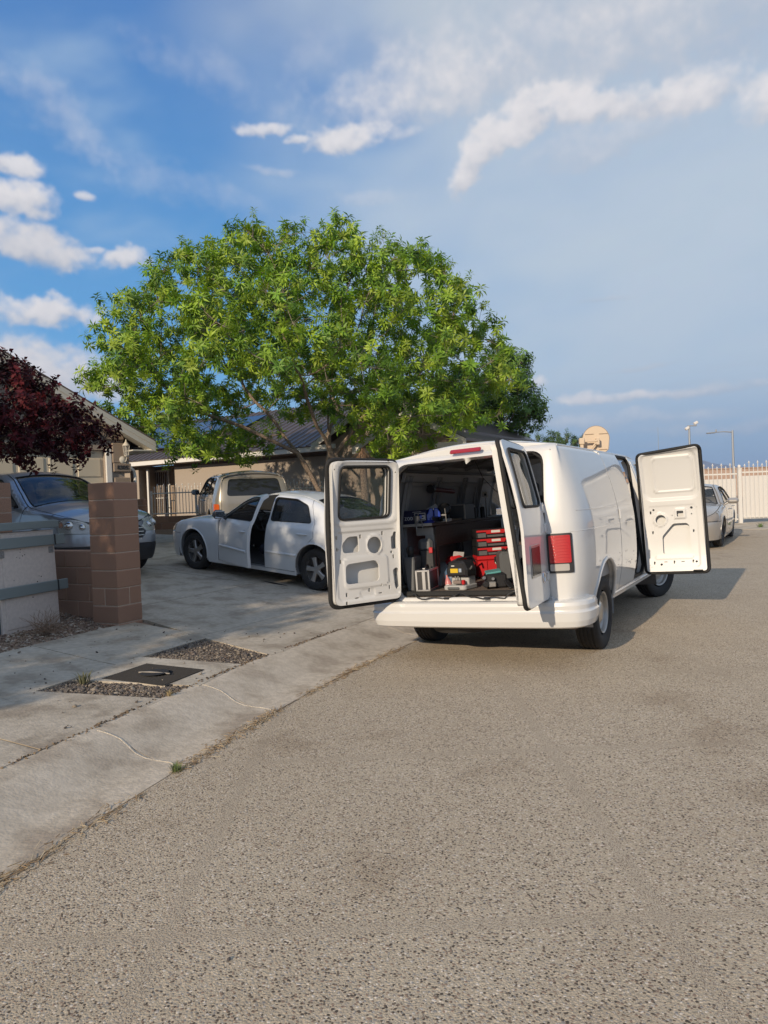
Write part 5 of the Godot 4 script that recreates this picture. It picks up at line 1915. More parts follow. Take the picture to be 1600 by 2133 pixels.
func wheel(parent: Node, pos: Vector3, side: float, R: float, w: float, rim_r: float, style: String, steer := 0.0) -> void:
	var o := Node3D.new()
	o.name = "wheel"
	parent.add_child(o, true)
	o.transform = Transform3D(Basis(Vector3.UP, steer) * (Basis() if side > 0 else Basis(Vector3.UP, PI)), pos)
	var mb := MB.new()
	tread(mb, R, w)
	part(o, "tyre", mb, M.rubber)
	var xf := Transform3D(Basis(Vector3(0, -1, 0), Vector3(1, 0, 0), Vector3(0, 0, 1)), Vector3.ZERO)
	var h := w / 2
	mb = MB.new()
	mb.lathe([Vector2(rim_r * 0.86, -h * 0.8), Vector2(rim_r * 0.88, h * 0.55), Vector2(rim_r * 0.93, h * 0.80), Vector2(rim_r, h * 0.86), Vector2(rim_r, h * 0.72)], 40, xf)
	if style == "spokes":
		for k in 5:
			var a := TAU * k / 5 + 0.3
			var b := Basis(Vector3.RIGHT, a) * Basis(Vector3(0, 0, 1), Vector3(0, 1, 0), Vector3(-1, 0, 0))
			var poly := PackedVector2Array([Vector2(-0.030, 0.03), Vector2(0.030, 0.03), Vector2(0.034, rim_r * 0.6), Vector2(0.045, rim_r * 0.92), Vector2(-0.045, rim_r * 0.92), Vector2(-0.034, rim_r * 0.6)])
			mb.prism(poly, -(h * 0.72), -(h * 0.30), Transform3D(b, Vector3.ZERO), 0.008)
		mb.lathe(T([0.0, h * 0.74, 0.035, h * 0.74, 0.06, h * 0.68, 0.075, h * 0.4]), 20, xf)
		for k in 5:
			var a := TAU * (k + 0.5) / 5 + 0.3
			mb.tube([Vector3(h * 0.3, cos(a) * 0.052, sin(a) * 0.052), Vector3(h * 0.66, cos(a) * 0.052, sin(a) * 0.052)], 0.009, 6)
		part(o, "rim", mb, M.alloy)
		mb = MB.new()
		mb.lathe([Vector2(0.0, -h * 0.2), Vector2(rim_r * 0.86, -h * 0.2)], 30, xf)
		mb.lathe([Vector2(0.02, -h * 0.0), Vector2(rim_r * 0.62, -h * 0.0), Vector2(rim_r * 0.62, -h * 0.15)], 30, xf)
		part(o, "brake_disc", mb, pm(0.09, 0.075, 0.065, 0.5, 0.5))
	else:
		mb.lathe([Vector2(rim_r * 0.90, h * 0.55), Vector2(rim_r * 0.80, h * 0.30), Vector2(rim_r * 0.62, h * 0.24), Vector2(rim_r * 0.56, h * 0.36), Vector2(0.0, h * 0.36)], 40, xf)
		for k in 8:
			var a := TAU * k / 8
			mb.ball(Vector3(h * 0.26, cos(a) * rim_r * 0.70, sin(a) * rim_r * 0.70), Vector3(0.004, 0.022, 0.022), 8, 5)
		part(o, "rim", mb, M.steel)
		mb = MB.new()
		mb.lathe(T([0.0, h * 0.70, rim_r * 0.30, h * 0.695, rim_r * 0.46, h * 0.64, rim_r * 0.50, h * 0.56, rim_r * 0.64, h * 0.46, rim_r * 0.66, h * 0.30]), 36, xf, 0.6)
		part(o, "hubcap", mb, pm(0.55, 0.53, 0.49, 0.3, 0.75))

func seat(parent: Node, c: Vector3, mat: Material) -> void:
	var s := Node3D.new()
	s.name = "seat"
	parent.add_child(s, true)
	s.position = c
	bar(s, "cushion", Vector3(0, 0.13, 0), Vector3(0.5, 0.17, 0.5), mat, 0.06)
	var mb := MB.new()
	mb.box(Transform3D(Basis(Vector3.RIGHT, 0.2), Vector3(0, 0.45, 0.29)), Vector3(0.5, 0.62, 0.14), 0.06)
	part(s, "backrest", mb, mat)
	mb = MB.new()
	mb.box(Transform3D(Basis(Vector3.RIGHT, 0.2), Vector3(0, 0.86, 0.38)), Vector3(0.27, 0.17, 0.09), 0.04)
	part(s, "headrest", mb, mat)

func steering_wheel(parent: Node, c: Vector3) -> void:
	var mb := MB.new()
	var ring := []
	var b := Basis(Vector3.RIGHT, 1.15)
	for k in 25: ring.append(c + b * Vector3(cos(TAU * k / 24) * 0.18, 0, sin(TAU * k / 24) * 0.18))
	mb.tube(ring, 0.014, 7)
	for a in [0.0, 2.1, 4.2]: mb.tube([c, c + b * Vector3(sin(a) * 0.17, 0, cos(a) * 0.17)], 0.016, 6)
	mb.ball(c, Vector3(0.06, 0.05, 0.06), 10, 6)
	part(parent, "steering_wheel", mb, M.plastic)

func mirror(parent: Node, p: Vector3, side: float, mat: Material, s := Vector3(0.22, 0.15, 0.12)) -> void:
	var mb := MB.new()
	mb.box(Transform3D(Basis(Vector3.UP, -0.15 * side), p + Vector3(side * s.x * 0.55, 0.05, 0)), s, minf(s.x, s.y) * 0.38)
	mb.tube([p + Vector3(-side * 0.03, -0.03, 0), p + Vector3(side * s.x * 0.3, 0.03, 0)], 0.025, 8)
	var o := part(parent, "mirror", mb, mat)
	mb = MB.new()
	mb.box(Transform3D(Basis(Vector3.UP, -0.15 * side), p + Vector3(side * s.x * 0.55, 0.05, s.z * 0.47)), Vector3(s.x * 0.82, s.y * 0.8, 0.012), 0.005)
	part(o, "mirror_glass", mb, pm(0.7, 0.72, 0.75, 0.04, 1.0))

# a saloon, hatch or minivan from a table of measures
func make_car(root: Node3D, d: Dictionary) -> Shell:
	var sh := Shell.new(tab, d.plan)
	sh.side_t = d.side
	sh.front_t = d.front
	sh.rear_t = d.rear
	sh.edge_t = d.edge
	sh.crown_t = d.crown
	sh.rr = d.get("rr", 0.06)
	var body: Material = d.paint
	var win: Material = d.get("win", M.tint)
	var y0: float = d.sill
	var fa_: float = d.front_axle
	var ra: float = d.rear_axle
	var wr: float = d.wheel_r
	var wa: float = d.get("arch", wr + 0.055)
	var wy: float = wr
	for side in [-1.0, 1.0]:
		var arch := []
		for z in [fa_, ra]: arch.append(circ(Vector2(sh.U(z), wy + 0.02), wa, 36))
		var wins := []
		for w in d.windows: wins.append(soft(sh.uz(w), 0.05, 5))
		# dark lining with the openings left free
		var all_ := sh.trim(PackedVector2Array([Vector2(0, y0 + 0.02), Vector2(sh.length, y0 + 0.02), Vector2(sh.length, 3), Vector2(0, 3)]))
		var holes := arch.duplicate()
		holes.append_array(wins)
		var open := {}
		for pn in d.panels:
			if pn.get("open", 0.0) != 0.0 and side == pn.side:
				open = pn
				holes.append(soft(sh.uz(pn.zone), 0.08, 4))
		if open.is_empty():
			shell_patch(root, "lining", sh, side, all_, holes, M.liner, 0.16, 0.0, -0.022).set_meta("kind", "stuff")
		else:
			# windows inside the open door vanish into its opening
			holes.remove_at(2)
			shell_patch(root, "lining", sh, side, all_, holes, M.liner, 0.16, 0.05, -0.022).set_meta("kind", "stuff")
		for pn in d.panels:
			if pn.has("side") and pn.side != side: continue
			if pn.has("only") and pn.only != side: continue
			var uu := PackedVector2Array()
			for q in pn.get("u", []): uu.append(Vector2(sh.U(pn.z), q.y) if absf(q.x) > 100 else q)
			var z: PackedVector2Array = sh.zone(pn.zone) if not pn.has("u") else sh.trim(uu)
			if z.is_empty(): continue
			var shrunk := Geometry2D.offset_polygon(z, -0.003)
			if shrunk.size(): z = shrunk[0]
			var hs := []
			for h in arch + wins:
				if Geometry2D.intersect_polygons(z, h).size(): hs.append(h)
			for h in pn.get("holes", []): hs.append(soft(sh.uz(h), 0.03, 4))
			var mt: Material = pn.get("mat", body)
			if pn.get("open", 0.0) == 0.0:
				var o := shell_patch(root, pn.name, sh, side, z, hs, mt, pn.get("cell", 0.07), 0.02)
				for w in wins:
					var c := Vector2.ZERO
					for q in w: c += q / w.size()
					if Geometry2D.is_point_in_polygon(c, z):
						shell_patch(o, "window", sh, side, w, [], win, 0.15, 0.0, -0.012)
						var mb := MB.new()
						var ring := []
						for q in w: ring.append(sh.body(q.x, q.y, side))
						ring.append(ring[0])
						mb.tube(ring, 0.009, 5, false)
						part(o, "window_seal", mb, M.gasket)
				if pn.has("handle"):
					var hu := sh.U(pn.handle[0])
					var mb := MB.new()
					var hp := []
					for k in 5:
						var t := k / 4.0
						hp.append(sh.body(hu + t * 0.2, pn.handle[1] + t * 0.005, side) + Vector3(side * (0.012 + 0.022 * sin(t * PI)), 0, 0))
					mb.tube(hp, [0.009, 0.014, 0.015, 0.014, 0.009], 8)
					part(o, "door_handle", mb, pn.get("handle_mat", body))
				if pn.has("strip"):
					var mb := MB.new()
					var hp := []
					for k in 9: hp.append(sh.body(lerpf(sh.U(pn.strip[0]), sh.U(pn.strip[1]), k / 8.0), pn.strip[2], side))
					mb.tube(hp, 0.022, 6)
					part(o, "side_moulding", mb, body)
			else:
				# swung door: outer skin, inner skin, rim, window
				var hz: float = pn.hinge
				var hinge := sh.body(sh.U(hz), 0.7, side) - Vector3(side * 0.03, 0.7, 0)
				var dr := Node3D.new()
				dr.name = pn.name
				root.add_child(dr, true)
				dr.transform = Transform3D(Basis(Vector3.UP, pn.open), hinge)
				var fn := func(q: Vector2) -> Vector3: return sh.body(q.x, q.y, side) - hinge
				var sg := -1.0 if side > 0 else 1.0
				var mb := MB.new()
				mb.patch(fn, z, hs, Vector2(0.07, 0.07), sg, 0.05)
				part(dr, "door_skin", mb, body)
				mb = MB.new()
				mb.patch(fn, z, hs, Vector2(0.1, 0.1), -sg, 0.0, 0.05)
				part(dr, "door_lining", mb, pn.inner)
				for h in hs:
					if h in wins:
						mb = MB.new()
						mb.patch(fn, h, [], Vector2(0.15, 0.15), sg, 0.0, -0.025)
						part(dr, "window", mb, win)
						mb = MB.new()
						var ring := []
						for q in h: ring.append(fn.call(q))
						ring.append(ring[0])
						mb.tube(ring, 0.009, 5, false)
						part(dr, "window_seal", mb, M.gasket)
				if pn.has("handle"):
					var hu := sh.U(pn.handle[0])
					mb = MB.new()
					var hp := []
					for k in 5:
						var t := k / 4.0
						hp.append(sh.body(hu + t * 0.2, pn.handle[1] + t * 0.005, side) - hinge + Vector3(side * (0.012 + 0.022 * sin(t * PI)), 0, 0))
					mb.tube(hp, [0.009, 0.014, 0.015, 0.014, 0.009], 8)
					part(dr, "door_handle", mb, body)
				if pn.has("strip"):
					mb = MB.new()
					var hp := []
					for k in 9: hp.append(sh.body(lerpf(sh.U(pn.strip[0]), sh.U(pn.strip[1]), k / 8.0), pn.strip[2], side) - hinge)
					mb.tube(hp, 0.022, 6)
					part(dr, "side_moulding", mb, body)
				if d.has("mirror"): mirror(dr, d.mirror * Vector3(side, 1, 1) - hinge, side, d.get("mirror_mat", body))
		if d.has("mirror") and open.is_empty(): mirror(root, d.mirror * Vector3(side, 1, 1), side, d.get("mirror_mat", body), d.get("mirror_size", Vector3(0.22, 0.15, 0.12)))
		for k in 2:
			var z: float = fa_ if k == 0 else ra
			var px: float = absf(sh.body(sh.U(z), wr, side).x) - d.tyre_w / 2 - 0.015
			wheel(root, Vector3(side * px, wr, z), side, wr, d.tyre_w, d.rim, d.get("style", "spokes"), d.get("steer", 0.0) if k == 0 else 0.0)
			# lip and tub of the wheel arch
			var mb := MB.new()
			var lip := []
			for j in 21:
				var a := lerpf(-0.25, PI + 0.25, j / 20.0)
				var q := Vector2(sh.U(z) + cos(a) * wa, wy + 0.02 + sin(a) * wa)
				if q.y > y0: lip.append(sh.body(q.x, q.y, side) + Vector3(side * 0.002, 0, 0))
			mb.tube(lip, 0.011, 6)
			part(root, "arch_lip", mb, d.get("lip_mat", body))
			mb = MB.new()
			mb.tub(Vector3(side * (px + d.tyre_w / 2), wy + 0.02, z), wa + 0.01, 0.30, side)
			part(root, "wheel_tub", mb, M.dark)
	# top: bonnet, windscreen, roof, rear window, deck
	var tf := sh.top()
	for tp in d.tops:
		var z := PackedVector2Array()
		for i in range(0, tp.zone.size(), 2): z.append(Vector2(sh.U(tp.zone[i]) if absf(tp.zone[i]) < 50 else (0.0 if tp.zone[i] < 0 else sh.length), tp.zone[i + 1]))
		var dense := PackedVector2Array()
		for i in z.size():
			for k in 6: dense.append(z[i].lerp(z[(i + 1) % z.size()], k / 6.0))
		var mb := MB.new()
		mb.patch(tf, dense if not tp.has("round") else soft(z, 0.08, 5), [], Vector2(0.08, 0.12), 1.0, tp.get("thick", 0.02), tp.get("off", 0.0))
		var o := part(root, tp.name, mb, tp.get("mat", body))
		if tp.has("seal"):
			mb = MB.new()
			var ring := []
			for q in dense: ring.append(tf.call(q))
			ring.append(ring[0])
			mb.tube(ring, 0.012, 5, false)
			part(o, "window_seal", mb, M.gasket)
	# floor, dash, seats
	var inner: Material = d.get("inner", M.dark)
	bar(root, "underbody", Vector3(0, y0 + 0.05, (fa_ + ra) / 2 + d.get("floor_z", 0.0)), Vector3(1.5, 0.06, d.floor_l), M.dark)
	if d.has("dash"):
		bar(root, "dashboard", Vector3(0, d.dash[1], d.dash[0]), Vector3(1.36, 0.26, 0.36), M.plastic, 0.08)
		steering_wheel(root, Vector3(-0.37, d.dash[1] + 0.06, d.dash[0] + 0.34))
		for s in d.seats: seat(root, s, inner)
	return sh

# ---------------------------------------------------------------- the white van
var VAN := Transform3D()
var vs: Shell

func sdf(q: Vector2, e: Array) -> float:
	var c := Vector2((e[0] + e[2]) / 2, (e[1] + e[3]) / 2)
	var h := Vector2((e[2] - e[0]) / 2 - e[4], (e[3] - e[1]) / 2 - e[4])
	var d := (q - c).abs() - h
	return Vector2(maxf(d.x, 0), maxf(d.y, 0)).length() + minf(maxf(d.x, d.y), 0.0) - e[4]

# door leaf: fn(w, y) is its outer face in the closed place, w counted from the hinge
func leaf_door(called: String, label: String, hinge: Vector3, theta: float, fn: Callable, outw: Vector3, outl: PackedVector2Array, window: PackedVector2Array, holes: Array, emboss: Array, depth: float) -> Node3D:
	var d := Node3D.new()
	d.name = called
	van_node.add_child(d, true)
	d.transform = Transform3D(Basis(Vector3.UP, theta), hinge)
	if label: d.set_meta("label", label)
	var mid := Vector2(0.35, 0.9)
	var probe := MB.new()
	var sg := 1.0 if probe._nrm(fn, mid, 1.0).dot(outw) > 0 else -1.0
	var wh := [window] if window.size() else []
	var mb := MB.new()
	mb.patch(fn, outl, wh, Vector2(0.06, 0.08), sg, 0.024)
	part(d, "outer_skin", mb, M.white)
	# back of the outer sheet, seen through the holes of the inner one
	mb = MB.new()
	mb.patch(fn, outl, wh, Vector2(0.2, 0.2), -sg, 0.0, 0.006)
	part(d, "skin_back", mb, M.inner)
	var inf := func(q: Vector2) -> Vector3:
		var r := 0.0
		for e in emboss:
			var s := sdf(q, e)
			r += e[5] * smoothstep(e[6], -e[6], s)
		return fn.call(q) - outw * (depth + r)
	var il := Geometry2D.offset_polygon(outl, -0.022)[0]
	var hs := wh.duplicate()
	hs.append_array(holes)
	mb = MB.new()
	mb.patch(inf, il, hs, Vector2(0.018, 0.018), -sg, 0.018)
	part(d, "inner_panel", mb, M.inner)
	# side walls of the inner pan, and the jamb of the window
	mb = MB.new()
	for lp in ([il, window] if window.size() else [il]):
		var n: int = lp.size()
		for i in n:
			var a: Vector2 = lp[i]
			var b: Vector2 = lp[(i + 1) % n]
			var t := (fn.call(b) - fn.call(a)).cross(outw) as Vector3
			mb.flat([fn.call(a) - outw * 0.02, fn.call(b) - outw * 0.02, inf.call(b), inf.call(a)], t * (1.0 if t.dot(fn.call(a) - fn.call(mid)) > 0 else -1.0) * (1.0 if lp == il else -1.0))
	part(d, "pan_wall", mb, M.inner)
	mb = MB.new()
	var ring := []
	for q in outl:
		ring.append(fn.call(q) - outw * 0.034)
	ring.append(ring[0])
	ring.append(ring[1])
	mb.tube(ring, 0.019, 8, false)
	part(d, "weather_seal", mb, M.gasket)
	if window.size():
		mb = MB.new()
		mb.patch(fn, window, [], Vector2(0.2, 0.2), sg, 0.0, -0.014)
		part(d, "window", mb, M.vanglass)
		mb = MB.new()
		for off in [0.006, -depth * 0.55, -depth]:
			ring = []
			for q in window: ring.append(fn.call(q) + outw * off)
			ring.append(ring[0])
			mb.tube(ring, 0.012, 6, false)
		part(d, "window_seal", mb, M.gasket)
	return d

var van_node: Node3D

func van() -> void:
	var lean := deg_to_rad(2.3)
	var r0 := RGT
	var up := Vector3.UP * cos(lean) - r0 * sin(lean)
	var rt := r0 * cos(lean) + Vector3.UP * sin(lean)
	VAN = Transform3D(Basis(rt, up, -FWD), ORG - RGT * 0.045 + Vector3.UP * 0.3 - up * 0.3)
	van_node = thing("cargo_van", "white cargo van with its rear and side doors standing open", "van", VAN)
	var v := van_node
	var sh := Shell.new(tab, T([0, -4.33, 0.62, -4.28, 0.89, -4.15, 1.014, -3.9, 1.055, -3.4, 1.072, -2.4, 1.072, 0.40, 1.066, 0.66, 1.04, 0.83, 0.972, 0.945, 0.857, 0.99, 0.73, 1.0, 0, 1.0]))
	vs = sh
	sh.side_t = T([0.40, 0.09, 0.45, 0.075, 0.53, 0.055, 0.61, 0.038, 0.70, 0.018, 0.87, 0.003, 1.03, 0.0, 1.21, 0.003, 1.37, 0.019, 1.545, 0.051, 1.77, 0.11, 2.0, 0.19])
	sh.rear_t = T([0.4, 0.0, 1.2, 0.0, 1.36, 0.012, 1.6, 0.05, 1.8, 0.092, 2.0, 0.145])
	sh.front_t = T([0.4, 0.0, 0.8, 0.0, 1.1, 0.06, 1.3, 0.25])
	sh.edge_t = T([-4.33, 1.06, -3.9, 1.20, -3.5, 1.30, -3.35, 1.36, -2.85, 1.86, -2.6, 1.955, -2.2, 1.975, 0.85, 1.975, 1.0, 1.98])
	sh.crown_t = T([-4.33, 0.03, -3.6, 0.06, -3.2, 0.10, -2.6, 0.12, 0.4, 0.125, 0.8, 0.10, 1.0, 0.06])
	sh.rr = 0.06
	var L := sh.length
	var uo := 0.0
	var u9 := 0.0
	for i in sh.pp.size():
		if sh.pp[i].y > 0.9 and sh.pp[i].x > 0.752: uo = i * sh.step
		if sh.pp[i].y > 0.9 and sh.pp[i].x > 0.958: u9 = i * sh.step
	var arch_r := circ(Vector2(sh.U(0.03), 0.41), 0.455, 40)
	var arch_f := circ(Vector2(sh.U(-3.505), 0.40), 0.45, 40)
	var opening := soft(PackedVector2Array([Vector2(uo, 0.60), Vector2(L + 0.3, 0.60), Vector2(L + 0.3, 1.925), Vector2(uo, 1.925)]), 0.14, 6)
	var side_open := rrect(sh.U(-2.13), 0.50, sh.U(-1.45), 1.93, 0.10)
	for side in [-1.0, 1.0]:
		var z0 := -0.64 if side > 0 else -2.2
		var poly := sh.trim(PackedVector2Array([Vector2(sh.U(z0) + 0.004, 0.455), Vector2(L, 0.455), Vector2(L, 3), Vector2(sh.U(z0) + 0.004, 3)]))
		shell_patch(v, "rear_quarter", sh, side, poly, [arch_r, opening], M.white, 0.07, -0.06)
		var mb := MB.new()
		# doors, wings
		shell_patch(v, "front_door", sh, side, sh.zone([-3.12, 0.47, -2.21, 0.47, -2.21, 3, -3.3, 3, -3.12, 1.2]), [arch_f, soft(sh.uz([-2.98, 1.33, -2.32, 1.33, -2.32, 1.86, -2.66, 1.86]), 0.06)], M.white, 0.09, 0.03)
		var wn := soft(sh.uz([-2.98, 1.33, -2.32, 1.33, -2.32, 1.86, -2.66, 1.86]), 0.06)
		shell_patch(v, "front_door_window", sh, side, wn, [], M.pane, 0.2, 0.0, -0.015)
		shell_patch(v, "front_wing", sh, side, sh.trim(PackedVector2Array([Vector2(sh.U(-4.0), 0.455), Vector2(sh.U(-3.125), 0.455), Vector2(sh.U(-3.125), 1.2), Vector2(sh.U(-3.31), 3), Vector2(sh.U(-4.0), 3)])), [arch_f], M.white, 0.09, 0.03)
		shell_patch(v, "nose_panel", sh, side, sh.trim(PackedVector2Array([Vector2(0, 0.72), Vector2(sh.U(-4.0) - 0.005, 0.72), Vector2(sh.U(-4.0) - 0.005, 3), Vector2(0, 3)])), [], M.white, 0.09, 0.02)
		shell_patch(v, "headlamp", sh, side, PackedVector2Array([Vector2(0.50, 0.80), Vector2(0.86, 0.80), Vector2(0.86, 1.0), Vector2(0.50, 1.0)]), [], M.clear, 0.1, 0.02, 0.01)
		shell_patch(v, "front_bumper", sh, side, PackedVector2Array([Vector2(0, 0.42), Vector2(sh.U(-3.98), 0.42), Vector2(sh.U(-3.98), 0.71), Vector2(0, 0.71)]), [], M.white, 0.1, 0.02, 0.06)
		# rocker, roof gutter, body lines, wheel lips
		shell_patch(v, "rocker", sh, side, sh.uz([-3.08, 0.40, -0.42, 0.40, -0.42, 0.452, -3.08, 0.452]), [], M.white, 0.2, 0.05)
		var path := []
		for k in 31: path.append(sh.body(lerpf(sh.U(-3.06), sh.U(-0.43), k / 30.0), 0.452, side) + Vector3(side * 0.002, 0, 0))
		mb.tube(path, 0.014, 8)
		part(v, "sill_edge", mb, M.white)
		mb = MB.new()
		path = []
		for k in 61:
			var u := lerpf(sh.U(-2.7), sh.U(0.72), k / 60.0)
			path.append(sh.body(u, sh.edge(u), side) + Vector3(side * 0.006, -0.004, 0))
		mb.tube(path, 0.011, 6)
		part(v, "roof_gutter", mb, M.white)
		for yy in [1.358, 1.176]:
			mb = MB.new()
			path = []
			var zs := [-2.2, -1.45] if side < 0 else [-1.44, -0.648]
			for k in 14: path.append(sh.body(lerpf(sh.U(zs[0]), sh.U(zs[1]), k / 13.0), yy, side) - Vector3(side * 0.0035, 0, 0))
			mb.tube(path, 0.0065, 6, false)
			part(v, "body_line", mb, M.white)
			mb = MB.new()
			path = []
			for k in 20: path.append(sh.body(lerpf(sh.U(z0) + 0.01, u9 if yy < 1.3 else u9 - 0.1, k / 19.0), yy, side) - Vector3(side * 0.0035, 0, 0))
			mb.tube(path, 0.0065, 6, false)
			part(v, "body_line", mb, M.white)
		for k in 2:
			var c := Vector2(sh.U(0.03), 0.41) if k == 0 else Vector2(sh.U(-3.505), 0.40)
			var rr := 0.455 if k == 0 else 0.45
			mb = MB.new()
			path = []
			for j in 25:
				var a := lerpf(0.08, PI - 0.08, j / 24.0)
				path.append(sh.body(c.x + cos(a) * rr, c.y + sin(a) * rr, side) - Vector3(side * 0.004, 0, 0))
			mb.tube(path, 0.02, 8)
			part(v, "arch_lip", mb, M.white)
			mb = MB.new()
			mb.tub(Vector3(side * 0.99, c.y, 0.03 if k == 0 else -3.505), rr + 0.012, 0.42, side)
			part(v, "wheel_tub", mb, M.vanwall if k == 0 else M.dark)
		# inside: lining, hat ribs, rails
		var zf := -2.15
		var inn := PackedVector2Array([Vector2(sh.U(zf), 0.66), Vector2(L - 1.09, 0.66), Vector2(L - 1.09, 1.93), Vector2(sh.U(zf), 1.93)])
		var ih := [Geometry2D.offset_polygon(side_open, 0.02)[0]] if side > 0 else []
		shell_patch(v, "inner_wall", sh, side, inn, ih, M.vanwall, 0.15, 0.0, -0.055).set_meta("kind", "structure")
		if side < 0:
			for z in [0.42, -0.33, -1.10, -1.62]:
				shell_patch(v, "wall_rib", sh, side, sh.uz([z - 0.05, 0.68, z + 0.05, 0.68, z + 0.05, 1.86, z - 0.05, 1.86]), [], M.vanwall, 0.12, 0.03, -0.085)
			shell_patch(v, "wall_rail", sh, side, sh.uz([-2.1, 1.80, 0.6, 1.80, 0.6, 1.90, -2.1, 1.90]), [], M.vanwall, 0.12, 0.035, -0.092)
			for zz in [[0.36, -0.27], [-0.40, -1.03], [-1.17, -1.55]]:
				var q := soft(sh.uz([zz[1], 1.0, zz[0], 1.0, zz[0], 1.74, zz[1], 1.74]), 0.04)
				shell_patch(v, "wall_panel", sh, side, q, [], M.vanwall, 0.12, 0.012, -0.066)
	# roof and what fills its ends
	var tf := sh.top()
	for tp in [["roof", sh.U(-2.66), L, 1.0, M.white, 0.0], ["windscreen", sh.U(-3.42), sh.U(-2.68), 0.95, M.pane, 0.0], ["bonnet", 0.0, sh.U(-3.45), 1.0, M.white, 0.02]]:
		var w: float = tp[3]
		var q := PackedVector2Array([Vector2(tp[1], -w), Vector2(tp[2], -w), Vector2(tp[2], w), Vector2(tp[1], w)])
		var mb := MB.new()
		mb.patch(tf, q, [], Vector2(0.07, 0.1), 1.0, tp[5])
		part(v, tp[0], mb, tp[4])
	for s in [-1.0, 1.0]:
		var mb := MB.new()
		mb.patch(tf, PackedVector2Array([Vector2(sh.U(-3.45), s * 0.94), Vector2(sh.U(-2.66), s * 0.94), Vector2(sh.U(-2.66), s), Vector2(sh.U(-3.45), s)]), [], Vector2(0.1, 0.1), s, 0.02)
		part(v, "windscreen_pillar", mb, M.white)
		mirror(v, Vector3(s * 0.98, 1.25, -3.0), s, M.plastic, Vector3(0.20, 0.30, 0.12))
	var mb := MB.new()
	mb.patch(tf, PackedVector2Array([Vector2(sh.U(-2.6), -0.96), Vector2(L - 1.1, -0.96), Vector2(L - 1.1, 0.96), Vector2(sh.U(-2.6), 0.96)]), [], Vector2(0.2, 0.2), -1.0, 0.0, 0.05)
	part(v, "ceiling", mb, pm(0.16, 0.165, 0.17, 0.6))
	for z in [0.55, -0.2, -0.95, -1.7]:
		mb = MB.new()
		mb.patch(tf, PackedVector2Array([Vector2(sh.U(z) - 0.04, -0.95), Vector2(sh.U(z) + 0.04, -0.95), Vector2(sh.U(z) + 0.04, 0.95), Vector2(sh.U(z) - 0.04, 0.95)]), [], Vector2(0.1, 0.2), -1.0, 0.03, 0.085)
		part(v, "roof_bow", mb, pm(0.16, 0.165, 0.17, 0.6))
	# right side: closed rear leaf, rail above, jamb of the opening
	shell_patch(v, "cargo_door", sh, 1.0, sh.zone([-1.447, 0.485, -0.648, 0.485, -0.648, 1.945, -1.447, 1.945]), [], M.white, 0.07, 0.05, 0.0)
	mb = MB.new()
	mb.patch(sh.skin(1.0), sh.zone([-1.44, 0.49, -0.66, 0.49, -0.66, 1.94, -1.44, 1.94]), [], Vector2(0.2, 0.2), 1.0, 0.0, 0.045)
	part(v, "cargo_door_lining", mb, M.inner)
	shell_patch(v, "roof_rail", sh, 1.0, sh.zone([-2.205, 1.95, -0.644, 1.95, -0.644, 3, -2.205, 3]), [], M.white, 0.1, 0.06)
	shell_patch(v, "door_sill", sh, 1.0, sh.zone([-2.205, 0.455, -0.644, 0.455, -0.644, 0.48, -2.205, 0.48]), [], M.white, 0.1, 0.08)
	mb = MB.new()
	mb.bx(Vector3(0.86, 0.475, -1.8), Vector3(0.2, 0.02, 0.72), 0.004)
	part(v, "step_well", mb, M.inner)
	shell_patch(v, "door_post", sh, 1.0, sh.zone([-2.205, 0.485, -2.125, 0.485, -2.125, 1.945, -2.205, 1.945]), [], M.white, 0.1, 0.09, -0.004)
	mb = MB.new()
	var rg := []
	for q in side_open: rg.append(sh.body(q.x, q.y, 1.0) - Vector3(0.03, 0, 0))
	rg.append(rg[0]); rg.append(rg[1])
	mb.tube(rg, 0.02, 8, false)
	part(v, "opening_seal", mb, M.gasket)
	# loose cover and latch on the joint of the side leaves
	mb = MB.new()
	mb.box(Transform3D(Basis(), sh.body(sh.U(-0.66), 1.27, 1.0) + Vector3(0.008, 0, 0)), Vector3(0.02, 0.11, 0.05), 0.008)
	part(v, "hinge_cover", mb, M.white)
	# rust and scrapes low on the side
	var r := RandomNumberGenerator.new()
	r.seed = 14
	mb = MB.new()
	for k in 16:
		var u := sh.U(-0.35 - r.randf() * 0.95)
		var y := 0.66 + r.randf() * 0.22
		var l := r.randf_range(0.02, 0.10)
		var path := []
		for j in 4: path.append(sh.body(u + l * j / 3.0, y + r.randfn() * 0.006, 1.0) - Vector3(0.003, 0, 0))
		mb.tube(path, 0.0042, 4)
	part(v, "scrapes", mb, pm(0.16, 0.13, 0.11, 0.9)).set_meta("kind", "stuff")
	# rear sill, floor and jambs
	mb = MB.new()
	mb.prism(V2([-0.94, -2.11, 0.94, -2.11, 0.94, 0.62, 0.77, 0.80, 0.77, 0.95, -0.77, 0.95, -0.77, 0.80, -0.94, 0.62]), -0.565, -0.655, Transform3D(Basis(Vector3.RIGHT, Vector3(0, 0, 1), Vector3.DOWN), Vector3.ZERO), 0.004)
	part(v, "floor", mb, rough(0.15, 0.115, 0.09, 0.45, 6.0, 101, 0.6, 1.0, false))
	bar(v, "rear_sill", Vector3(0, 0.575, 0.985), Vector3(1.60, 0.07, 0.07), M.inner, 0.012)
	bar(v, "sill_seal", Vector3(0, 0.642, 0.955), Vector3(1.54, 0.05, 0.028), M.gasket, 0.01)
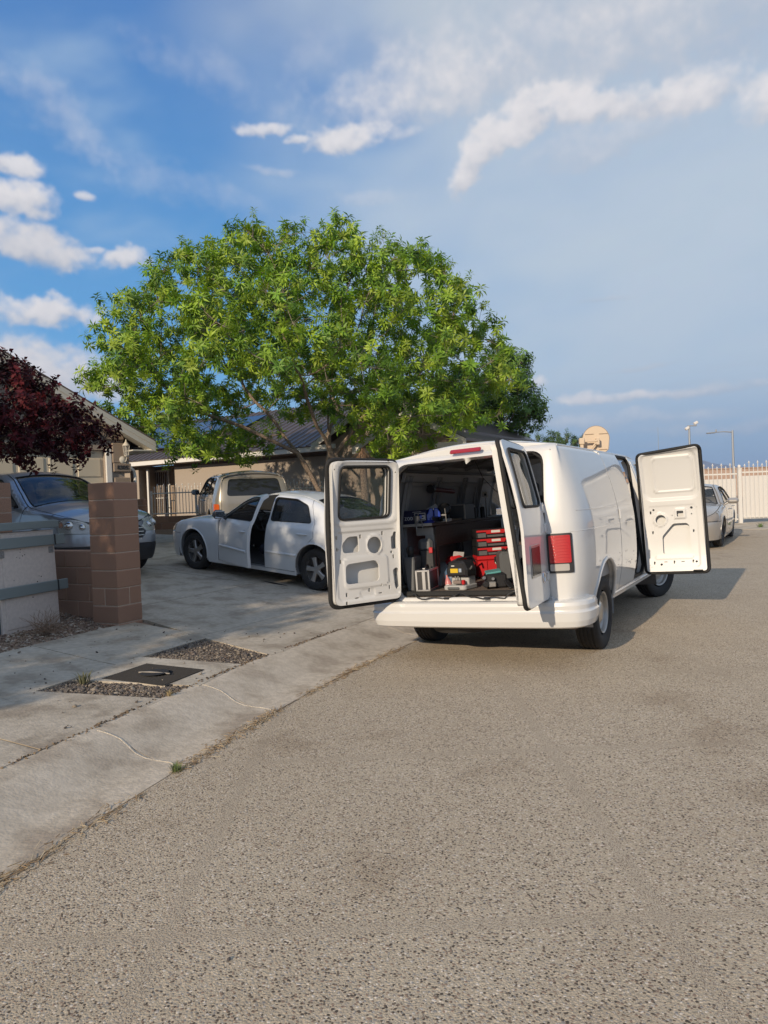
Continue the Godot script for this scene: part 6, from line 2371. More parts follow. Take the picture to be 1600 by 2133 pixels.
	for s in [-1.0, 1.0]:
		mb = MB.new()
		mb.tube([Vector3(s * 0.74, 0.64, 0.955), Vector3(s * 0.755, 0.72, 0.955), Vector3(s * 0.755, 1.2, 0.955), Vector3(s * 0.752, 1.45, 0.935), Vector3(s * 0.75, 1.7, 0.885), Vector3(s * 0.73, 1.85, 0.848), Vector3(s * 0.64, 1.915, 0.83), Vector3(0, 1.925, 0.825)], 0.015, 8)
		part(v, "opening_seal", mb, M.gasket)
		shell_patch(v, "jamb", sh, s, PackedVector2Array([Vector2(uo - 0.22, 0.62), Vector2(uo, 0.62), Vector2(uo, 1.93), Vector2(uo - 0.22, 1.93)]), [], M.inner, 0.1, 0.0, -0.075)
	# bumper
	mb = MB.new()
	var bp := []
	var ctl := [Vector2(1.045, 0.66), Vector2(1.057, 0.80), Vector2(1.04, 0.94), Vector2(0.985, 1.03), Vector2(0.86, 1.07), Vector2(0.5, 1.09), Vector2(0, 1.10)]
	for i in 6:
		for k in 5: bp.append(ctl[i].lerp(ctl[i + 1], k / 5.0))
	for q in 2:
		var sm := bp.duplicate()
		for i in range(1, bp.size() - 1): sm[i] = (bp[i - 1] + bp[i] * 2 + bp[i + 1]) / 4
		bp = sm
	for i in range(bp.size() - 1, -1, -1):
		if i < bp.size() - 1 or true: bp.append(Vector2(-bp[i].x, bp[i].y))
	mb.sweep(bp, T([-0.14, 0.335, 0.0, 0.335, 0.032, 0.35, 0.05, 0.40, 0.06, 0.475, 0.047, 0.489, 0.044, 0.50, 0.047, 0.535, 0.038, 0.565, 0.016, 0.578, -0.02, 0.582, -0.14, 0.582]))
	part(v, "rear_bumper", mb, M.white)
	# tail lamps: black housing, red lens with two bulbs' worth of ribs, clear reversing lens
	for side in [-1.0, 1.0]:
		var a := u9 - 0.012
		var b := uo - 0.008
		var hs := shell_patch(v, "tail_lamp", sh, side, rrect(a, 0.815, b, 1.165, 0.012, 3), [], M.plastic, 0.05, 0.03, 0.012)
		var red := pm(0.42, 0.008, 0.012, 0.12)
		red.clearcoat_enabled = true
		shell_patch(hs, "red_lens", sh, side, rrect(a + 0.022, 0.905, b - 0.018, 1.148, 0.01, 3), [], red, 0.05, 0.02, 0.024)
		shell_patch(hs, "clear_lens", sh, side, rrect(a + 0.04, 0.835, b - 0.018, 0.895, 0.01, 3), [], pm(0.50, 0.48, 0.45, 0.15, 0.3), 0.05, 0.02, 0.022)
		mb = MB.new()
		for k in 9:
			var y := 0.925 + k * 0.026
			var pth := []
			for j in 6: pth.append(sh.body(lerpf(a + 0.03, b - 0.026, j / 5.0), y, side) + Vector3(side * 0.0, 0, 0.0))
			for j in 6: pth[j] += (Vector3(sh.at(lerpf(a, b, j / 5.0))[1].x * side, 0, sh.at(lerpf(a, b, j / 5.0))[1].y)) * 0.024
			mb.tube(pth, 0.003, 4)
		part(hs, "lens_rib", mb, red).set_meta("kind", "stuff")
	mb = MB.new()
	mb.box(Transform3D(Basis(Vector3.RIGHT, -0.75), Vector3(0, 1.995, 0.872)), Vector3(0.32, 0.05, 0.03), 0.012)
	part(v, "high_stop_lamp", mb, pm(0.32, 0.03, 0.05, 0.25))
	# wheels stand level on the street
	var lv := Basis(VAN.basis.inverse() * RGT, VAN.basis.inverse() * Vector3.UP, VAN.basis.inverse() * -FWD)
	for s in [-1.0, 1.0]:
		for k in 2:
			var b := 0.0 if k == 0 else 3.505
			var p := W(s * 0.885 - 0.045, b, street_y(s * 0.885 - 0.045, b) + 0.362)
			wheel(v, VAN.affine_inverse() * p, s, 0.366, 0.225, 0.205, "steel", -0.42 if k == 1 else 0.0)
			var w: Node3D = v.get_child(v.get_child_count() - 1)
			w.transform.basis = lv * w.transform.basis
	# chassis
	bar(v, "underbody", Vector3(0, 0.50, -1.6), Vector3(1.7, 0.10, 4.9), M.dark)
	mb = MB.new()
	mb.tube([Vector3(-0.72, 0.36, 0), Vector3(0.72, 0.36, 0)], 0.05, 10)
	mb.ball(Vector3(0, 0.36, 0), Vector3(0.16, 0.15, 0.16), 12, 8)
	part(v, "rear_axle", mb, M.dark)
	mb = MB.new()
	mb.lathe(T([0.0, -0.10, 0.30, -0.10, 0.345, -0.05, 0.345, 0.05, 0.30, 0.10, 0.0, 0.10]), 30, Transform3D(Basis(), Vector3(-0.22, 0.36, 0.66)))
	part(v, "spare_wheel", mb, M.rubber)
	mb = MB.new()
	mb.tube([Vector3(0.35, 0.35, 0.3), Vector3(0.5, 0.335, 0.62), Vector3(0.72, 0.325, 0.80), Vector3(0.93, 0.32, 0.82)], 0.032, 10)
	part(v, "tailpipe", mb, rough(0.10, 0.055, 0.04, 0.3, 6.0, 103, 0.1, 0.8, false))
	# cab
	for x in [-0.45, 0.45]: seat(v, Vector3(x, 0.80, -2.75), M.dark)
	bar(v, "dashboard", Vector3(0, 1.08, -3.35), Vector3(1.7, 0.3, 0.4), M.plastic, 0.08)
	steering_wheel(v, Vector3(-0.45, 1.22, -3.02))
	bar(v, "engine_cover", Vector3(0, 0.82, -2.95), Vector3(0.5, 0.4, 0.9), M.plastic, 0.06)
	bar(v, "cab_floor", Vector3(0, 0.60, -2.9), Vector3(1.8, 0.06, 1.6), M.dark)
	# rear door leaves
	var zr := func(y: float) -> float: return 1.002 - tab(sh.rear_t, y)
	var dw := 0.752
	for side in [-1.0, 1.0]:
		var hinge := Vector3(side * 0.765, 0, 1.0)
		var fn := func(q: Vector2) -> Vector3: return Vector3(side * (0.757 - q.x), q.y, zr.call(q.y)) - hinge
		var outl := soft(PackedVector2Array([Vector2(0.0, 0.60), Vector2(dw, 0.60), Vector2(dw, 1.985), Vector2(0.0, 1.955)]), 0.085, 6)
		var W_ := func(f: float, y: float) -> Vector2: return Vector2((1.0 - f) * dw, y)
		var win := soft(PackedVector2Array([W_.call(0.13, 1.42), W_.call(0.86, 1.42), W_.call(0.85, 1.90), W_.call(0.15, 1.91)]), 0.06, 5)
		var holes := [
			soft(PackedVector2Array([W_.call(0.18, 1.105), W_.call(0.41, 1.105), W_.call(0.41, 1.257), W_.call(0.26, 1.257), W_.call(0.17, 1.19)]), 0.03, 4),
			circ(W_.call(0.63, 1.158), 0.080, 28),
			soft(PackedVector2Array([W_.call(0.185, 0.812), W_.call(0.665, 0.812), W_.call(0.675, 0.97), W_.call(0.62, 1.016), W_.call(0.20, 1.0)]), 0.045, 5),
			soft(PackedVector2Array([W_.call(0.875, 1.104), W_.call(0.96, 1.104), W_.call(0.96, 1.273), W_.call(0.92, 1.27), W_.call(0.91, 1.235), W_.call(0.88, 1.225)]), 0.015, 3),
			soft(PackedVector2Array([W_.call(0.89, 0.74), W_.call(0.92, 0.704), W_.call(0.965, 0.75), W_.call(0.965, 0.90), W_.call(0.93, 0.926), W_.call(0.875, 0.90)]), 0.015, 3)]
		for s in [[0.10, 1.255], [0.435, 1.25], [0.755, 1.265], [0.135, 1.03], [0.90, 1.03], [0.19, 0.715], [0.515, 0.735], [0.81, 0.74], [0.18, 0.635]]:
			var c: Vector2 = W_.call(s[0], s[1])
			holes.append(rrect(c.x - 0.010, c.y - 0.019, c.x + 0.010, c.y + 0.019, 0.004, 2))
		for s in [[0.33, 0.675], [0.67, 0.695]]:
			var c: Vector2 = W_.call(s[0], s[1])
			holes.append(rrect(c.x - 0.021, c.y - 0.005, c.x + 0.021, c.y + 0.005, 0.003, 2))
		for s in [[0.10, 1.145, 0.016], [0.875, 1.075, 0.014], [0.69, 0.77, 0.014], [0.06, 1.885, 0.007], [0.16, 1.942, 0.005], [0.5, 1.942, 0.005], [0.83, 1.935, 0.005], [0.93, 1.84, 0.006]]:
			holes.append(circ(W_.call(s[0], s[1]), s[2], 10))
		var em := [[0.03, 0.66, 0.69, 1.30, 0.04, -0.007, 0.006], [0.19, 1.06, 0.36, 1.265, 0.08, 0.008, 0.010], [0.14, 0.765, 0.63, 1.06, 0.06, 0.009, 0.010], [0.0, 1.36, 0.72, 1.97, 0.08, 0.010, 0.015], [0.06, 1.385, 0.66, 1.94, 0.08, -0.016, 0.022], [0.30, 0.675, 0.46, 0.745, 0.03, -0.006, 0.008]]
		var d := leaf_door("rear_door", "left rear door swung wide, bare inner side showing" if side < 0 else "right rear door standing straight out, edge towards the street", hinge, deg_to_rad(-121.0) if side < 0 else deg_to_rad(94.0), fn, Vector3(0, 0, 1), outl, win, holes, em, 0.105)
		for y in [0.80, 1.22, 1.40]:
			mb = MB.new()
			mb.box(Transform3D(Basis(), fn.call(Vector2(0.03, y)) + Vector3(side * 0.025, 0, 0.0)), Vector3(0.10, 0.075, 0.024), 0.008)
			mb.tube([fn.call(Vector2(-0.012, y - 0.045)), fn.call(Vector2(-0.012, y + 0.045))], 0.014, 8)
			part(d, "hinge", mb, M.white)
		if side > 0:
			mb = MB.new()
			mb.prism(rrect(0.28, 0.83, 0.60, 1.10, 0.02, 3), 0, 0.006, Transform3D(Basis(Vector3(-1, 0, 0), Vector3.UP, Vector3(0, 0, 1)), fn.call(Vector2(0, 0.9)) * Vector3(1, 0, 1)), 0.003, false)
			part(d, "plate_frame", mb, M.alloy)
			mb = MB.new()
			mb.prism(rrect(0.30, 0.85, 0.58, 1.08, 0.015, 3), 0.005, 0.009, Transform3D(Basis(Vector3(-1, 0, 0), Vector3.UP, Vector3(0, 0, 1)), fn.call(Vector2(0, 0.9)) * Vector3(1, 0, 1)), 0.002, false)
			part(d, "plate_recess", mb, pm(0.012, 0.013, 0.018, 0.25))
			var tm := TextMesh.new()
			tm.text = "E"
			tm.font_size = 64
			tm.pixel_size = 0.0014
			tm.depth = 0.006
			var e := part(d, "badge_letter", tm, M.chrome)
			e.position = fn.call(Vector2(0.10, 0.80)) + Vector3(0, 0, 0.004)
			mb = MB.new()
			var rg2 := []
			for k in 21: rg2.append(fn.call(Vector2(0.20, 0.80)) + Vector3(cos(TAU * k / 20) * 0.035, sin(TAU * k / 20) * 0.045, 0.003))
			mb.tube(rg2, 0.006, 5)
			part(d, "badge_ring", mb, M.chrome)
	# side door leaf, square to the body
	var hinge2 := Vector3(1.03, 0, -2.13)
	var uh := sh.U(-2.12)
	var f2 := func(q: Vector2) -> Vector3: return sh.body(uh + q.x, q.y, 1.0) - hinge2
	var dl := 0.72
	var S := func(f: float, y: float) -> Vector2: return Vector2(f * dl, y)
	var hl := [circ(S.call(0.295, 1.137), 0.060, 26), rrect(0.40, 1.165, 0.475, 1.235, 0.01, 3), soft(PackedVector2Array([S.call(0.30, 0.72), S.call(0.74, 0.72), S.call(0.74, 1.05), S.call(0.70, 1.085), S.call(0.485, 1.085), S.call(0.30, 0.935)]), 0.025, 4)]
	for s in [[0.14, 1.23], [0.155, 0.985], [0.155, 0.615], [0.47, 0.62], [0.80, 0.985], [0.765, 0.625]]:
		var c: Vector2 = S.call(s[0], s[1])
		hl.append(rrect(c.x - 0.009, c.y - 0.018, c.x + 0.009, c.y + 0.018, 0.004, 2))
	for s in [[0.335, 0.625], [0.605, 0.625]]:
		var c: Vector2 = S.call(s[0], s[1])
		hl.append(rrect(c.x - 0.02, c.y - 0.004, c.x + 0.02, c.y + 0.004, 0.003, 2))
	for s in [[0.19, 1.262, 0.013], [0.79, 1.265, 0.015], [0.265, 0.595, 0.014], [0.815, 0.62, 0.013], [0.48, 1.185, 0.007], [0.785, 1.19, 0.008]]:
		hl.append(circ(S.call(s[0], s[1]), s[2], 10))
	var em2 := [[0.05, 1.385, 0.665, 1.955, 0.10, -0.022, 0.018], [0.155, 1.46, 0.63, 1.895, 0.06, 0.010, 0.008], [0.18, 1.485, 0.605, 1.87, 0.05, -0.006, 0.006], [0.12, 1.055, 0.29, 1.225, 0.085, 0.010, 0.008], [0.37, 1.14, 0.505, 1.26, 0.02, 0.012, 0.008], [0.05, 0.56, 0.63, 1.30, 0.05, -0.004, 0.005], [0.12, 0.66, 0.56, 0.70, 0.02, 0.004, 0.01]]
	var sd := leaf_door("side_door", "side cargo door standing square to the body, bare white inner side", hinge2, deg_to_rad(91.0), f2, Vector3(1, 0, 0), soft(PackedVector2Array([Vector2(0, 0.49), Vector2(dl, 0.49), Vector2(dl, 1.995), Vector2(0, 1.945)]), 0.06, 5), PackedVector2Array(), hl, em2, 0.085)
	mb = MB.new()
	mb.box(Transform3D(Basis(), f2.call(Vector2(dl - 0.012, 1.20)) - Vector3(0.07, 0, 0)), Vector3(0.02, 0.03, 0.05), 0.006)
	part(sd, "latch", mb, M.plastic)
	mb = MB.new()
	mb.box(Transform3D(Basis(), f2.call(Vector2(0.60, 0.515)) - Vector3(0.085, 0, 0)), Vector3(0.02, 0.02, 0.11), 0.006)
	part(sd, "lower_latch", mb, M.gasket)
	for y in [0.72, 1.35]:
		mb = MB.new()
		mb.tube([f2.call(Vector2(-0.012, y - 0.05)) - Vector3(0.0, 0, 0), f2.call(Vector2(-0.012, y + 0.05))], 0.016, 8)
		part(sd, "hinge", mb, M.white)
	# lamp and loose lead under the roof
	mb = MB.new()
	mb.bx(Vector3(-0.12, 1.935, 0.5), Vector3(0.16, 0.05, 0.10), 0.015)
	mb.ball(Vector3(-0.10, 1.905, 0.5), Vector3(0.03, 0.02, 0.03), 10, 6)
	part(v, "ceiling_lamp", mb, M.plastic)
	mb = MB.new()
	mb.tube([Vector3(-0.08, 1.92, 0.45), Vector3(-0.07, 1.75, 0.3), Vector3(-0.03, 1.62, 0.1), Vector3(0.02, 1.5, -0.2)], 0.004, 5)
	part(v, "hanging_lead", mb, M.black)

# ---------------------------------------------------------------- other cars
func car_xf(rear: Vector3, front: Vector3, ra: float, half: float, left := true) -> Transform3D:
	var f := (front - rear).normalized()
	var r := f.cross(Vector3.UP).normalized()
	var u := r.cross(f)
	var b := Basis(r, u, -f)
	return Transform3D(b, rear - b * Vector3(-half if left else half, 0, ra))

func tops(cowl: float, r0: float, r1: float, deck: float, w0: float, glass_mat: Material, body: Material) -> Array:
	var o := [
		{"name": "bonnet", "zone": [-99, -1, cowl - 0.03, -1, cowl - 0.03, 1, -99, 1]},
		{"name": "windscreen", "zone": [cowl, -w0, r0 - 0.02, -w0, r0 - 0.02, w0, cowl, w0], "mat": glass_mat, "thick": 0.0, "off": -0.006, "seal": true},
		{"name": "roof", "zone": [r0, -1, r1, -1, r1, 1, r0, 1]},
		{"name": "rear_window", "zone": [r1 + 0.02, -w0, deck - 0.02, -w0, deck - 0.02, w0, r1 + 0.02, w0], "mat": glass_mat, "thick": 0.0, "off": -0.006, "seal": true},
		{"name": "boot_lid", "zone": [deck, -1, 99, -1, 99, 1, deck, 1]},
	]
	for s in [-1.0, 1.0]:
		o.append({"name": "windscreen_pillar", "zone": [cowl - 0.03, s * w0, r0, s * w0, r0, s, cowl - 0.03, s]})
		o.append({"name": "rear_pillar", "zone": [r1, s * w0, deck, s * w0, deck, s, r1, s]})
	return o

func saloon(paint_: Material) -> Dictionary:
	return {
		"plan": T([0, -2.33, 0.45, -2.28, 0.72, -2.12, 0.845, -1.85, 0.895, -1.3, 0.908, 0.0, 0.90, 1.2, 0.865, 1.9, 0.79, 2.28, 0.55, 2.44, 0, 2.48]),
		"side": T([0.15, 0.06, 0.25, 0.035, 0.40, 0.015, 0.58, 0.0, 0.75, 0.006, 0.90, 0.03, 0.98, 0.075, 1.15, 0.155, 1.30, 0.235, 1.42, 0.33]),
		"front": T([0.2, 0.10, 0.35, 0.03, 0.5, 0, 0.62, 0.02, 0.75, 0.10, 0.9, 0.25]),
		"rear": T([0.25, 0.06, 0.45, 0, 0.7, 0, 0.85, 0.03, 1.0, 0.12]),
		"edge": T([-2.33, 0.68, -2.1, 0.745, -1.7, 0.84, -1.2, 0.91, -0.83, 0.95, -0.45, 1.15, -0.08, 1.335, 0.3, 1.40, 0.75, 1.395, 1.12, 1.335, 1.5, 1.18, 1.8, 1.045, 2.1, 1.01, 2.48, 0.96]),
		"crown": T([-2.33, 0.02, -2, 0.06, -1, 0.08, -0.5, 0.09, 0, 0.055, 1, 0.05, 1.4, 0.07, 1.8, 0.035, 2.48, 0.02]),
		"paint": paint_, "sill": 0.19, "front_axle": -1.37, "rear_axle": 1.37, "wheel_r": 0.316, "tyre_w": 0.205, "rim": 0.215, "arch": 0.375,
		"windows": [[-0.66, 0.955, -0.13, 1.255, 0.06, 1.325, 0.265, 1.34, 0.335, 0.975], [0.405, 0.98, 0.35, 1.342, 0.80, 1.335, 1.06, 1.255, 1.24, 1.005]],
		"tops": tops(-0.83, -0.06, 1.12, 1.80, 0.93, M.tint, paint_),
		"panels": [
			{"name": "front_wing", "zone": [-1.72, 0.19, -0.745, 0.22, -0.70, 0.6, -0.78, 0.97, -1.2, 1.0, -1.72, 0.95]},
			{"name": "front_bumper", "z": -1.72, "u": [Vector2(0, 0.19), Vector2(1000, 0.19), Vector2(1000, 0.60), Vector2(0, 0.60)]},
			{"name": "grille", "u": [Vector2(0, 0.605), Vector2(0.42, 0.605), Vector2(0.42, 0.9), Vector2(0, 0.9)], "mat": M.plastic},
			{"name": "headlamp", "u": [Vector2(0.425, 0.605), Vector2(0.98, 0.625), Vector2(1.10, 0.9), Vector2(0.425, 0.9)], "mat": M.lampsolid},
			{"name": "nose", "z": -1.72, "u": [Vector2(0.985, 0.605), Vector2(1000, 0.605), Vector2(1000, 1.0), Vector2(1.13, 0.9)]},
			{"name": "rear_door", "zone": [0.355, 0.245, 0.985, 0.245, 1.05, 0.53, 1.33, 0.79, 1.31, 1.0, 1.13, 1.30, 1.0, 1.42, 0.315, 1.42, 0.36, 0.93], "handle": [1.02, 0.83], "strip": [0.40, 1.03, 0.50]},
			{"name": "rear_quarter", "zone": [0.985, 0.22, 1.95, 0.22, 1.95, 1.2, 1.5, 1.5, 1.0, 1.5, 1.0, 1.42, 1.13, 1.30, 1.31, 1.0, 1.33, 0.79, 1.05, 0.53, 0.985, 0.245]},
			{"name": "sill", "zone": [-1.0, 0.18, 1.0, 0.18, 1.0, 0.24, -1.0, 0.24]},
			{"name": "tail", "z": 1.95, "u": [Vector2(1000, 0.22), Vector2(5.9, 0.22), Vector2(5.9, 1.2), Vector2(1000, 1.2)]},
		],
		"rr": 0.085, "dash": [-0.62, 0.86], "seats": [Vector3(-0.37, 0.34, 0.15), Vector3(0.37, 0.34, 0.15), Vector3(-0.35, 0.34, 1.0), Vector3(0.35, 0.34, 1.0)],
		"floor_l": 3.6, "mirror": Vector3(0.875, 0.965, -0.52), "lip_mat": paint_,
	}

func cars() -> void:
	M.lampglass = glass(0.30, 0.5, 0.5, 0.48)
	M.lampsolid = pm(0.26, 0.235, 0.21, 0.1)
	# white saloon with its front door ajar
	var wp := paint(0.64, 0.66, 0.68)
	var d := saloon(wp)
	var c := thing("white_sedan", "white four-door sedan with its driver's door ajar on the driveway", "car", car_xf(Vector3(-1.11, 0.235, -11.04), Vector3(-3.27, 0.485, -12.61), 1.37, 0.885))
	var door := {"name": "front_door", "zone": [-0.735, 0.245, 0.345, 0.245, 0.35, 0.93, 0.305, 1.42, -0.1, 1.42, -0.72, 1.0, -0.69, 0.6], "handle": [0.06, 0.80], "strip": [-0.66, 0.30, 0.50]}
	var d2: Dictionary = door.duplicate()
	d2.only = 1.0
	d.panels.append(d2)
	door.side = -1.0
	door.open = -0.30
	door.hinge = -0.70
	door.inner = pm(0.05, 0.055, 0.07, 0.7)
	d.panels.append(door)
	d.mirror_mat = pm(0.07, 0.075, 0.08, 0.35)
	d.inner = pm(0.020, 0.024, 0.045, 0.85)
	make_car(c, d)
	# the silver saloon beyond the van, nose towards the camera
	var sp := paint(0.46, 0.435, 0.40, 0.55)
	d = saloon(sp)
	d2 = d2.duplicate()
	d2.erase("only")
	d.panels.append(d2)
	d.windows[0] = [-0.66, 0.955, -0.13, 1.255, 0.06, 1.325, 0.265, 1.34, 0.335, 0.975]
	d.mirror_size = Vector3(0.26, 0.14, 0.13)
	d.tops = tops(-0.83, -0.06, 1.12, 1.80, 0.93, M.pane, sp)
	c = thing("silver_sedan", "silver beige sedan parked nose first beyond the open side door", "car", car_xf(Vector3(9.13, 0.27, -19.3), Vector3(7.69, 0.215, -16.78), 1.37, 0.885))
	make_car(c, d)
	# silver crossover nosing out before the garage
	var gp := paint(0.36, 0.38, 0.41, 0.6)
	d = {
		"plan": T([0, -2.20, 0.45, -2.15, 0.70, -2.02, 0.83, -1.78, 0.895, -1.25, 0.91, 0.0, 0.905, 1.3, 0.88, 1.9, 0.80, 2.2, 0.55, 2.30, 0, 2.32]),
		"side": T([0.2, 0.06, 0.35, 0.02, 0.6, 0.0, 0.85, 0.005, 1.02, 0.035, 1.12, 0.07, 1.35, 0.15, 1.55, 0.24, 1.68, 0.33]),
		"front": T([0.2, 0.12, 0.35, 0.03, 0.5, 0.0, 0.68, 0.02, 0.85, 0.12, 1.0, 0.30]),
		"rear": T([0.25, 0.06, 0.5, 0, 1.0, 0.02, 1.3, 0.12, 1.6, 0.30]),
		"edge": T([-2.2, 0.84, -2.0, 0.92, -1.6, 1.0, -1.1, 1.07, -0.95, 1.09, -0.5, 1.33, -0.05, 1.56, 0.3, 1.63, 1.2, 1.635, 1.8, 1.57, 2.1, 1.42, 2.32, 1.2]),
		"crown": T([-2.2, 0.03, -1.8, 0.08, -1, 0.10, -0.5, 0.10, 0, 0.06, 1.5, 0.05, 2.32, 0.02]),
		"paint": gp, "sill": 0.24, "front_axle": -1.30, "rear_axle": 1.32, "wheel_r": 0.345, "tyre_w": 0.225, "rim": 0.22, "arch": 0.41,
		"windows": [[-0.70, 1.085, -0.1, 1.42, 0.15, 1.53, 0.30, 1.55, 0.34, 1.10], [0.41, 1.10, 0.36, 1.55, 1.05, 1.55, 1.22, 1.12], [1.30, 1.13, 1.14, 1.54, 1.55, 1.53, 1.85, 1.30]],
		"tops": tops(-0.95, -0.04, 1.75, 2.20, 0.93, M.tint, gp),
		"panels": [
			{"name": "front_wing", "zone": [-1.62, 0.26, -0.80, 0.26, -0.76, 0.7, -0.9, 1.12, -1.62, 1.1]},
			{"name": "lower_bumper", "z": -1.62, "u": [Vector2(0, 0.24), Vector2(1000, 0.24), Vector2(1000, 0.50), Vector2(0, 0.52)], "mat": M.plastic},
			{"name": "front_bumper", "z": -1.62, "u": [Vector2(0, 0.525), Vector2(1000, 0.505), Vector2(1000, 0.70), Vector2(0.46, 0.70), Vector2(0.36, 0.60), Vector2(0, 0.60)]},
			{"name": "grille", "u": [Vector2(0, 0.605), Vector2(0.355, 0.605), Vector2(0.455, 0.705), Vector2(0.36, 0.80), Vector2(0, 0.80)], "mat": M.plastic},
			{"name": "headlamp", "u": [Vector2(0.40, 0.775), Vector2(0.47, 0.705), Vector2(1.02, 0.705), Vector2(1.06, 0.86), Vector2(0.94, 0.935), Vector2(0.62, 0.90)], "mat": M.lampglass},
			{"name": "nose", "u": [Vector2(0, 0.805), Vector2(0.37, 0.80), Vector2(0.61, 0.905), Vector2(0.935, 0.94), Vector2(1.065, 0.86), Vector2(1.03, 0.705), Vector2(1000, 0.705), Vector2(1000, 1.2), Vector2(0, 1.2)], "z": -1.62},
			{"name": "front_door", "zone": [-0.79, 0.29, 0.35, 0.29, 0.36, 1.0, 0.32, 1.70, -0.1, 1.70, -0.88, 1.14, -0.75, 0.7], "handle": [0.05, 0.95]},
			{"name": "rear_door", "zone": [0.36, 0.29, 0.95, 0.29, 1.02, 0.6, 1.27, 0.85, 1.26, 1.1, 1.10, 1.70, 0.33, 1.70, 0.37, 1.0], "handle": [0.98, 0.97]},
			{"name": "rear_quarter", "zone": [0.96, 0.26, 2.0, 0.26, 2.0, 1.7, 1.11, 1.75, 1.27, 1.1, 1.28, 0.84, 1.03, 0.59]},
			{"name": "sill", "zone": [-0.95, 0.23, 1.0, 0.23, 1.0, 0.285, -0.95, 0.285], "mat": M.plastic},
			{"name": "tail", "z": 2.0, "u": [Vector2(1000, 0.26), Vector2(6.2, 0.26), Vector2(6.2, 1.7), Vector2(1000, 1.7)]},
		],
		"dash": [-0.70, 1.02], "seats": [Vector3(-0.38, 0.52, 0.1), Vector3(0.38, 0.52, 0.1)], "floor_l": 3.4, "mirror": Vector3(0.885, 1.09, -0.55),
	}
	var f := Vector3(0.80, 0, 0.60)
	var corner := Vector3(-3.66, 0.0, -12.05)
	var left := Vector3(f.z, 0, -f.x)
	var o := corner - left * 0.78 - f * 2.05
	var rear := at(o.x - f.x * 1.32, o.z - f.z * 1.32)
	var front := at(o.x + f.x * 1.30, o.z + f.z * 1.30)
	var sl := (front - rear).normalized()
	var b := Basis(sl.cross(Vector3.UP).normalized(), sl.cross(Vector3.UP).normalized().cross(sl), -sl)
	c = thing("silver_crossover", "silver crossover with black lower bumper, nose behind the block pillar", "car", Transform3D(b, Vector3(o.x, (rear.y + front.y) / 2, o.z)))
	var sh := make_car(c, d)
	# chrome slats, badge and lamp reflectors
	for k in 3:
		var mb := MB.new()
		var path := []
		for j in 21:
			var u := lerpf(-0.38, 0.38, j / 20.0)
			var p := sh.body(absf(u), 0.64 + k * 0.055, signf(u) if u != 0 else 1.0)
			path.append(p + Vector3(0, 0, -0.012))
		mb.tube(path, 0.010, 6)
		part(c, "grille_slat", mb, M.chrome)
	var mb := MB.new()
	var ring := []
	for k in 25: ring.append(sh.body(0.0, 0.74, 1.0) + Vector3(cos(TAU * k / 24) * 0.075, sin(TAU * k / 24) * 0.06, -0.03))
	mb.tube(ring, 0.012, 6)
	part(c, "badge", mb, M.chrome)
	for s in [-1.0, 1.0]:
		shell_patch(c, "lamp_bowl", sh, s, PackedVector2Array([Vector2(0.40, 0.775), Vector2(0.47, 0.705), Vector2(1.02, 0.705), Vector2(1.06, 0.86), Vector2(0.94, 0.935), Vector2(0.62, 0.90)]), [], pm(0.45, 0.45, 0.44, 0.3, 0.6), 0.08, 0.0, -0.018)
		for q in [[0.64, 0.79, 0.055], [0.84, 0.82, 0.07]]:
			mb = MB.new()
			var p := sh.body(q[0], q[1], s)
			mb.ball(p + Vector3(-s * 0.02, 0, 0.03), Vector3.ONE * q[2], 14, 9)
			part(c, "lamp_reflector", mb, pm(0.6, 0.6, 0.6, 0.15, 1.0))
		mb = MB.new()
		mb.ball(sh.body(1.0, 0.83, s) + Vector3(-s * 0.03, 0, 0.01), Vector3(0.025, 0.05, 0.06), 10, 7)
		part(c, "indicator", mb, pm(0.45, 0.16, 0.06, 0.3))
	# tan minivan with its tail to the camera
	var tp := paint(0.29, 0.265, 0.225, 0.35)
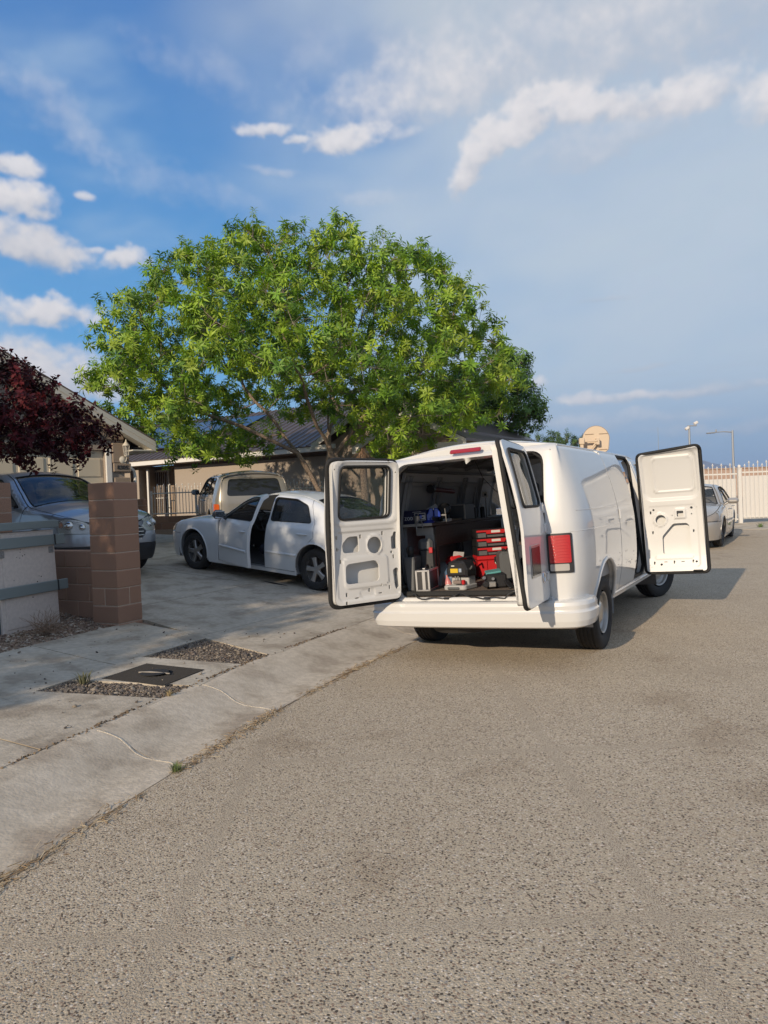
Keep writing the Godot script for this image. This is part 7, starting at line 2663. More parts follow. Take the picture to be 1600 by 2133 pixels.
	d = {
		"plan": T([0, -2.50, 0.5, -2.44, 0.76, -2.26, 0.88, -1.9, 0.945, -1.2, 0.96, 0.0, 0.955, 1.5, 0.935, 2.0, 0.86, 2.28, 0.70, 2.36, 0.5, 2.38, 0, 2.40]),
		"side": T([0.2, 0.06, 0.35, 0.02, 0.6, 0.0, 0.85, 0.004, 1.0, 0.02, 1.12, 0.05, 1.35, 0.12, 1.5, 0.18, 1.62, 0.27]),
		"front": T([0.2, 0.1, 0.4, 0.02, 0.6, 0.0, 0.8, 0.08, 1.0, 0.3]),
		"rear": T([0.25, 0.05, 0.5, 0, 0.9, 0.01, 1.1, 0.05, 1.4, 0.17, 1.6, 0.30]),
		"edge": T([-2.5, 0.80, -2.2, 0.88, -1.6, 1.0, -1.2, 1.05, -0.6, 1.36, -0.2, 1.52, 0.2, 1.57, 1.6, 1.575, 2.1, 1.55, 2.40, 1.50]),
		"crown": T([-2.5, 0.03, -1.8, 0.08, -1.0, 0.09, 0, 0.08, 1.8, 0.08, 2.40, 0.05]), "rr": 0.10,
		"paint": tp, "sill": 0.22, "front_axle": -1.5, "rear_axle": 1.45, "wheel_r": 0.33, "tyre_w": 0.215, "rim": 0.21, "arch": 0.40,
		"windows": [[-0.95, 1.07, -0.35, 1.36, -0.10, 1.45, 0.02, 1.47, 0.05, 1.08], [0.13, 1.08, 0.10, 1.48, 0.95, 1.49, 1.0, 1.09], [1.08, 1.09, 1.03, 1.49, 1.75, 1.47, 1.85, 1.10]],
		"tops": [{"name": "bonnet", "zone": [-99, -1, -1.23, -1, -1.23, 1, -99, 1]}, {"name": "windscreen", "zone": [-1.2, -0.94, -0.22, -0.94, -0.22, 0.94, -1.2, 0.94], "mat": M.tint, "thick": 0.0, "seal": true}, {"name": "roof", "zone": [-0.2, -1, 99, -1, 99, 1, -0.2, 1]}, {"name": "windscreen_pillar", "zone": [-1.23, 0.94, -0.2, 0.94, -0.2, 1, -1.23, 1]}, {"name": "windscreen_pillar", "zone": [-1.23, -1, -0.2, -1, -0.2, -0.94, -1.23, -0.94]}],
		"panels": [
			{"name": "front_bumper", "u": [Vector2(0, 0.22), Vector2(1.2, 0.22), Vector2(1.2, 0.62), Vector2(0, 0.62)]},
			{"name": "nose", "u": [Vector2(0, 0.625), Vector2(1.2, 0.625), Vector2(1.2, 1.2), Vector2(0, 1.2)]},
			{"name": "front_wing", "zone": [-1.95, 0.24, -1.02, 0.24, -1.0, 0.7, -1.12, 1.12, -1.95, 1.1]},
			{"name": "front_door", "zone": [-1.01, 0.26, 0.085, 0.26, 0.09, 1.0, 0.06, 1.65, -0.4, 1.65, -1.11, 1.1, -0.99, 0.7], "handle": [-0.15, 0.93]},
			{"name": "sliding_door", "zone": [0.095, 0.26, 1.02, 0.26, 1.04, 1.0, 0.99, 1.65, 0.07, 1.65, 0.10, 1.0], "handle": [0.2, 0.93]},
			{"name": "rear_quarter", "zone": [1.03, 0.24, 2.02, 0.24, 2.02, 1.7, 1.0, 1.7, 1.05, 1.0]},
		],
		"dash": [-0.95, 0.98], "seats": [Vector3(-0.4, 0.5, -0.2), Vector3(0.4, 0.5, -0.2), Vector3(-0.4, 0.5, 0.9), Vector3(0.4, 0.5, 0.9)], "floor_l": 3.8, "mirror": Vector3(0.93, 1.08, -0.75),
	}
	f = Vector3(-0.34, 0, -0.94)
	o = Vector3(-3.0, 0, -17.3) + f * 2.38
	rear = at(o.x - f.x * 1.45, o.z - f.z * 1.45)
	front = at(o.x + f.x * 1.5, o.z + f.z * 1.5)
	sl = (front - rear).normalized()
	b = Basis(sl.cross(Vector3.UP).normalized(), sl.cross(Vector3.UP).normalized().cross(sl), -sl)
	c = thing("tan_minivan", "tan minivan seen from behind beyond the white sedan", "van", Transform3D(b, Vector3(o.x, (rear.y + front.y) / 2 + 0.05, o.z)))
	sh = make_car(c, d)
	var L := sh.length
	var uq := sh.U(2.02) + 0.006
	for s in [-1.0, 1.0]:
		var win := soft(PackedVector2Array([Vector2(L - 0.66, 1.06), Vector2(L + 0.2, 1.06), Vector2(L + 0.2, 1.46), Vector2(L - 0.60, 1.46)]), 0.10, 6)
		shell_patch(c, "corner_panel", sh, s, sh.trim(PackedVector2Array([Vector2(uq, 0.24), Vector2(L - 0.79, 0.24), Vector2(L - 0.79, 2), Vector2(uq, 2)])), [], tp, 0.06, 0.02)
		var tg := sh.trim(PackedVector2Array([Vector2(L - 0.782, 0.24), Vector2(L, 0.24), Vector2(L, 2), Vector2(L - 0.782, 2)]))
		var g := shell_patch(c, "tailgate", sh, s, tg, [win], tp, 0.06, 0.02)
		shell_patch(g, "rear_window", sh, s, Geometry2D.intersect_polygons(win, tg)[0], [], M.tint, 0.1, 0.0, -0.012)
		shell_patch(c, "tail_lamp", sh, s, rrect(uq + 0.06, 0.72, L - 0.84, 0.88, 0.03, 4), [], pm(0.50, 0.09, 0.015, 0.15), 0.05, 0.02, 0.012)
	mb = MB.new()
	mb.tube([sh.body(L, 1.08, 1.0) + Vector3(0.06, 0, 0.02), sh.body(L, 1.08, 1.0) + Vector3(0.40, 0.02, 0.02)], 0.014, 6)
	part(c, "rear_wiper", mb, M.black)

# ---------------------------------------------------------------- tools and boxes in the van
func inv(called: String, label: String, category: String, p: Vector3, yaw := 0.0, group := "") -> Node3D:
	return thing(called, label, category, VAN * Transform3D(Basis(Vector3.UP, yaw), p), group)

func rbox(parent: Node, called: String, c: Vector3, s: Vector3, mat: Material, bev := 0.01, rot := Vector3.ZERO) -> MeshInstance3D:
	var mb := MB.new()
	mb.box(Transform3D(Basis.from_euler(rot), c), s, bev)
	return part(parent, called, mb, mat)

func print_text(parent: Node, text: String, size: float, p: Vector3, mat: Material, called := "print") -> void:
	var tm := TextMesh.new()
	tm.text = text
	var sf := SystemFont.new()
	sf.font_names = PackedStringArray(["Droid Sans"])
	sf.font_weight = 700
	tm.font = sf
	tm.font_size = 48
	tm.pixel_size = size / 35.0
	tm.depth = 0.001
	part(parent, called, tm, mat).position = p

func van_load() -> void:
	var fy := 0.657
	var wood := rough(0.055, 0.036, 0.028, 0.3, 3.0, 111, 0.1, 0.6, false)
	var grey := pm(0.10, 0.105, 0.11, 0.5)
	var black := pm(0.018, 0.018, 0.02, 0.42)
	var red := pm(0.48, 0.018, 0.022, 0.4)
	var bone := pm(0.42, 0.40, 0.37, 0.6)
	var whitep := pm(0.6, 0.6, 0.58, 0.5)
	# workbench along the left wall
	var b := inv("workbench", "dark wooden workbench along the left inside wall of the van", "workbench", Vector3(0, fy, 0))
	rbox(b, "bench_top", Vector3(-0.80, 0.645, -0.62), Vector3(0.36, 0.035, 2.10), wood, 0.005)
	rbox(b, "bench_edge", Vector3(-0.80, 0.648, 0.44), Vector3(0.37, 0.03, 0.014), bone, 0.003)
	rbox(b, "end_leg", Vector3(-0.685, 0.27, 0.36), Vector3(0.105, 0.54, 0.03), bone, 0.004)
	rbox(b, "end_bracket", Vector3(-0.74, 0.575, 0.363), Vector3(0.20, 0.085, 0.032), bone, 0.004)
	rbox(b, "front_board", Vector3(-0.63, 0.52, -0.65), Vector3(0.02, 0.21, 1.96), wood, 0.003)
	rbox(b, "side_board", Vector3(-0.625, 0.31, 0.335), Vector3(0.018, 0.62, 0.06), wood, 0.003)
	rbox(b, "low_shelf", Vector3(-0.80, 0.05, -0.75), Vector3(0.34, 0.02, 1.8), wood, 0.003)
	var by := fy + 0.663
	# carton with print
	var navy := pm(0.012, 0.014, 0.05, 0.4)
	var z := inv("tool_carton", "long navy carton printed ZOD lying at the rear end of the workbench", "box", Vector3(-0.85, by, 0.20), 0.10)
	rbox(z, "carton", Vector3(0, 0.072, 0), Vector3(0.27, 0.142, 0.42), navy, 0.004)
	var lab := rbox(z, "label_sticker", Vector3(0.062, 0.072, 0.2105), Vector3(0.125, 0.078, 0.002), whitep, 0.0005)
	rbox(lab, "label_frame", Vector3(0.062, 0.072, 0.2112), Vector3(0.115, 0.066, 0.002), navy, 0.0005)
	rbox(lab, "label_panel", Vector3(0.062, 0.066, 0.2122), Vector3(0.108, 0.040, 0.002), whitep, 0.0005)
	for q in [[-0.030, 0.022], [0.0, 0.014], [0.032, 0.022]]:
		rbox(lab, "label_picture", Vector3(0.062 + q[0], 0.065, 0.2132), Vector3(q[1], 0.016, 0.001), navy, 0.0002)
	print_text(z, "ZOD", 0.036, Vector3(-0.065, 0.058, 0.211), pm(0.55, 0.57, 0.6, 0.4))
	rbox(z, "carton_line", Vector3(0.03, 0.125, 0.2108), Vector3(0.10, 0.004, 0.001), whitep, 0.0002)
	# vise
	var blue := paint(0.015, 0.045, 0.36)
	var v := inv("bench_vise", "bright blue bench vise clamped on the end of the workbench", "vise", Vector3(-0.70, by, 0.34), 0.5)
	var mb := MB.new()
	mb.lathe(T([0.0, 0.0, 0.062, 0.0, 0.066, 0.015, 0.04, 0.03, 0.036, 0.05, 0.0, 0.05]), 18)
	part(v, "swivel_base", mb, blue)
	mb = MB.new()
	mb.prism(PackedVector2Array([Vector2(-0.10, 0.045), Vector2(0.03, 0.045), Vector2(0.055, 0.075), Vector2(0.055, 0.15), Vector2(0.015, 0.155), Vector2(-0.005, 0.10), Vector2(-0.10, 0.09)]), -0.035, 0.035, Transform3D(), 0.008)
	part(v, "body", mb, blue)
	mb = MB.new()
	mb.prism(PackedVector2Array([Vector2(0.06, 0.06), Vector2(0.13, 0.055), Vector2(0.13, 0.10), Vector2(0.10, 0.155), Vector2(0.062, 0.155)]), -0.04, 0.04, Transform3D(), 0.008)
	part(v, "moving_jaw", mb, blue)
	rbox(v, "jaw_plate", Vector3(0.058, 0.145, 0), Vector3(0.012, 0.022, 0.085), M.steel, 0.002)
	mb = MB.new()
	mb.tube([Vector3(0.12, 0.075, 0), Vector3(0.19, 0.072, 0)], 0.012, 10)
	mb.tube([Vector3(0.185, 0.0, 0.07), Vector3(0.185, 0.14, -0.06)], 0.006, 8)
	part(v, "screw_handle", mb, M.steel)
	# things lying on the bench
	var o := inv("tin_cup", "pale metal cup beside the blue vise", "cup", Vector3(-0.80, by, 0.40))
	mb = MB.new()
	mb.lathe(T([0.0, 0.0, 0.034, 0.0, 0.042, 0.075, 0.044, 0.08, 0.038, 0.078, 0.032, 0.006, 0.0, 0.006]), 18)
	part(o, "cup_body", mb, M.steel)
	mb = MB.new()
	mb.tube([Vector3(0.0, 0.03, 0.0), Vector3(0.03, 0.11, 0.03)], 0.005, 6)
	part(o, "handle", mb, M.steel)
	o = inv("pliers", "steel pliers hanging over the end of the bench beside the tin cup", "pliers", Vector3(-0.76, by, 0.42), 0.3)
	for s in [-1.0, 1.0]:
		mb = MB.new()
		mb.tube([Vector3(0, 0.035, -0.05), Vector3(s * 0.006, 0.03, 0.0), Vector3(s * 0.03, 0.0, 0.05), Vector3(s * 0.034, -0.06, 0.07)], [0.006, 0.009, 0.007, 0.006], 7)
		part(o, "arm", mb, M.steel)
	o = inv("drum_light", "black round work light with a white card leaning on it, on the bench", "work light", Vector3(-0.72, by, -0.08), 0.5)
	mb = MB.new()
	mb.lathe(T([0.0, -0.07, 0.062, -0.07, 0.068, -0.055, 0.068, 0.05, 0.055, 0.07, 0.05, 0.06, 0.0, 0.05]), 26, Transform3D(Basis(Vector3.RIGHT, PI / 2), Vector3(0.02, 0.14, 0)))
	part(o, "drum", mb, black)
	rbox(o, "foot", Vector3(0.02, 0.035, 0), Vector3(0.10, 0.07, 0.08), black, 0.012)
	rbox(o, "card", Vector3(-0.12, 0.155, 0.03), Vector3(0.13, 0.05, 0.006), whitep, 0.001, Vector3(0.3, 0.2, 0.5))
	o = inv("small_tray", "small white tray with a clip behind the vise", "tray", Vector3(-0.66, by, -0.06))
	rbox(o, "tray_base", Vector3(0, 0.015, 0), Vector3(0.09, 0.03, 0.06), whitep, 0.006)
	rbox(o, "clip", Vector3(0, 0.045, 0.01), Vector3(0.05, 0.03, 0.03), black, 0.004)
	rbox(o, "card", Vector3(0.02, 0.002, 0.16), Vector3(0.10, 0.004, 0.18), whitep, 0.001)
	o = inv("auger_bit", "twisted steel auger bit lying along the bench edge", "drill bit", Vector3(-0.64, by + 0.012, -0.25), 0.1)
	mb = MB.new()
	for h in 2:
		var path := []
		for k in 40: path.append(Vector3(cos(k * 0.7 + h * PI) * 0.008, sin(k * 0.7 + h * PI) * 0.008 + 0.002, 0.15 - k * 0.009))
		mb.tube(path, 0.005, 5)
	part(o, "twist", mb, pm(0.35, 0.28, 0.2, 0.45, 0.7))
	mb = MB.new()
	mb.tube([Vector3(0, 0.002, -0.2), Vector3(0, 0.002, 0.15)], 0.005, 6)
	part(o, "shank", mb, M.steel)
	o = inv("carton", "grey open-fronted carton further along the bench", "box", Vector3(-0.80, by, -0.75), 0.0)
	rbox(o, "carton_body", Vector3(0, 0.09, 0), Vector3(0.24, 0.18, 0.30), grey, 0.004)
	rbox(o, "carton_edge", Vector3(0, 0.175, 0.15), Vector3(0.25, 0.014, 0.02), bone, 0.002)
	rbox(o, "carton_edge", Vector3(0.12, 0.09, 0.152), Vector3(0.014, 0.18, 0.02), bone, 0.002)
	for k in 3:
		o = inv("spray_can", "small dark can on the bench beyond the grey carton, %s of three" % ["nearest", "middle", "farthest"][k], "can", Vector3(-0.76 + 0.06 * (k % 2), by, -1.08 - k * 0.14), 0.0, "cans on the workbench")
		mb = MB.new()
		mb.lathe(T([0.0, 0.0, 0.032, 0.0, 0.032, 0.12, 0.022, 0.135, 0.0, 0.135]), 14)
		part(o, "can_body", mb, black)
		mb = MB.new()
		mb.lathe(T([0.0, 0.135, 0.016, 0.135, 0.016, 0.16, 0.0, 0.162]), 12)
		part(o, "cap", mb, whitep)
	# on the wall
	o = inv("wall_torch", "dark red torch clipped high on the left inside wall", "torch", Vector3(-0.85, 1.66, -0.46))
	mb = MB.new()
	mb.tube([Vector3(-0.02, 0.03, 0.26), Vector3(0.0, 0.02, 0.14), Vector3(0.02, 0.0, -0.2)], 0.026, 14)
	part(o, "handle", mb, pm(0.10, 0.012, 0.018, 0.4))
	mb = MB.new()
	mb.lathe(T([0.0, -0.05, 0.028, -0.05, 0.048, 0.0, 0.05, 0.05, 0.0, 0.045]), 18, Transform3D(Basis(Vector3.RIGHT, PI / 2), Vector3(-0.02, 0.032, 0.30)))
	part(o, "head", mb, black)
	mb = MB.new()
	mb.lathe(T([0.027, -0.012, 0.03, 0.0, 0.027, 0.012]), 14, Transform3D(Basis(Vector3.RIGHT, PI / 2), Vector3(0.012, 0.006, -0.13)))
	part(o, "ring", mb, pm(0.3, 0.05, 0.05, 0.3))
	o = inv("wall_socket", "white socket on a thin upright at the far end of the bench", "socket", Vector3(-0.78, by, -1.55))
	rbox(o, "upright", Vector3(0, 0.13, 0), Vector3(0.014, 0.26, 0.014), bone, 0.002)
	rbox(o, "plate", Vector3(0, 0.29, 0.01), Vector3(0.075, 0.075, 0.02), whitep, 0.006)
	rbox(o, "socket_hole", Vector3(0.008, 0.29, 0.021), Vector3(0.03, 0.03, 0.004), black, 0.001)
	# cabinet across the front, with a power strip
	o = inv("front_cabinet", "dark brown cabinet behind the drawer boxes, across the front of the load floor", "cabinet", Vector3(0.02, fy, -1.72))
	rbox(o, "cabinet_body", Vector3(0, 0.30, 0), Vector3(1.1, 0.60, 0.30), wood, 0.006)
	rbox(o, "cabinet_top", Vector3(0, 0.615, 0), Vector3(1.14, 0.03, 0.34), wood, 0.004)
	rbox(o, "cabinet_door", Vector3(0.12, 0.32, 0.152), Vector3(0.42, 0.5, 0.012), rough(0.075, 0.042, 0.03, 0.3, 3.0, 113, 0.1, 0.6, false), 0.004)
	o = inv("power_strip", "white power strip with a lead on top of the brown cabinet", "power strip", Vector3(0.10, fy + 0.63, -1.62), 0.25)
	rbox(o, "strip_body", Vector3(0, 0.022, 0), Vector3(0.30, 0.04, 0.06), whitep, 0.01)
	for k in 4: rbox(o, "outlet", Vector3(-0.10 + k * 0.065, 0.044, 0), Vector3(0.03, 0.004, 0.03), grey, 0.001)
	mb = MB.new()
	mb.tube([Vector3(0.15, 0.02, 0), Vector3(0.22, 0.05, 0.02), Vector3(0.30, 0.02, 0.05), Vector3(0.34, 0.006, 0.1)], 0.006, 6)
	part(o, "lead", mb, whitep)
	# red drawer boxes on a red chest
	var yaw := 0.56
	var ch := inv("red_tool_chest", "red plastic tool chest under the three drawer boxes", "tool chest", Vector3(-0.315, fy, -0.50), yaw)
	rbox(ch, "chest_body", Vector3(0, 0.10, 0), Vector3(0.43, 0.20, 0.34), red, 0.018)
	rbox(ch, "lid", Vector3(0, 0.222, 0), Vector3(0.45, 0.05, 0.36), red, 0.014)
	for x in [-0.15, 0.15]:
		rbox(ch, "buttress", Vector3(x, 0.11, 0.172), Vector3(0.07, 0.17, 0.02), red, 0.006)
	rbox(ch, "latch", Vector3(0.0, 0.195, 0.18), Vector3(0.075, 0.075, 0.03), black, 0.008)
	mb = MB.new()
	mb.tube([Vector3(-0.03, 0.175, 0.2), Vector3(-0.03, 0.155, 0.215), Vector3(0.03, 0.155, 0.215), Vector3(0.03, 0.175, 0.2)], 0.006, 6)
	part(ch, "latch_bar", mb, M.steel)
	for k in 3:
		var y := fy + 0.248 + k * 0.098
		o = inv("drawer_box", "grey and red drawer box, %s of the stack of three" % ["lowest", "middle", "topmost"][k], "drawer box", (VAN.affine_inverse() * ch.transform * Vector3(0, 0, 0)) * Vector3(1, 0, 1) + Vector3(0, y, 0), yaw, "drawer boxes on the red chest")
		rbox(o, "case", Vector3(0, 0.048, -0.01), Vector3(0.43, 0.094, 0.32), black, 0.006)
		for x in [-0.155, 0.155]: rbox(o, "drawer_front", Vector3(x, 0.044, 0.152), Vector3(0.105, 0.078, 0.012), grey, 0.004)
		rbox(o, "drawer_front", Vector3(0, 0.042, 0.150), Vector3(0.19, 0.07, 0.010), grey, 0.004)
		mb = MB.new()
		mb.prism(PackedVector2Array([Vector2(-0.21, 0.066), Vector2(-0.11, 0.066), Vector2(-0.10, 0.044), Vector2(0.10, 0.044), Vector2(0.11, 0.066), Vector2(0.21, 0.066), Vector2(0.21, 0.088), Vector2(-0.21, 0.088)]), 0.145, 0.185, Transform3D(), 0.004)
		var hd := part(o, "drawer_handle", mb, red)
		rbox(hd, "label_sticker", Vector3(0, 0.070, 0.1855), Vector3(0.10, 0.026, 0.002), whitep, 0.0005)
		for x in [-0.205, -0.10, 0.10, 0.205]: rbox(o, "rib", Vector3(x, 0.046, 0.158), Vector3(0.008, 0.09, 0.012), black, 0.002)
	# dark red chest further in, under the bench
	o = inv("dark_red_case", "dark red case in the shadow beside the workbench", "case", Vector3(-0.52, fy, -1.05), 0.3)
	rbox(o, "case_body", Vector3(0, 0.19, 0), Vector3(0.42, 0.38, 0.3), pm(0.30, 0.025, 0.012, 0.35), 0.02)
	rbox(o, "clasp", Vector3(0.19, 0.24, 0.152), Vector3(0.03, 0.06, 0.01), whitep, 0.003)
	# red tool bag
	o = inv("red_tool_bag", "slumped red tool bag behind the key machine", "bag", Vector3(-0.56, fy, 0.02), 0.6)
	mb = MB.new()
	mb.prism(PackedVector2Array([Vector2(-0.16, 0), Vector2(0.16, 0), Vector2(0.15, 0.14), Vector2(0.10, 0.23), Vector2(-0.02, 0.27), Vector2(-0.12, 0.24), Vector2(-0.17, 0.12)]), -0.10, 0.10, Transform3D(Basis(Vector3.BACK, -0.2), Vector3(0, 0.02, 0)), 0.03)
	part(o, "bag_body", mb, red)
	for k in 4: rbox(o, "pocket", Vector3(-0.11 + k * 0.06, 0.10 + 0.01 * k, 0.10), Vector3(0.05, 0.13, 0.03), pm(0.36, 0.012, 0.018, 0.6), 0.01)
	rbox(o, "paper", Vector3(0.03, 0.29, 0.02), Vector3(0.13, 0.07, 0.004), whitep, 0.001, Vector3(0.2, 0.3, -0.15))
	mb = MB.new()
	mb.tube([Vector3(-0.12, 0.2, 0.1), Vector3(0.0, 0.26, 0.14), Vector3(0.16, 0.27, 0.10), Vector3(0.2, 0.2, 0.06)], 0.010, 6)
	part(o, "strap", mb, black)
	# blue bottle and pink bottle
	o = inv("blue_jug", "dull blue jug beside the key machine", "jug", Vector3(-0.42, fy, 0.45))
	mb = MB.new()
	mb.lathe(T([0.0, 0.0, 0.07, 0.0, 0.078, 0.02, 0.078, 0.15, 0.05, 0.19, 0.024, 0.20, 0.024, 0.23, 0.0, 0.23]), 20)
	part(o, "jug_body", mb, pm(0.09, 0.15, 0.24, 0.35))
	mb = MB.new()
	mb.lathe(T([0.0, 0.225, 0.028, 0.225, 0.028, 0.25, 0.0, 0.252]), 14)
	part(o, "cap", mb, black)
	o = inv("pink_bottle", "small pink and white bottle tilted beside the key machine base", "bottle", Vector3(-0.35, fy, 0.70))
	mb = MB.new()
	mb.lathe(T([0.0, 0.0, 0.03, 0.0, 0.033, 0.06, 0.02, 0.10, 0.010, 0.115, 0.010, 0.14, 0.0, 0.142]), 16, Transform3D(Basis(Vector3.BACK, 0.12), Vector3.ZERO))
	part(o, "bottle_body", mb, pm(0.55, 0.20, 0.20, 0.35))
	rbox(o, "label_sticker", Vector3(0, 0.035, 0.03), Vector3(0.035, 0.03, 0.006), whitep, 0.002)
	# key machine with its pale base
	o = inv("key_machine", "black key machine with yellow sticker on a pale grey base", "key machine", Vector3(-0.22, fy, 0.70), -0.12)
	var pale := pm(0.42, 0.42, 0.41, 0.4)
	mb = MB.new()
	mb.prism(rrect(-0.125, -0.13, 0.125, 0.14, 0.04, 4), 0.0, 0.045, Transform3D(Basis(Vector3.RIGHT, PI / 2) * Basis.from_scale(Vector3(1, 1, -1)), Vector3.ZERO), 0.008)
	part(o, "base", mb, pale)
	rbox(o, "base_front", Vector3(0, 0.022, 0.15), Vector3(0.13, 0.022, 0.012), grey, 0.004)
	mb = MB.new()
	mb.prism(PackedVector2Array([Vector2(-0.10, 0.04), Vector2(0.10, 0.04), Vector2(0.105, 0.12), Vector2(-0.09, 0.12)]), -0.12, 0.02, Transform3D(), 0.01)
	part(o, "column", mb, pale)
	mb = MB.new()
	mb.prism(PackedVector2Array([Vector2(-0.115, 0.125), Vector2(0.115, 0.125), Vector2(0.12, 0.19), Vector2(0.09, 0.265), Vector2(0.06, 0.28), Vector2(-0.06, 0.28), Vector2(-0.09, 0.265), Vector2(-0.12, 0.19)]), -0.13, 0.075, Transform3D(), 0.02)
	part(o, "head", mb, black)
	rbox(o, "yellow_sticker", Vector3(-0.022, 0.185, 0.077), Vector3(0.085, 0.042, 0.003), pm(0.62, 0.42, 0.02, 0.5), 0.0005)
	rbox(o, "white_sticker", Vector3(0.045, 0.188, 0.077), Vector3(0.03, 0.036, 0.003), pm(0.3, 0.36, 0.45, 0.5), 0.0005)
	rbox(o, "name_print", Vector3(-0.035, 0.232, 0.072), Vector3(0.035, 0.010, 0.008), whitep, 0.0005)
	for x in [-0.015, 0.015]: rbox(o, "pin", Vector3(x, 0.115, 0.07), Vector3(0.012, 0.035, 0.012), M.steel, 0.003)
	rbox(o, "carriage", Vector3(0.01, 0.075, 0.07), Vector3(0.09, 0.035, 0.05), pm(0.35, 0.28, 0.25, 0.35, 0.5), 0.006)
	rbox(o, "red_knob", Vector3(0.075, 0.072, 0.075), Vector3(0.03, 0.045, 0.04), red, 0.008)
	mb = MB.new()
	mb.tube([Vector3(0.11, 0.19, 0.0), Vector3(0.15, 0.21, 0.03), Vector3(0.155, 0.225, 0.035)], 0.008, 7)
	part(o, "lever", mb, M.steel)
	# second machine with teal top
	o = inv("key_cutter", "black key cutter with a teal tray and chrome knobs at the sill", "key machine", Vector3(0.11, fy, 0.66), 0.5)
	rbox(o, "body", Vector3(0.02, 0.07, -0.03), Vector3(0.20, 0.14, 0.2), black, 0.016)
	rbox(o, "tray", Vector3(0.0, 0.155, -0.02), Vector3(0.15, 0.02, 0.12), pm(0.10, 0.30, 0.30, 0.3), 0.006, Vector3(0.15, 0, 0.1))
	for q in [[-0.09, 0.05, 0.11, 0.032], [-0.10, 0.11, 0.06, 0.02], [-0.02, 0.10, 0.10, 0.018]]:
		mb = MB.new()
		mb.lathe([Vector2(0, -0.03), Vector2(q[3] * 0.8, -0.03), Vector2(q[3], -0.02), Vector2(q[3], 0.015), Vector2(q[3] * 0.8, 0.022), Vector2(0, 0.022)], 14, Transform3D(Basis(Vector3.RIGHT, PI / 2), Vector3(q[0], q[1], q[2])))
		part(o, "knob", mb, M.chrome if q[3] < 0.03 else black)
	rbox(o, "ramp", Vector3(0.12, 0.05, 0.09), Vector3(0.05, 0.02, 0.2), black, 0.004, Vector3(0.5, 0.3, 0))
	rbox(o, "vice_jaw", Vector3(-0.03, 0.045, 0.10), Vector3(0.07, 0.05, 0.05), M.steel, 0.006)
	# grey case at the right
	o = inv("grey_case", "upright grey plastic case at the right of the red chest", "case", Vector3(0.03, fy, 0.12), 0.5)
	rbox(o, "case_body", Vector3(0, 0.16, 0), Vector3(0.13, 0.32, 0.3), grey, 0.03)
	rbox(o, "handle", Vector3(0, 0.33, 0.02), Vector3(0.03, 0.03, 0.14), black, 0.01)
	# left: aluminium flight case, slim grey case, black drill case
	o = inv("aluminium_case", "black case with silver aluminium edges standing at the left of the sill", "case", Vector3(-0.585, fy, 0.70), 0.22)
	rbox(o, "panels", Vector3(0, 0.105, 0), Vector3(0.132, 0.198, 0.40), black, 0.002)
	for sx in [-1.0, 1.0]:
		for sz in [-1.0, 1.0]: rbox(o, "edge", Vector3(sx * 0.062, 0.105, sz * 0.195), Vector3(0.022, 0.21, 0.022), M.alloy, 0.003)
		for y in [0.008, 0.202]:
			rbox(o, "edge", Vector3(sx * 0.062, y, 0), Vector3(0.021, 0.02, 0.39), M.alloy, 0.003)
	rbox(o, "middle_edge", Vector3(0.012, 0.105, 0.199), Vector3(0.034, 0.205, 0.010), M.alloy, 0.002)
	for y in [0.008, 0.202]: rbox(o, "edge", Vector3(0, y, 0.196), Vector3(0.13, 0.019, 0.02), M.alloy, 0.003)
	rbox(o, "clasp", Vector3(0.0, 0.218, 0.10), Vector3(0.03, 0.016, 0.05), M.alloy, 0.003)
	mb = MB.new()
	mb.tube([Vector3(0, 0.21, -0.08), Vector3(0, 0.245, -0.06), Vector3(0, 0.245, 0.04), Vector3(0, 0.21, 0.06)], 0.009, 7)
	part(o, "handle", mb, black)
	o = inv("slim_grey_case", "slim dark grey case leaning at the left door jamb", "case", Vector3(-0.715, fy, 0.74), 0.2)
	mb = MB.new()
	mb.prism(PackedVector2Array([Vector2(-0.035, 0.0), Vector2(0.04, 0.0), Vector2(0.055, 0.30), Vector2(0.05, 0.34), Vector2(-0.055, 0.34), Vector2(-0.06, 0.30)]), -0.14, 0.14, Transform3D(), 0.012)
	part(o, "case_body", mb, grey)
	o = inv("black_jar", "round black jar on top of the slim grey case", "jar", Vector3(-0.715, fy + 0.341, 0.78))
	mb = MB.new()
	mb.lathe(T([0.0, 0.0, 0.03, 0.0, 0.034, 0.03, 0.042, 0.05, 0.042, 0.085, 0.028, 0.105, 0.0, 0.11]), 16)
	part(o, "jar_body", mb, black)
	o = inv("drill_case", "tall black drill case with a red latch behind the slim grey case", "case", Vector3(-0.655, fy, 0.51), 0.3)
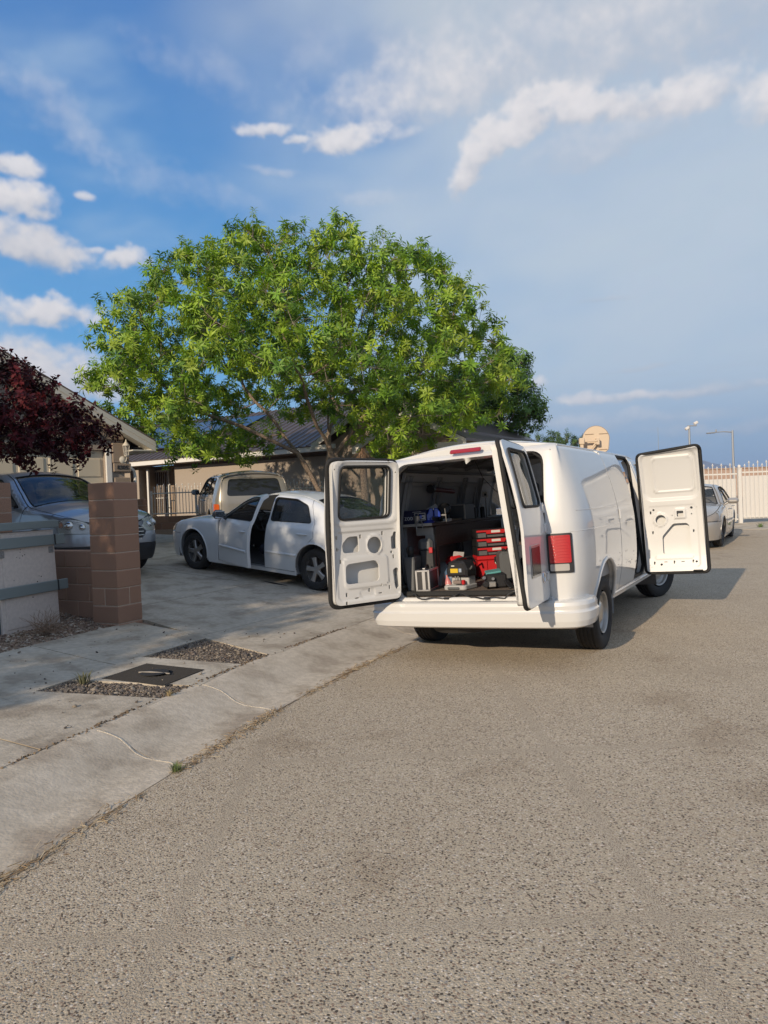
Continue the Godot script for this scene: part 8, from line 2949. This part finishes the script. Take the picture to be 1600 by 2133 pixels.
	rbox(o, "case_body", Vector3(0, 0.20, 0), Vector3(0.16, 0.40, 0.12), black, 0.02)
	rbox(o, "case_head", Vector3(-0.01, 0.44, 0), Vector3(0.15, 0.13, 0.12), grey, 0.03)
	rbox(o, "red_latch", Vector3(0.045, 0.385, 0.064), Vector3(0.04, 0.06, 0.02), red, 0.006)
	# cable over the sill
	o = inv("black_cable", "black cable with clips lying across the rear sill", "cable", Vector3(0, 0.0, 0))
	mb = MB.new()
	var path := []
	for k in 30:
		var x := -0.62 + k * 0.042
		path.append(Vector3(x, 0.652 - 0.045 * smoothstep(0.2, 0.5, absf(sin(k * 0.25))) + 0.008 * sin(k * 1.3), 1.02 + 0.02 * sin(k * 0.4)))
	mb.tube(path, 0.007, 7)
	part(o, "lead", mb, black)
	for k in [9, 19]: rbox(o, "clip", path[k], Vector3(0.06, 0.02, 0.03), black, 0.006)
	# dry stump top beyond the van's left door
	o = thing("dead_yucca", "brown dry yucca head showing above the open left rear door", "plant", Transform3D(Basis(), at(-0.45, -17.0)))
	var r := RandomNumberGenerator.new()
	r.seed = 6
	mb = MB.new()
	mb.tube([Vector3(0, 0, 0), Vector3(0.03, 1.1, 0), Vector3(0, 2.1, 0.02)], [0.12, 0.09, 0.08], 9)
	part(o, "trunk", mb, M.bark)
	mb = MB.new()
	for k in 190:
		var a := r.randf() * TAU
		var d := Vector3(cos(a), r.randf_range(-1.1, 0.35), sin(a)).normalized()
		var p := Vector3(0, 2.0 + r.randf() * 0.22, 0)
		var l := r.randf_range(0.2, 0.42)
		var s := d.cross(Vector3.UP).normalized() * 0.014
		var e := p + d * l + Vector3(0, -l * 0.35, 0)
		mb.flat([p - s, p + s, e], Vector3.UP + d * 0.4)
	part(o, "dry_leaves", mb, pm(0.22, 0.135, 0.08, 0.85)).set_meta("kind", "stuff")

func _ready() -> void:
	rng.seed = 20
	make_light()
	make_materials()
	ground_works()
	gravel_and_litter()
	front_wall_and_cabinet()
	left_fence()
	right_fence()
	house_one()
	house_two()
	far_things()
	trees()
	van()
	van_load()
	cars()
